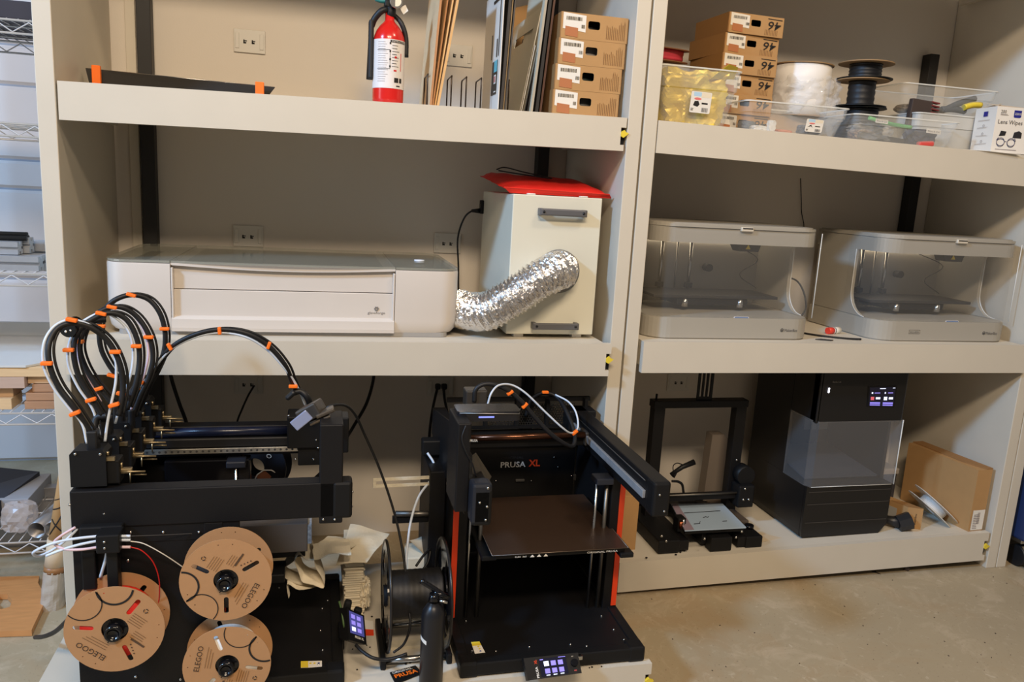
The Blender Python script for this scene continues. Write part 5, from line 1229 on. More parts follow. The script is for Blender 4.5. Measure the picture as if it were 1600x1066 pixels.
# hoses
LH = {
 1: dict(w=[(136, 693, -.49), (128, 662, -.49), (106, 635, -.49), (82, 603, -.49), (68, 570, -.49), (69, 535, -.48), (85, 510, -.46), (110, 500, -.45), (140, 508, -.44), (165, 530, -.43), (180, 560, -.43), (181, 595, -.43), (174, 630, -.44), (168, 660, -.45), (164, 690, -.46)], c=WTUBE,
         s=[(150, 690, -.48), (118, 640, -.49), (92, 605, -.49), (78, 572, -.49), (76, 540, -.48), (88, 515, -.46), (112, 505, -.45), (142, 512, -.44), (170, 535, -.43), (188, 572, -.43), (192, 610, -.43), (185, 650, -.44)], cl=[(73, 568, 0), (112, 500, .2), (180, 550, 0), (117, 646, -.4), (178, 633, -.3)]),
 2: dict(w=[(156, 680, -.40), (145, 640, -.40), (122, 605, -.40), (107, 570, -.40), (108, 538, -.4), (120, 512, -.39), (140, 496, -.38), (162, 489, -.37), (185, 500, -.36), (203, 522, -.36), (208, 555, -.36), (203, 590, -.37), (190, 625, -.38), (180, 662, -.39)], c=WTUBE,
         s=[(160, 650, -.40), (140, 618, -.40), (122, 585, -.40), (115, 548, -.4), (122, 518, -.39), (146, 498, -.38), (172, 489, -.37), (198, 500, -.36), (214, 530, -.36), (218, 562, -.36), (212, 600, -.37), (198, 640, -.38)], cl=[(107, 547, 0), (158, 490, .2), (213, 541, 0), (142, 625, -.3), (190, 616, .3)]),
 3: dict(w=[(158, 628, -.30), (145, 606, -.30), (128, 575, -.30), (121, 545, -.3), (127, 515, -.3), (150, 490, -.29), (178, 480, -.28), (205, 490, -.27), (224, 515, -.27), (232, 548, -.27), (227, 580, -.28), (216, 608, -.29), (205, 640, -.30)], c=PTUBE,
         s=[(175, 630, -.30), (150, 600, -.30), (132, 570, -.30), (125, 540, -.3), (136, 508, -.3), (160, 485, -.29), (188, 480, -.28), (214, 495, -.27), (233, 525, -.27), (239, 558, -.27), (232, 590, -.28), (218, 620, -.29), (205, 655, -.30)], cl=[(123, 534, 0), (175, 480, .2), (232, 527, 0), (153, 608, -.3), (217, 596, .4)]),
 4: dict(w=None, s=[(185, 590, -.20), (170, 570, -.2), (158, 545, -.2), (155, 515, -.2), (160, 490, -.2), (178, 470, -.2), (205, 461, -.19), (232, 468, -.18), (250, 490, -.18), (258, 520, -.18), (256, 550, -.18), (244, 580, -.19), (228, 610, -.2), (212, 645, -.2)], cl=[(205, 461, .3), (257, 514, 0), (157, 510, 0), (175, 587, .3), (218, 606, 0)]),
 5: dict(w=[(200, 650, -.14), (215, 612, -.2), (232, 588, -.24), (265, 548, -.27), (305, 527, -.28), (345, 520, -.28), (385, 527, -.28), (418, 547, -.27), (444, 575, -.26), (462, 600, -.24), (478, 635, -.22)], c=WTUBE,
         s=[(205, 655, -.14), (222, 612, -.2), (240, 578, -.24), (268, 543, -.27), (305, 523, -.28), (345, 515, -.28), (385, 521, -.28), (420, 541, -.27), (445, 570, -.26), (456, 595, -.24), (463, 612, -.22)], cl=[(265, 542, 1.1), (343, 517, 1.5), (420, 540, 1.9), (458, 604, 0)])}
for k, d_ in LH.items():
    if d_['w']: hose(pl, d_['w'], .003, d_['c'], 'filament_tube')
    s_ = d_['s']; P = sm([U(x, y, Y=yy) for x, y, yy in s_], 8)
    MB().tube(P, .0062, 8).build('cable_sleeve', BLACKR, pl); MB().tube([p+Vector((.009, .006, .003)) for p in P], .003, 6).build('thin_cable', BLACKR, pl)
    for (x, y, a) in d_['cl']:
        near = min(s_, key=lambda q_: (q_[0]-x)**2+(q_[1]-y)**2); clip(pl, x, y, near[2]-.004, a, .022 if abs(a) < 1 else .018)
for q_ in ([(205, 640, -.3), (205, 660, -.3), (198, 690, -.3)], [(222, 612, -.12), (215, 640, -.1), (212, 670, -.1)], [(168, 650, -.4), (150, 655, -.4), (146, 690, -.42)], [(215, 600, -.2), (200, 625, -.2), (190, 665, -.2)]): hose(pl, q_, .008, BLACKR, 'cable_sleeve')
hose(pl, [(456, 615, -.24), (470, 612, -.24), (482, 625, -.24), (488, 650, -.2)], .008, BLACKR, 'cable_sleeve')
MB().obox(U(454, 618, Y=-.25), (.014, .014, .03), (0, .8, 0), .006).build('sleeve_end', BLACKR, pl)
c = U(105, 514, Y=-.40); rc = MB().cyl(c, c+Vector((.01, .03, .004)), .0195, 20).build('round_connector', BLACKG, pl)
screws([c+Vector((dx, -.001, dz)) for dx, dz in ((-.006, .006), (.004, .008), (-.003, -.006), (.007, -.003))], (-.3, -1, -.1), .0028, rc, WHITE, 'contact_marks')
hose(pl, [(112, 512, -.37), (130, 512, -.36), (148, 502, -.35), (165, 500, -.34)], .006, BLACKR, 'cable_sleeve')
# guide block and filament tubes
gz = U(171, 846, Y=-.56)
gk = MB().box(gz.x-.023, gz.x+.023, -.575, -.53, gz.z-.021, gz.z+.020, .003).build('guide_block', BLACK, pl); screws([(gz.x-.006, -.576, gz.z+.006), (gz.x-.006, -.576, gz.z-.008)], (0, -1, 0), .003, gk)
MB().box(gz.x-.008, gz.x+.014, -.56, -.53, gz.z-.14, gz.z-.02, .002).build('guide_post', BLACK, pl)
for k, (dy, m, endp) in enumerate(((-.006, WTUBE, None), (1, WTUBE, None), (9, PTUBE, None))):
    y0_ = 838+dy; m = (WTUBE, WTUBE, PTUBE)[k]
    pts = [(155, y0_, -.555), (125, y0_+3, -.56), (95, y0_+8, -.56), (70, y0_+16, -.56), (52, y0_+26 if k != 1 else 866, -.55), (62, 869-k*2, -.53), (88, 856-k, -.52), (112, 836, -.515), (122, 825, -.51)]
    if k == 1: pts = [(155, y0_+6, -.555), (125, y0_+12, -.56), (98, y0_+20, -.56), (72, y0_+30, -.56)]
    if k == 2: pts = [(155, y0_+8, -.555), (125, y0_+12, -.56), (100, y0_+11, -.56), (85, y0_+2, -.55), (95, 838, -.53), (118, 824, -.515)]
    hose(pl, pts, .003, m, 'filament_tube')
    hose(pl, [(187, y0_+(0, 5, 8)[k], -.555), (204, y0_+(0, 5, 8)[k], -.555)], .0032, m, 'filament_tube')
hose(pl, [(168, 859, -.545), (164, 878, -.54), (157, 902, -.53)], .0034, WTUBE, 'filament_tube')
WF = mat('white_strand', (232, 228, 220), .4); RF = mat('red_strand', (196, 30, 24), .35)
hose(pl, [(204, 846, -.555), (225, 850, -.55), (255, 866, -.54), (285, 886, -.52), (310, 905, -.50)], .0012, WF, 'filament_strand')
hose(pl, [(204, 855, -.555), (222, 861, -.555), (240, 880, -.55), (249, 910, -.54), (247, 945, -.52), (235, 975, -.50)], .0012, RF, 'filament_strand')
hose(pl, [(204, 838, -.555), (260, 836, -.53), (320, 834, -.50), (350, 840, -.47)], .0009, DKGREY, 'filament_strand')
hose(pl, [(381, 966, -.48), (388, 976, -.47), (394, 986, -.46)], .0012, WF, 'filament_strand')
# spools on the side plate
A = U(353, 907, Y=-.585); Bc = U(179.5, 984, Y=-.585); Cc = U(355, 1040, Y=-.585)
big_spool('upper cardboard spool with dark filament mounted on the left printer', A.x, A.z, -.585, 0, BF, .095)
bpy.data.objects
big_spool('lower left cardboard spool showing red filament through its slots', Bc.x, Bc.z, -.585, math.radians(262), mat('red_filament', (205, 36, 26), .35, bump=.3, bscale=20), .0985)
big_spool('lowest cardboard spool showing white filament, cut by the picture edge', Cc.x, Cc.z, -.585, math.radians(198), mat('white_filament2', (226, 222, 214), .4, bump=.3, bscale=20), .093)
# grey power supply under the far side, cables, label
c0, c1 = U(392, 822, Y=-.3), U(483, 862, Y=-.3)
ps = MB().box(.36, c1.x-.004, -.30, -.20, c1.z, c0.z, .002).build('grey_metal_box', mat('satin_grey', (112, 104, 98), .35, .5), pl, label='satin grey metal box behind the spools')
MB().box(c1.x-.004, c1.x+.006, -.30, -.24, c1.z+.022, c0.z-.005).build('white_print_label', mat('speckled_label', (150, 150, 150), .6, var=.9, scale=140), ps)
MB().box(.36, .61, -.28, -.22, .345, .362, .003).build('bed_arm', BLACK, pl)
MB().box(.36, .56, -.33, -.25, .300, .325, .003).build('bed_arm', BLACK, pl)
q_ = [U(470, 1034, Z=.157), U(503, 1033, Z=.157), U(503, 1043, Z=.157), U(470, 1044, Z=.157)]
warn_label([q_[3], q_[0], q_[1], q_[2]], pl)
# display unit of the left printer, at its front right corner
c = U(560, 980, Y=-.47)
pn = Vector((.62, -.70, .35)).normalized(); pO = U(557, 980, Y=-.44)
def UP(px, py):
    d = _F*FPX + _R*(px-800) - _U*(py-533); return CAM+d*((pO-CAM).dot(pn)/d.dot(pn))
q_ = [UP(542, 950), UP(569, 962), UP(573, 1008), UP(545, 1000)]
d, at, quad = screen_unit(pl, q_, .03, 'touch_display')
quad('lit_screen', .10, .90, .06, .76, SCREEN, .0008)
for i in range(3):
    for j in range(2): quad('icon', .2+j*.32, .42+j*.32, .14+i*.2, .27+i*.2, (SCR_W if (i, j) == (2, 0) else SCR_P), .0014)
txt('PRUSA XL', at(.35, .88), (at(1, .5)-at(0, .5)), (at(0, 0)-at(0, 1)), .03, .006, WHITE, d, bold=.02)
b = MB(); c = at(.2, -.12, -.01); b.obox(c, (.018, .018, .03), (0, .2, 0), .005); c = at(.8, -.10, -.01); b.obox(c, (.02, .018, .018), (0, .3, 0), .005); b.build('display_bracket', BLACK, pl); MB().box(.695, .71, -.38, -.30, .125, .17, .006).build('display_mount', BLACK, pl)
# ribbon loop cable (green)
hose(pl, [(530, 940, -.40), (534, 955, -.42), (537, 975, -.44), (541, 990, -.44)], .0028, mat('green_wire', (70, 96, 52), .5), 'ribbon_wire')
# webcam (silver) on gantry riser
wc = thing('webcam', 'silver-faced webcam clamped on the upright box of the left printer', 'camera', (.63, -.42, .76))
b = MB(); P0 = U(478, 656, Y=-.45)
b.obox(P0+Vector((.012, .02, .014)), (.055, .05, .034), (0, -.55, -.35), .004); b.build('camera_body', mat('case_grey', (70, 66, 62), .3, .4), wc)
b = MB(); b.obox(U(471, 657, Y=-.475), (.046, .006, .026), (0, -.72, -.1), .002); b.build('silver_face', mat('silver_blue_face', (160, 170, 205), .25, .5), wc, label='silver-blue face')
b = MB(); b.obox(U(508, 644, Y=-.45), (.044, .03, .010), (0, -.42, 0), .003); b.obox(U(500, 655, Y=-.45), (.05, .03, .006), (0, -.42, 0), .002); b.build('clamp', mat('clamp_grey', (96, 88, 78), .3, .5), wc)
# big black spool on a stand, left of the right printer
t = thing('large_filament_spool', 'large black spool standing on edge between the two open printers', 'spool', (.89, -.37, .14))
bc, R2 = Vector((.812, -.375, .272)), .138
def vflange(x, name):
    loops = [[(R2*math.cos(2*PI*k/56), R2*math.sin(2*PI*k/56)) for k in range(56)], [(.03*math.cos(2*PI*k/24), .03*math.sin(2*PI*k/24)) for k in range(24)]]
    for k in range(4):
        a0_ = k*PI/2+.3; loops.append([((.062 if j >= 7 else .115)*math.cos(a0_+(min(j, 13-j))*.13), (.062 if j >= 7 else .115)*math.sin(a0_+(min(j, 13-j))*.13)) for j in range(14)])
    b = MB(); b.prism(loops, (x, bc.y, bc.z), VY, VZ, (.004, 0, 0)); o = b.build(name, BLACKG, t)
    b = MB(); b.tube([(x+.002, bc.y+R2*math.cos(2*PI*k/56), bc.z+R2*math.sin(2*PI*k/56)) for k in range(56)], .004, 6, True); b.build('flange_rim', mat('rim_black', (34, 32, 31), .3), o)
vflange(bc.x, 'flange'); vflange(bc.x+.148, 'flange')
prof = [(.03, .004)]+[(.062*(1+.006*math.sin(k*2.1)), .005+.138*k/30) for k in range(31)]+[(.03, .144)]
MB().lathe(prof, bc, VX, 40).build('filament', BF, t)
MB().cyl(bc+Vector((-.006, 0, 0)), bc+Vector((.16, 0, 0)), .027, 20).build('spool_core', BLACK, t)
t = thing('spool_roller_stand', 'low roller stand with bright rods under the large black spool', 'stand', (.89, -.37, .12))
b = MB()
for yy in (-.45, -.29): MB().cyl((.80, yy, .134), (.975, yy, .134), .008, 12).build('roller_rod', STEEL, t)
for x in (.795, .962): MB().box(x, x+.014, -.47, -.27, .1205, .148, .003).build('stand_side', BLACK, t)
MB().box(.81, .962, -.385, -.355, .1205, .128).build('cross_piece', mat('worn_aluminium'), t)
# gas bottle
bx_, by_ = .910, -.548
t = thing('gas_bottle', 'slim matt black bottle standing in front of the large black spool', 'bottle', (bx_, by_, .121))
MB().lathe([(0, 0), (.024, 0), (.0285, .006), (.0285, .185), (.026, .200), (.018, .214), (.012, .220), (.012, .228), (0, .228)], (bx_, by_, .121), n=32).build('bottle_body', mat('matt_black_bottle', (26, 26, 29), .35), t)
b = MB(); b.cyl((bx_, by_, .345), (bx_, by_, .365), .014, 16, .011); b.cyl((bx_+.0, by_, .368), (bx_+.035, by_-.002, .352), .006, 10); b.tube(sm([(bx_+.03, by_, .353), (bx_+.0, by_+.01, .372), (bx_-.03, by_+.02, .39)]), .007, 8); b.build('valve_cap', BLACKG, t)
MB().cyl((bx_+.012, by_-.012, .352), (bx_+.03, by_-.016, .348), .0035, 8).build('nozzle_tip', STEEL, t)
b = MB(); V = []
for k in range(7):
    a = -PI*.98+k*.14; V += [(bx_+.0288*math.cos(a), by_+.0288*math.sin(a), .252-.0012*k), (bx_+.0288*math.cos(a), by_+.0288*math.sin(a), .262-.0012*k)]
b.add(V, [[2*i, 2*i+2, 2*i+3, 2*i+1] for i in range(6)]); b.build('white_band', PAPER, t, label='short white tape band')
# sticker
q_ = [U(609, 1052, Z=.122), U(649, 1041, Z=.122), U(660, 1053, Z=.122), U(618, 1070, Z=.122)]
t = thing('name_badge', 'small black and orange plaque lying at the shelf front by the bottle', 'plaque', tuple(q_[0]))
MB().plate(q_, (0, 0, .002)).build('badge_plate', BLACK, t)
e = (q_[1]-q_[0]).normalized(); u_ = (q_[0]-q_[3]); u_.z = 0; u_ = (VZ.cross(e)).normalized()
txt('ORIGINAL', q_[0]-u_*.011+e*.004+VZ*.0024, e, u_, .052, .008, WHITE, t, bold=.015)
txt('PRUSA', q_[0]-u_*.030+e*.004+VZ*.0024, e, u_, .060, .015, ORANGE, t, bold=.03)
# card with orange corner, crumbs
q_ = [U(568, 969, Z=.1215), U(583, 971, Z=.1215), U(584, 994, Z=.1215), U(570, 994, Z=.1215)]
t = thing('paper_card', 'small white card with an orange end lying behind the left display', 'card', tuple(q_[0]))
MB().plate(q_, (0, 0, .0006)).build('card', PAPER, t); MB().plate([q_[3].lerp(q_[0], .4)+VZ*.0008, q_[2].lerp(q_[1], .4)+VZ*.0008, q_[2]+VZ*.0008, q_[3]+VZ*.0008], (0, 0, .0003)).build('orange_end', ORANGE_D, t)
b = MB()
for (x, y) in ((581, 964), (578, 1012), (551, 1015), (573, 1009), (585, 1031), (558, 1047), (641, 1036), (634, 1038), (690, 1054), (905, 1045), (921, 1044), (940, 1042), (925, 1043), (600, 1047)):
    c = U(x, y, Z=.1206); b.cyl(c, c+VZ*.0015, random.uniform(.0018, .0035), 7)
b.build('shelf_crumbs', INK, kind='stuff', label='black crumbs and screw heads scattered on the pulled-out shelf', cat='debris')
# napkins
NAP = mat('napkin_paper', (228, 216, 190), .9, bump=.2, bscale=120)
t = thing('napkin_stack', 'tall stack of beige folded napkins between the two open printers', 'napkins', (.74, -.15, .121))
lv = .121; n_ = 26; hs_ = (U(545, 872, Y=-.2).z-.121)/n_
for k in range(n_):
    g = 0 if k < 9 else (.004 if k < 15 else 0); x0 = .715+random.uniform(-.002, .002)-(.006 if 14 <= k <= 16 else 0); x1 = .768+random.uniform(-.004, .004)+(.004 if k == 15 else 0)
    b = MB(); b.obox(((x0+x1)/2, -.11+random.uniform(-.003, .003), lv+hs_*.46), (x1-x0, .19, hs_*.9), (0, 0, random.uniform(-.03, .03)), .0018); b.build('napkin', NAP, t); lv += hs_
def crumple(P4, N, amp, fq, seed, th=.001, curl=0):
    A, B_, C_, D_ = map(Vector, P4); n = (B_-A).cross(D_-A).normalized(); V = []
    for i in range(N+1):
        for j in range(N+1):
            u, v = i/N, j/N; p = A.lerp(B_, u).lerp(D_.lerp(C_, u), v)
            p += n*(noise.noise(p*fq+Vector((seed, 0, 0)))*amp+curl*math.sin(u*PI)*math.sin(v*PI))
            V.append(p)
    F = [[i*(N+1)+j, i*(N+1)+j+1, (i+1)*(N+1)+j+1, (i+1)*(N+1)+j] for i in range(N) for j in range(N)]
    b = MB(); b.add(V, F); b.add([p+n*th for p in V], F); return b
tp = lv
fc = [(.64, -.24, tp-.02), (.775, -.245, tp-.012), (.83, -.08, tp+.025), (.70, -.06, tp+.03)]
crumple([(.690, -.235, tp+.002), (.772, -.235, tp+.001), (.845, -.10, tp+.018), (.735, -.05, tp+.028)], 10, .008, 14, 2).build('top_napkin', NAP, t)
b = crumple([U(495, 850, Y=-.2), U(545, 858, Y=-.2), U(572, 845, Y=-.1), U(512, 838, Y=-.1)], 10, .008, 16, 5); b.build('loose_napkin', NAP, t)
def fold(label, pts, y0, y1, seed, nm='crumpled_napkin'):
    """ribbon of paper through pixel/depth points, drawn out in depth"""
    P = sm([U(x, y, Y=yy) for x, y, yy in pts], 5); V = []; J = 6
    for i, p in enumerate(P):
        for j in range(J+1):
            d_ = VY*(y0+(y1-y0)*j/J); V.append(p+d_+Vector((noise.noise(p*20+d_*30)*.006, 0, noise.noise(p*25+d_*25+Vector((seed, 0, 0)))*.008)))
    F = [[i*(J+1)+j, i*(J+1)+j+1, (i+1)*(J+1)+j+1, (i+1)*(J+1)+j] for i in range(len(P)-1) for j in range(J)]
    b = MB(); b.add(V, F); b.add([p+VZ*.0012 for p in V], F); b.build(nm, NAP, label=label, cat='napkin')
fold('crumpled beige napkin draped over the left printer base beside the napkin stack', [(548, 860, -.24), (520, 862, -.25), (503, 868, -.26), (480, 870, -.27), (468, 860, -.27), (462, 875, -.28), (470, 895, -.29), (478, 905, -.30), (505, 912, -.30), (502, 895, -.29), (492, 880, -.28), (488, 862, -.27)], -.02, .07, 3)
fold('smaller folded napkin hanging left of the draped napkin', [(462, 872, -.25), (447, 885, -.27), (444, 902, -.28), (465, 912, -.29), (500, 913, -.29), (470, 918, -.30), (448, 912, -.30), (452, 930, -.31)], -.01, .06, 7)
blob(tuple(U(570, 925, Y=-.19)), (.018, .03, .05), .25, 3, 5, 4, .4).build('crumpled_napkin', NAP, label='crushed napkin wedged between the napkin stack and the black spool', cat='napkin')
crumple([U(640, 845, Y=-.12), U(668, 872, Y=-.16), U(679, 862, Y=-.10), U(677, 832, Y=-.06)], 10, .012, 14, 9).build('crumpled_napkin', NAP, label='napkin corner sticking up behind the large black spool', cat='napkin')
MB().box(U(632, 885, Y=-.1).x, U(676, 885, Y=-.1).x, -.16, -.06, .121, U(650, 872, Y=-.16).z, .004).build('napkin_pack', NAP, label='flat napkin pack behind the upper rim of the black spool', cat='napkins')
# cables
def cable(pts, r, label, m=BLACKR): return MB().tube(sm([U(x, y, Y=yy) for x, y, yy in pts], 8), r, 8).build('black_cable', m, label=label, cat='cable')
cable([(263, 560, .5), (268, 592, .5), (280, 630, .48), (291, 660, .45), (300, 700, .4)], .006, 'thick black cable hanging from the shelf above the far beam of the left printer')
t = cable([(397, 603, D-.012), (388, 618, .53), (378, 640, .5), (370, 662, .45), (364, 700, .4)], .0035, 'thin dark cord plugged into the outlet above the left printer')
cable([(586, 570, .45), (582, 600, .45), (572, 632, .4), (555, 662, .35), (543, 682, .3), (520, 720, .2), (490, 750, .1)], .0055, 'black cable swinging down from the middle shelf behind the left webcam')
cable([(506, 641, -.43), (518, 634, -.43), (540, 634, -.4), (556, 650, -.36), (570, 680, -.32), (590, 725, -.3), (608, 775, -.3), (622, 825, -.32), (632, 880, -.36), (636, 930, -.40), (641, 975, -.45), (632, 1005, -.5), (615, 1020, -.52)], .0032, 'thin usb cable looping from the left webcam down past the black spool')
cable([(556, 1008, -.46), (566, 1018, -.48), (582, 1028, -.5), (602, 1031, -.5), (622, 1027, -.5), (636, 1022, -.5)], .0042, 'short black cable running on the shelf from the left display to the spool stand')
cable([(683, 608, D-.014), (676, 640, .5), (671, 680, .4), (671, 730, .3), (676, 790, .2), (678, 820, .1)], .005, 'black mains cord hanging from the left plug behind the right printer')
cable([(693, 608, D-.014), (695, 625, .55), (699, 645, .5)], .005, 'black mains cord hanging from the right plug behind the right printer')
for px, s in ((684, 'left'), (694, 'right')):
    c = U(px, 604, Y=D-.01); MB().obox(c, (.02, .022, .022), None, .005).build('mains_plug', BLACKR, label='black mains plug in the %s socket left of the right printer' % s, cat='plug')
cable([(822, 585, .45), (818, 605, .42), (812, 625, .4), (808, 650, .35)], .006, 'black cable dropping from the middle shelf behind the right printer hoses')
cable([(728, 665, -.535), (722, 685, -.54), (728, 705, -.54), (738, 725, -.53), (744, 745, -.52)], .002, 'thin black wire hanging from the right webcam')
MB().tube(sm([U(x, y, Y=yy) for x, y, yy in [(668, 708, -.13), (678, 725, -.15), (676, 745, -.18), (655, 775, -.22), (643, 810, -.26), (637, 850, -.30), (634, 885, -.34), (634, 905, -.36)]], 8), .0035, 8).build('filament_feed_tube', WTUBE, label='pale tube running from the slotted arm down to the large black spool', cat='tube')
cable([(650, 885, -.28), (662, 868, -.26), (672, 860, -.24), (668, 880, -.26), (655, 895, -.28), (640, 898, -.30)], .0035, 'small black cable loop above the rim of the large black spool')
# horizontal black bar with metal roller (upper spool holder)
t = thing('spool_holder_arm', 'grey roller bar sticking out of the right printer above the black spool', 'bracket', (.9, -.2, .4))
a0, a1 = U(618, 803, Y=-.2), U(697, 803, Y=-.2)
MB().cyl(a0, a1, .008, 14).build('roller', mat('dull_steel'), t); MB().box(a0.x-.008, a1.x, -.2, -.19, a0.z-.03, a0.z-.008, .002).build('arm', BLACK, t)
MB().box(.985-.045, .985, -.22, -.02, .16, .545, .003).build('spool_side_panel', BLACKM, pr)
# spool lying behind the left printer, seen through its frame
vs_ = U(410, 730, Y=.12)
t = thing('black_spool', 'black spool with white lettering seen through the left printer frame', 'spool', (vs_.x+.02, .14, vs_.z-.09))
c = Vector((vs_.x-.02, .12, vs_.z+.0))
MB().lathe([(.028, 0), (.095, 0), (.095, .003), (.028, .003), (.028, 0)], c, (-.3, -1, .1), 40, False).build('flange', mat('black_spool_flange', (30, 30, 36), .4), t)
MB().lathe([(.028, 0), (.095, 0), (.095, .003), (.028, .003), (.028, 0)], c+Vector((.015, .05, 0)), (-.3, -1, .1), 40, False).build('flange', mat('black_spool_flange'), t)
txt('O', U(416, 716, Y=.105), (1, -.1, -.1), (0, 0, 1), .016, .014, WHITE, t, bold=.02)
MB().tube([U(x, y, Y=.10) for x, y in ((397, 752), (402, 742), (412, 735), (424, 735), (436, 742))], .002, 6).build('white_strand', WF, t)
MB().plate([U(398, 745, Y=.10), U(413, 735, Y=.10), U(424, 745, Y=.10), U(416, 756, Y=.10)], (0, .002, 0)).build('cardboard_piece', mat('reddish_card', (150, 92, 62), .8), t)
hose(pl, [(100, 960, -.48), (95, 975, -.45), (80, 985, -.4), (60, 993, -.3)], .006, BLACKR, 'power_lead') if False else cable([(112, 962, -.46), (100, 975, -.42), (85, 988, -.36), (68, 995, -.3), (55, 996, -.2)], .0055, 'thick black cable lying on the floor left of the pulled-out shelf')
# ================================================================== LOWEST RIGHT SHELF
zr = zrb(2.3)
# bare frame printer
t = thing('frame_printer', 'black bare-frame desktop printer with a blue taped print plate', '3d printer', (1.97, .15, zrb(2.14)))
z0 = zrb(2.14)
def bb(x0, x1, y0, y1, a, c, bev=.002): return MB().box(x0, x1, y0, y1, z0+a, z0+c, bev)
fx0, fx1, fy = 1.80, 2.165, .215
for x in (fx0+.04, fx1-.10): bb(x, x+.04, .035, .40, .004, .040).build('base_rail', BLACKM, t)
for (x, y) in ((fx0+.04, .05), (fx0+.04, .36), (fx1-.10, .05), (fx1-.10, .36)): bb(x+.004, x+.036, y, y+.03, 0, .006, 0).build('foot', BLACKR, t)
bb(fx0-.02, fx1-.03, .36, .40, .004, .04).build('rear_rail', BLACKM, t)
bb(fx0-.035, fx0+.045, .03, .33, .0, .045, .004).build('left_base_box', BLACK, t); bb(fx1-.07, fx1-.005, .03, .34, .0, .042, .004).build('right_base_box', BLACK, t)
bb(fx1-.072, fx1-.004, .13, .33, .042, .056, .003).build('power_supply', mat('warm_grey_psu', (96, 84, 72), .5, .3), t, label='brownish grey power supply cover')
for x in (fx0, fx1-.042): p = bb(x, x+.042, fy+.02, fy+.06, .03, .475).build('upright', BLACKM, t)
bb(fx0-.004, fx1+.004, fy+.018, fy+.062, .452, .478).build('top_bar', BLACKM, t)
b = MB(); b.cyl((fx0+.012, fy+.04, z0+.478), (fx0+.012, fy+.04, z0+.500), .004, 8); b.build('rod_end', BLACK, t)
bb(fx0+.0, fx1+.01, fy-.02, fy+.01, .115, .135).build('cross_rail', BLACKM, t)
b = MB(); b.cyl((fx0+.02, fy-.025, z0+.14), (fx1, fy-.025, z0+.14), .004, 8); b.build('cross_rod', mat('dull_steel'), t)
bb(fx1-.03, fx1+.035, fy-.04, fy+.02, .085, .17, .006).build('motor', BLACK, t); MB().cyl((fx1+.005, fy-.02, z0+.20), (fx1+.005, fy+.03, z0+.20), .035, 20).build('motor_wheel', BLACK, t)
screws([(fx1-.01, fy-.042, z0+.118), (fx1+.012, fy-.042, z0+.118), (fx1-.008, fy-.042, z0+.16), (fx1-.01, .215, z0+.09), (fx1-.02, fy+.017, z0+.25)], (0, -1, 0), .005, t)
# spool bracket: three slotted fingers above the top bar
xb = U(1102, 610, Y=fy+.03).x
b = MB(); b.prism([[(-.030, 0), (.030, 0), (.030, .145), (-.030, .145)], [(-.021, .02), (-.012, .02), (-.012, .125), (-.021, .125)], [(-.005, .02), (.004, .02), (.004, .125), (-.005, .125)], [(.011, .02), (.020, .02), (.020, .125), (.011, .125)]], (xb, fy+.03, z0+.47), VX, VZ, (0, .006, 0))
b.build('spool_bracket', BLACK, t)
q_ = [U(1070, 829, Z=z0+.078), U(1166, 824, Z=z0+.078), U(1128, 786, Z=z0+.078), U(1049, 788, Z=z0+.078)]
b = MB(); b.plate(q_, (0, 0, -.004)); pt_ = b.build('print_plate', mat('blue_tape', (168, 188, 208), .35), t, label='pale blue taped print plate')
b = MB(); b.plate([q_[0]+VZ*.0006, q_[0].lerp(q_[1], .15)+VZ*.0006, q_[3].lerp(q_[2], .12)+VZ*.0006, q_[3]+VZ*.0006], (0, 0, .0004)); b.build('plate_edge_strip', mat('mauve_strip', (150, 132, 144), .4), pt_)
def qp(u, v): return q_[0].lerp(q_[1], u).lerp(q_[3].lerp(q_[2], u), v)+VZ*.0012
b = MB()
for pts in (((.14, .62), (.82, .66)), ((.30, .22), (.33, .28)), ((.42, .42), (.48, .45), (.50, .42), (.53, .45)), ((.2, .2), (.3, .2)), ((.7, .25), (.78, .26))): b.tube([qp(*p) for p in pts], .0012, 4)
b.build('plate_scratches', INK, pt_)
MB().plate([p-VZ*.005 for p in (q_[0]+Vector((.006, .006, 0)), q_[1]+Vector((-.004, .006, 0)), q_[2], q_[3])], (0, 0, -.012)).build('bed_carriage', BLACK, t)
bb(1.955, 2.035, .02, .06, .0, .050, .003).build('front_motor', BLACK, t); bb(1.94, 1.98, .06, .42, .010, .050).build('centre_rail', BLACKM, t)
MB().cyl((fx1-.02, .10, z0+.042), (fx1-.02, .10, z0+.054), .016, 18).build('control_knob', BLACKG, t)
screws([U(1034, 838, Y=.028), U(1041, 846, Y=.028), U(1150, 840, Y=.028), U(1159, 831, Y=.028), U(1101, 842, Y=.018)], (0, -1, 0), .005, t)
MB().box(1.855, 1.885, .08, .12, z0+.05, z0+.10, .003).build('nozzle_block', BLACK, t); MB().cyl((1.872, .075, z0+.066), (1.872, .075, z0+.10), .005, 8).build('bright_fitting', STEEL, t); MB().cyl((1.862, .075, z0+.068), (1.862, .075, z0+.092), .006, 8).build('copper_fitting', mat('copper', (186, 110, 76), .35, 1), t)
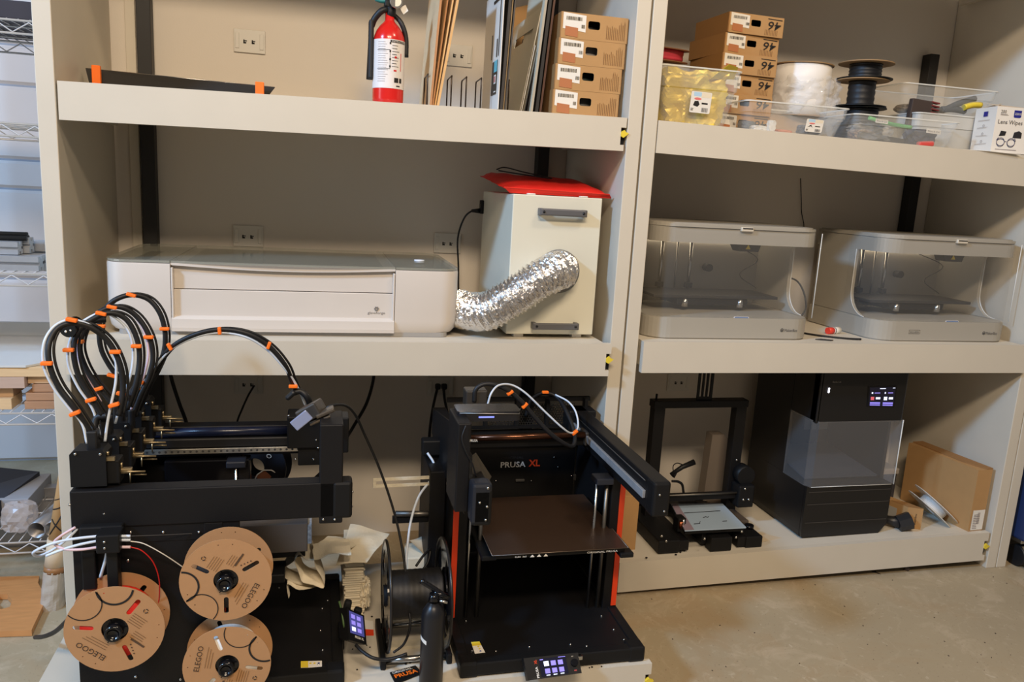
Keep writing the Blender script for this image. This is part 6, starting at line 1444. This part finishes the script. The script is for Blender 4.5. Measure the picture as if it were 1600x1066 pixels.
# grey panel and clip lamp behind the frame
c0, c1 = U(1100, 764, Y=.36), U(1130, 764, Y=.36)
t = thing('grey_slab', 'warm grey slab with a cut corner leaning behind the bare-frame printer', 'panel', ((c0.x+c1.x)/2, .36, zrb(2.1)))
zt_ = U(1108, 680, Y=.36).z
b = MB(); b.prism([(c0.x, zrb(2)), (c1.x-.005, zrb(2)), (c1.x+.012, zt_-.03), (c1.x-.02, zt_), (c0.x+.012, zt_)], (0, .36, 0), VX, VZ, (0, .05, 0)); b.build('slab', mat('slab_grey', (128, 116, 104), .6), t)
b = MB(); b.tube(sm([U(x, y, Y=.30) for x, y in ((1068, 770), (1066, 758), (1060, 753), (1050, 752))]), .005, 8)
b.tube(sm([U(x, y, Y=.30) for x, y in ((1052, 738), (1052, 728), (1058, 724), (1066, 726))]), .002, 6)
b.tube([U(1048, 742, Y=.30), U(1066, 730, Y=.30), U(1085, 722, Y=.30)], [.007, .009, .011], 10); b.tube([U(1056, 738, Y=.30), U(1052, 746, Y=.30)], .006, 8)
b.build('clip_light', BLACKR, label='small black clip light with a wire loop inside the bare printer frame', cat='lamp')
# carton edge behind the right open printer
zc = zrb(1.68)
MB().box(1.640, 1.705, .085, .30, zc, U(985, 775, Y=.085).z, .001).build('carton', CARD, label='tall narrow brown carton between the open printer and the bare-frame printer', cat='box')
b = MB(); b.box(1.745, 1.80, .20, .26, zc+.16, zc+.235, .003); b.build('clear_part', FROST_R, label='small clear plastic piece left of the bare-frame printer', cat='part') if False else None
# paper
zc = zrb(2.2)+.001
MB().plate([U(1165, 842, Z=zc), U(1178, 850, Z=zc), U(1222, 841, Z=zc), U(1186, 832, Z=zc)], (0, 0, .0006)).build('paper_sheet', mat('tan_paper', (206, 188, 160), .8), label='tan paper corner between the bare-frame and the black enclosed printer', cat='paper')
b = MB()
for (x, y) in ((1063, 863), (1069, 861), (1056, 867), (1138, 854), (1010, 872)): c = U(x, y, Z=zrb(2)+.0005); b.cyl(c, c+VZ*.002, .004, 6)
b.build('dust_crumbs', INK, kind='stuff', label='dark crumbs in front of the bare-frame printer', cat='debris')

# black enclosed printer
kx0, kx1, ky0, ky1, kz = 2.335, 2.692, .065, .46, zrb(2.66)
t = thing('enclosed_printer', 'tall black enclosed 3d printer with a lit touch screen and clear door', '3d printer', ((kx0+kx1)/2, .25, kz))
kt = .762; wz0, wz1 = .335, .568
KB = mat('black_shell', (24, 23, 23), .35)
b = MB(); b.prism([[(kx0+.004, 0), (kx1-.03, 0), (kx1, .035), (kx1, wz0-kz-.004), (kx0, wz0-kz-.004), (kx0, .02)]], (0, ky0, kz+.001), VX, VZ, (0, .012, 0)); lo = b.build('lower_front', KB, t)
for zz in (.055, .125, .172):
    MB().box(kx0+.01, kx1-.006, ky0-.0015, ky0, kz+zz, kz+zz+.0025).build('seam_ridge', mat('seam_dark_grey', (62, 58, 54), .4), lo)
b = MB(); b.prism([[(kx0+.002, 0), (kx1-.03, 0), (kx1, .035), (kx1, wz0-kz-.004), (kx0, wz0-kz-.004), (kx0, .02)]], (0, ky0+.014, kz+.001), VX, VZ, (0, ky1-ky0-.014, 0)); b.build('lower_body', KB, t)
MB().box(kx0, kx0+.012, ky0+.15, ky1, wz0-.005, kt, .003).build('left_side_wall', KB, t)
MB().box(kx0, kx0+.012, ky0+.0, ky0+.15, wz1, kt, .003).build('left_upper_side', KB, t)
MB().box(kx1-.012, kx1, ky0+.05, ky1, wz0-.005, kt, .003).build('right_side_wall', KB, t)
b = MB(); b.box(kx0, kx1, ky0, ky0+.04, wz1, kt, .006); up_ = b.build('upper_front', KB, t)
MB().box(kx0+.01, kx1-.01, ky0+.04, ky1, kt-.03, kt, .003).build('top_cover', KB, t)
MB().box(kx0+.012, kx1-.012, ky1-.012, ky1, wz0, wz1+.05).build('rear_wall', mat('inner_dark_grey', (58, 54, 54), .5), t)
MB().box(kx1-.13, kx1-.02, ky1-.016, ky1-.012, wz0+.085, wz1+.05).build('rear_window', mat('rear_light_panel', (160, 158, 160), .5), t, label='light grey rear window')
b = MB(); b.plate([(kx0+.02, ky0+.05, wz0+.008), (kx1-.03, ky0+.05, wz0+.008), (kx1-.05, ky1-.07, wz0+.040), (kx0+.04, ky1-.07, wz0+.040)], (0, 0, .006)); b.build('build_plate', mat('dusty_plate', (52, 55, 62), .4, var=.15, scale=30), t, label='dusty blue-grey build plate')
for x in (kx0+.25, kx0+.28): MB().cyl((x, ky1-.03, wz0), (x, ky1-.03, kt-.03), .004, 10).build('guide_rod', mat('dull_steel'), t)
DOOR = mat('door_acrylic', (215, 212, 210), .05, alpha=.13, spec=.9)
V = [(kx0-.002, ky0+.15), (kx0-.002, ky0+.02), (kx0+.012, ky0-.006), (kx1-.012, ky0-.008), (kx1+.002, ky0+.0), (kx1+.002, ky0+.15)]
b = MB(); n = len(V); b.add([(x, y, wz0-.004) for x, y in V]+[(x, y, wz1+.008) for x, y in V], [[i, i+1, n+i+1, n+i] for i in range(n-1)]); b.build('clear_door', DOOR, t, label='clear door wrapped over the front')
b = MB(); b.tube([(kx1+.001, ky0-.004, wz0-.004), (kx1+.001, ky0-.004, wz1+.008)], .0022, 6); b.tube([(kx0+.012, ky0-.006, wz0-.002), (kx1-.012, ky0-.008, wz0-.002)], .0012, 5); b.build('door_edge', ACRYL_E, t)
MB().plate([(kx0+.17, ky0+.2, wz0+.175), (kx0+.182, ky0+.2, wz0+.175), (kx0+.176, ky0+.2, wz0+.187)], (0, .001, 0)).build('warning_triangle', mat('glow_yellow', (190, 190, 40), .5), t)
A = U(1357, 604, Y=ky0-.002); B_ = U(1402, 603, Y=ky0-.002); C_ = U(1397, 637, Y=ky0-.002); D_ = U(1355, 636, Y=ky0-.002)
d, at, quad = screen_unit(up_, (A, B_, C_, D_), .004)
quad('lit_screen', .05, .95, .05, .95, SCREEN_D)
for (u0, u1, v0, v1, m) in ((.08, .45, .76, .84, SCR_P), (.55, .92, .76, .84, SCR_P), (.08, .45, .87, .92, SCR_P), (.55, .92, .87, .92, SCR_P), (.28, .44, .52, .62, SCR_W), (.75, .90, .52, .62, SCR_W), (.12, .17, .28, .36, SCR_W), (.58, .62, .28, .36, SCR_W), (.22, .42, .30, .34, SCR_P), (.70, .88, .30, .34, SCR_P), (.40, .6, .10, .13, SCR_W), (.85, .93, .08, .11, SCR_W)): quad('screen_field', u0, u1, v0, v1, m, .0014)
for (u, m) in ((.16, mat('icon_red', (200, 90, 100), .4, emit=.8)), (.63, SCR_W)): quad('screen_icon', u-.06, u+.06, .50, .66, m, .0014)
c = U(1301, 597, Y=ky0-.001); txt('Bambu Lab', (c.x, ky0-.0012, c.z-.003), VX, VZ, .034, .006, mat('pale_print', (150, 145, 140), .5), up_)
c = U(1295, 610, Y=ky0-.001); MB().obox((c.x, ky0-.002, c.z), (.005, .003, .018), None, .001).build('status_light', LED, up_, label='small white status light')

# small carton, thin white spool, large carton, hand tool, grey lid
c = U(1414, 825, Z=zrb(2.85)); c2 = U(1438, 828, Z=zrb(2.85)); zz = zrb(2.85)
t = thing('small_carton', 'small brown carton standing beside the thin white spool', 'box', (c.x+.03, c.y+.05, zz))
ex_ = (c2-c); ex_.z = 0; dv = Vector((-.045, .13, 0)); Hs = U(1415, 793, Y=c.y).z-zz
b = MB(); b.plate([c, c2, c2+dv, c+dv], VZ*Hs); b.build('carton_body', CARD, t)
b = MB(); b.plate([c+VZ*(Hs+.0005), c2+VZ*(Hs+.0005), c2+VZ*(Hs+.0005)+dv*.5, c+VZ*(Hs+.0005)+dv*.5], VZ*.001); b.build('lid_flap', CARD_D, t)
nn = ex_.normalized().cross(VZ)
txt('Bambu', c+ex_*.62+VZ*Hs*.22+nn*.0008, VZ, -ex_, Hs*.5, .007, INK, t)
MB().plate([c+dv*.55+VZ*Hs*.2, c+dv*.3+VZ*Hs*.2, c+dv*.3+VZ*Hs*.75, c+dv*.55+VZ*Hs*.75], (-.0006, 0, 0)).build('grey_label', mat('label_grey', (168, 164, 156), .6), t)
cc = U(1452, 797, Y=.15); ray = (cc-CAM).normalized()
ax = (_R*.74+_U*.66).normalized(); ax = (ax-ray*ax.dot(ray)+ray*.07).normalized()
t = flat_spool('thin translucent spool of white filament leaning on the large carton', tuple(cc), .10, .05, .036, mat('clear_flange', (226, 222, 212), .3, alpha=.7), mat('white_filament'), th=.0025, tilt=tuple(ax), hub=.024)
b = MB(); n_ = 0; x_ = ax.orthogonal().normalized(); y_ = ax.cross(x_)
for k in range(14): b.tube([cc+ax*(.005+.0019*k)+(x_*math.cos(a*PI/12)+y_*math.sin(a*PI/12))*(.051+.0006*(k % 3)) for a in range(24)], .0013, 5, True)
b.build('filament_turns', mat('white_filament'), t)
# large carton
zz = zrb(3.0)
A = Vector((3.020, .02, zz)); B_ = Vector((2.985, .34, zz)); tv = Vector((.068, .004, 0)); Hc = U(1533, 735, Y=.02).z-zz
t = thing('large_carton', 'large flat brown carton standing on edge against the right side wall', 'box', (3.05, .25, zz))
b = MB(); b.plate([A, B_, B_+tv, A+tv], VZ*Hc); b.build('carton_body', CARD, t)
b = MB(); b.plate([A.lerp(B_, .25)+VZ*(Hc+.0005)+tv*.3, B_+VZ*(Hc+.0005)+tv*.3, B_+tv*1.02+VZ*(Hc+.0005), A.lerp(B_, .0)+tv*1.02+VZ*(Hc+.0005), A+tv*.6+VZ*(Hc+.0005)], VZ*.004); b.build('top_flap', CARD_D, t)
nn = Vector((0, -1, 0)); fr = tv.normalized()
b = MB(); b.plate([A+tv*.12+VZ*.006-VY*.0012, A+tv*.95+VZ*.006-VY*.0012, A+tv*.95+VZ*.085-VY*.0012, A+tv*.12+VZ*.085-VY*.0012], (0, -.0006, 0)); lb = b.build('shipping_label', PAPER, t, label='white shipping label low on the front edge')
b = MB(); lines(b, A+tv*.2+VZ*.01-VY*.002, fr, VZ, .022, .06, 9); barcode(b, A+tv*.62+VZ*.03-VY*.002, VZ, -fr, .045, .012, 12); b.build('label_print', mat('grey_print'), lb)
# black hand tool
p0, p1, p2 = U(1376, 826, Y=.12), U(1393, 836, Y=.06), U(1408, 826, Y=.06); zz = zrb(2.75)
t = thing('black_hand_tool', 'black tool with an octagonal head lying beside the black enclosed printer', 'tool', (2.75, .08, zz))
a = Vector((2.70, .16, zz+.022)); c = Vector((2.765, .075, zz+.030))
MB().tube([a, a.lerp(c, .6), c], [.016, .017, .022], 10).build('handle', mat('tool_black', (34, 34, 36), .4), t)
d_ = Vector((.9, -.25, .35)).normalized(); MB().cyl(c-d_*.012, c+d_*.035, .030, 8, .034, smooth=False).build('head', mat('tool_black'), t)
# white-topped grey box at the back
zz = zrb(2.9)
t = thing('flat_grey_box', 'dark grey box with a pale lid at the back behind the large carton', 'box', (2.95, .46, zz))
MB().box(2.74, 2.97, .36, .57, zz, zz+.105, .003).build('box_body', mat('slate_box', (66, 66, 72), .5), t); MB().box(2.735, 2.975, .355, .572, zz+.105, zz+.13, .004).build('pale_lid', mat('pale_lid', (176, 168, 158), .5), t)
MB().box(2.74, 2.86, .33, .36, zz, zz+.05, .003).build('teal_box', mat('dark_teal', (46, 74, 84), .5), label='dark teal strip box low between the black printer and small carton', cat='box')

# ================================================================== BEYOND THE UNITS: right
bxz = .11
t = thing('wheeled_bin', 'dark blue bin on casters beyond the right unit', 'bin', (3.55, .25, 0))
MB().box(3.225, 3.9, -.04, .52, .115, .95, .01).build('bin_body', mat('navy_fabric', (28, 44, 84), .6), t)
for (x, y) in ((3.262, .01), (3.84, .01), (3.262, .46), (3.84, .46)):
    cs = MB().cyl((x-.013, y, .042), (x+.013, y, .042), .041, 20).build('caster_wheel', BLACKR, t)
    b = MB(); b.plate([(x-.02, y-.03, .09), (x+.024, y-.03, .09), (x+.03, y-.03, .045), (x+.018, y-.035, .03)], (0, .004, 0)); b.box(x-.028, x+.028, y-.03, y+.03, .100, .1148, .002)
    b.cyl((x+.014, y, .042), (x+.026, y, .042), .012, 10); b.plate([(x+.018, y-.03, .10), (x+.018, y+.02, .10), (x+.018, y+.012, .035), (x+.018, y-.012, .035)], (.004, 0, 0)); b.plate([(x-.01, y-.045, .02), (x+.04, y-.06, .028), (x+.05, y-.05, .03), (x, y-.03, .04)], (0, 0, .004))
    b.build('caster_bracket', STEEL, cs, label='bright metal caster bracket and brake')

# ================================================================== BEYOND THE UNITS: left wire rack
WR = mat('chrome_wire', (214, 212, 212), .3, .35)
ry0, ry1, rx0, rx1 = .25, .70, -1.15, -.085
t = thing('wire_rack', 'chrome wire rack left of the cream units, holding wood and metal stock', 'rack', ((rx0+rx1)/2, .47, 0))
ys = [(30, 55), (195, 207), (430, 438), (648, 657), (850, 861)]
zl = [U(20, 31, Y=ry0).z, U(20, 193, Y=ry0).z, U(30, 428, Y=ry0).z, U(30, 646, Y=ry0).z, U(30, 848, Y=ry0).z]
for x in (rx0, rx1+.0):
    for y in (ry0, ry1):
        if x > -.2 and y < .5: MB().cyl((-.072, y, 0), (-.072, y, 2.3), .0, 3)
        MB().cyl((x if x < -.5 else -.07, y+.02, 0), (x if x < -.5 else -.07, y+.02, 2.3), .0125, 14).build('rack_post', WR, t)
for k, z in enumerate(zl):
    b = MB()
    for y in (ry0, ry1):
        b.tube([(rx0, y, z), (rx1, y, z)], .0032, 6); b.tube([(rx0, y, z-.034), (rx1, y, z-.034)], .0032, 6)
        zz = []; n = 26
        for i in range(n+1): zz.append((rx0+(rx1-rx0)*i/n, y, z-.004 if i % 2 else z-.031))
        b.tube(zz, .0022, 5)
    b.build('truss_wire', WR, t)
    b = MB(); n = 38
    for i in range(n): x = rx0+.01+(rx1-rx0-.02)*i/(n-1); b.tube([(x, ry0, z+.003), (x, ry1, z+.003)], .0016, 4)
    for y in (ry0+.11, ry0+.225, ry0+.34): b.tube([(rx0, y, z-.001), (rx1, y, z-.001)], .0028, 5)
    b.build('deck_wires', WR, t, kind='stuff')
if True:
    z = zl[0]+.004
    MB().box(-.9, -.12, ry0+.02, ry1-.02, z, z+.05, .004).build('dark_case', mat('dark_case', (46, 40, 46), .5), label='dark flat case lying on the topmost rack shelf', cat='case')
# aluminium extrusions on the third shelf
EX = mat('extrusion_silver', (188, 190, 194), .35, .6, var=.1, scale=40)
z = zl[2]+.006
def extr(label, x0, x1, y, zb_, h, w_, m=EX):
    pr_ = [(0, 0), (w_*.4, 0), (w_*.4, h*.22), (w_*.6, h*.22), (w_*.6, 0), (w_, 0), (w_, h*.4), (w_*.78, h*.4), (w_*.78, h*.6), (w_, h*.6), (w_, h), (w_*.6, h), (w_*.6, h*.78), (w_*.4, h*.78), (w_*.4, h), (0, h), (0, h*.6), (w_*.22, h*.6), (w_*.22, h*.4), (0, h*.4)]
    MB().prism(pr_, (x0, y, zb_), VY, VZ, (x1-x0, 0, 0)).build('aluminium_extrusion', m, label=label, cat='metal profile', group='metal profiles on the rack')
ex = lambda px, py, y: U(px, py, Y=y).x
extr('wide silver slotted profile, lowest and nearest on the third rack shelf', -.95, ex(62, 415, .28), .27, z, .042, .05)
extr('second silver profile just behind the lowest one on the rack', -.95, ex(72, 415, .34), .33, z, .042, .04)
extr('short silver profile ending left, on top of the pile', -.95, ex(30, 395, .30), .29, z+.044, .036, .04)
extr('longer silver profile lying behind the short one on the pile', -.95, ex(48, 390, .35), .34, z+.044, .045, .04)
extr('narrow silver profile at the back of the pile', -.95, ex(74, 388, .42), .40, z+.0, .075, .05)
for k in range(3):
    b = MB().cyl((-.9, .33+.02*k, z+.088+.010*(k % 2)), (ex(46-k*2, 378, .35), .33+.02*k, z+.088+.010*(k % 2)), .007, 8); b.build('black_rod', BLACKR, label=('nearest thin black rod on top of the silver profiles', 'middle thin black rod, slightly raised on the silver profiles', 'rearmost thin black rod on the silver profiles')[k], cat='rod')
MB().box(ex(66, 420, .30), ex(72, 420, .30), .28, .33, z+.0005, z+.045, .003).build('profile_bracket', mat('dark_fitting', (70, 70, 74), .4, .6), label='dark fitting standing at the end of the lowest silver profile', cat='bracket') if False else None
# wood on the fourth shelf
WD = [mat('plank_a', (196, 160, 122), .7, var=.18, scale=14, stretch=(1, 8, 8)), mat('plank_b', (170, 128, 96), .7, var=.2, scale=14, stretch=(1, 8, 8)), mat('plank_c', (214, 180, 136), .7, var=.15, scale=14, stretch=(1, 8, 8))]
z = zl[3]+.006; zU = U(60, 587, Y=.28).z; hh = (zU-z)/4
lbl = ['lowest', 'second', 'third', 'topmost']
for k in range(4): MB().box(ex((40, 42, 52, 45)[k], 630, .28), (-.10, -.098, -.095, -.10)[k], .27+.004*k, .42, z+hh*k, z+hh*(k+1)-.0015, .0015).build('wood_block', WD[(1, 1, 1, 0)[k]], label='%s of the short brown blocks stacked at the right end of the rack' % lbl[k], cat='wood', group='short wood blocks')
MB().box(-.95, ex(18, 630, .27), .27, .36, z, z+hh*1.3, .001).build('wood_plank', WD[2], label='pale plank lying lowest at the left of the fourth rack shelf', cat='wood')
MB().box(-.95, ex(22, 605, .30), .29, .40, z+hh*1.3+.001, z+hh*2.6, .001).build('wood_plank', WD[0], label='plank resting on the lowest pale plank', cat='wood')
MB().box(-.95, ex(38, 600, .26), .262, .40, z+hh*2.6+.001, z+hh*4-.001, .001).build('wood_plank', mat('plank_d', (186, 158, 140), .7, var=.1, scale=14, stretch=(1, 8, 8)), label='greyish plank with its end grain showing, under the long board', cat='wood')
MB().box(-.98, -.09, .265, .62, zU, zU+.028, .001).build('wood_board', WD[2], label='long yellowish board under the white panel on the rack', cat='wood')
zz = zU+.029
MB().plate([(-.98, .27, zz), (ex(40, 572, .26), .26, zz), (-.125, .34, zz), (-.10, .66, zz+.012), (-.98, .66, zz+.012)], (0, 0, .006)).build('plastic_sheet', mat('white_panel', (206, 204, 200), .5), label='thin white panel with a cut corner on top of the boards', cat='panel')
MB().box(-.98, -.09, .66, .675, zU+.03, zU+.09).build('white_board', mat('white_panel'), label='white strip board standing at the back of the fourth rack shelf', cat='board')
# tubes on the fifth shelf
z = zl[4]+.005; TB = mat('grey_tube', (150, 146, 144), .35, .6)
for (px, lab) in ((57, 'open end of the grey metal tube left of its twin on the low rack shelf'), (83, 'grey metal tube half hidden behind the wrapped roll')):
    c = U(px, 832, Y=.26); r = .0265; c = Vector((c.x, .262, z+r))
    b = MB(); b.lathe([(r-.003, 0), (r, 0), (r, .45), (r-.003, .45), (r-.003, 0)], c, (.12 if px < 60 else .12, 1, .0), 28); b.build('metal_tube', TB, label=lab, cat='tube')
bg = blob((U(28, 820, Y=.3).x, .31, z+.055), (.055, .05, .055), .2, 1.8, 3, 3, .5, z+.002); bg.build('plastic_bag', mat('bag_clear_grey', (200, 190, 186), .2, alpha=.5, spec=1), label='crinkled clear bag of small parts left of the metal tubes', cat='bag')
MB().plate([(-.60, .40, z), (-.36, .40, z), (-.30, .66, z+.02), (-.55, .66, z+.06)], (0, 0, .05)).build('dark_case', mat('dark_blue_case', (36, 40, 52), .5), label='dark blue-grey case at the far left of the low rack shelf', cat='case')
MB().box(-.36, -.27, .45, .68, z, z+.055, .002).build('grey_box', mat('grey_box', (150, 152, 158), .5), label='pale grey box behind the clear bag on the low rack shelf', cat='box')
MB().box(-1.0, -.12, .60, .64, .012, .22, .002).build('metal_sheet', mat('galvanised', (140, 140, 142), .4, .5), label='grey metal sheet standing on the floor under the rack', cat='panel')
# notched plywood on the floor
b = MB(); zf_ = .002
P_ = [U(x, y, Z=.0) for x, y in ((-60, 912), (62, 909), (60, 920), (68, 935), (73, 945), (52, 990), (50, 995), (-60, 999))]
hexh = [U(x, y, Z=.0) for x, y in ((-12, 950), (2, 962), (16, 958), (20, 948), (12, 938), (-4, 938))]
b.prism([[(p.x, p.y) for p in P_], [(p.x, p.y) for p in hexh]], (0, 0, zf_), VX, VY, VZ*.018)
b.build('plywood_piece', mat('plywood_warm', (196, 138, 84), .55, var=.22, scale=7, stretch=(2, 12, 1)), label='warm orange plywood offcut with a hexagonal hole lying on the floor', cat='plywood')
# cardboard postal roll wrapped in tape
pb = U(75, 948, Z=0); pt_ = U(93, 716, Y=pb.y-.0); 
t = thing('wrapped_roll', 'upright cardboard roll with a plastic-wrapped foot beside the left post', 'roll', (pb.x, pb.y, 0))
top = Vector((pt_.x+.005, pb.y+.02, pt_.z)); bot = Vector((pb.x+.012, pb.y, .0))
d_ = top-bot
MB().cyl(bot+d_*.40, top, .026, 16, .006, smooth=True).build('cardboard_tube', CARD, t)
MB().cyl(bot+d_*.27, bot+d_*.46, .030, 18, .027).build('taped_middle', mat('tape_cream', (212, 190, 160), .5, var=.2, scale=20), t)
MB().cyl(bot+d_*.24, bot+d_*.28, .031, 18, .031).build('brown_band', mat('brown_tape', (150, 104, 62), .4), t)
b = MB(); V = []; n = 24
for i in range(16):
    p = bot+d_*(.255*i/15)
    for j in range(n):
        a = 2*PI*j/n; rr_ = .034-.003*i/15+noise.noise(Vector((math.cos(a)*2, math.sin(a)*2, i*.35)))*.003; V.append(p+Vector((math.cos(a)*rr_, math.sin(a)*rr_, 0)))
b.add(V, [[i*n+j, i*n+(j+1) % n, (i+1)*n+(j+1) % n, (i+1)*n+j] for i in range(15) for j in range(n)]+[list(range(n))], False); b.build('wrapped_foot', mat('wrap_grey', (176, 166, 152), .35, var=.2, scale=30), t, label='foot wrapped in cloudy plastic')
def mark(t0, t1, a0, a1, w_=.002):
    b = MB(); pts = []
    for k in range(7):
        u = k/6; p = bot+d_*(t0+(t1-t0)*u); f_ = max(0, (t0+(t1-t0)*u-.40)/.6); rr_ = .0265-.020*f_ if (t0+(t1-t0)*u) > .4 else .028; a = a0+(a1-a0)*u; pts.append(p+Vector((math.cos(a)*rr_, math.sin(a)*rr_, 0)))
    b.tube(pts, w_, 5); b.build('marker_stroke', INK, t)
mark(.50, .62, -2.4, -1.0); mark(.60, .52, -2.4, -.9); mark(.66, .68, -2.5, -.8); mark(.72, .74, -2.5, -.8, .0014)
# small things on the floor
def bit(name, px, py, s, m, label, cat='debris'):
    c = U(px, py, Z=0); MB().obox((c.x, c.y, s[2]/2+.0005), s, (0, 0, random.random()), min(s)*.2).build(name, m, label=label, cat=cat)
bit('rubber_plug', 1417, 891, (.022, .016, .016), mat('dark_mauve', (70, 58, 56), .6), 'small dark plug on the floor in front of the right lower shelf', 'plug')
b = MB(); c = U(1362, 894, Z=0); b.plate([c, c+Vector((.02, .004, 0)), c+Vector((.012, -.012, 0)), c+Vector((.022, -.022, 0))], (0, 0, .003)); b.build('dark_chip', INK, label='thin dark chip by the lower edge of the right shelf board', cat='debris')
b = MB(); rnd = random.Random(4)
for k in range(60):
    px, py = rnd.uniform(980, 1600), rnd.uniform(900, 1060)
    if py < 930-(px-970)*.09+8: continue
    c = U(px, py, Z=0); s = rnd.uniform(.0008, .0024); b.obox((c.x, c.y, s*.4), (s*2, s, s*.8), (0, 0, rnd.random()*3))
b.build('floor_grit', mat('grit', (84, 70, 56), .9), kind='stuff', label='fine dark grit scattered over the concrete floor', cat='debris')
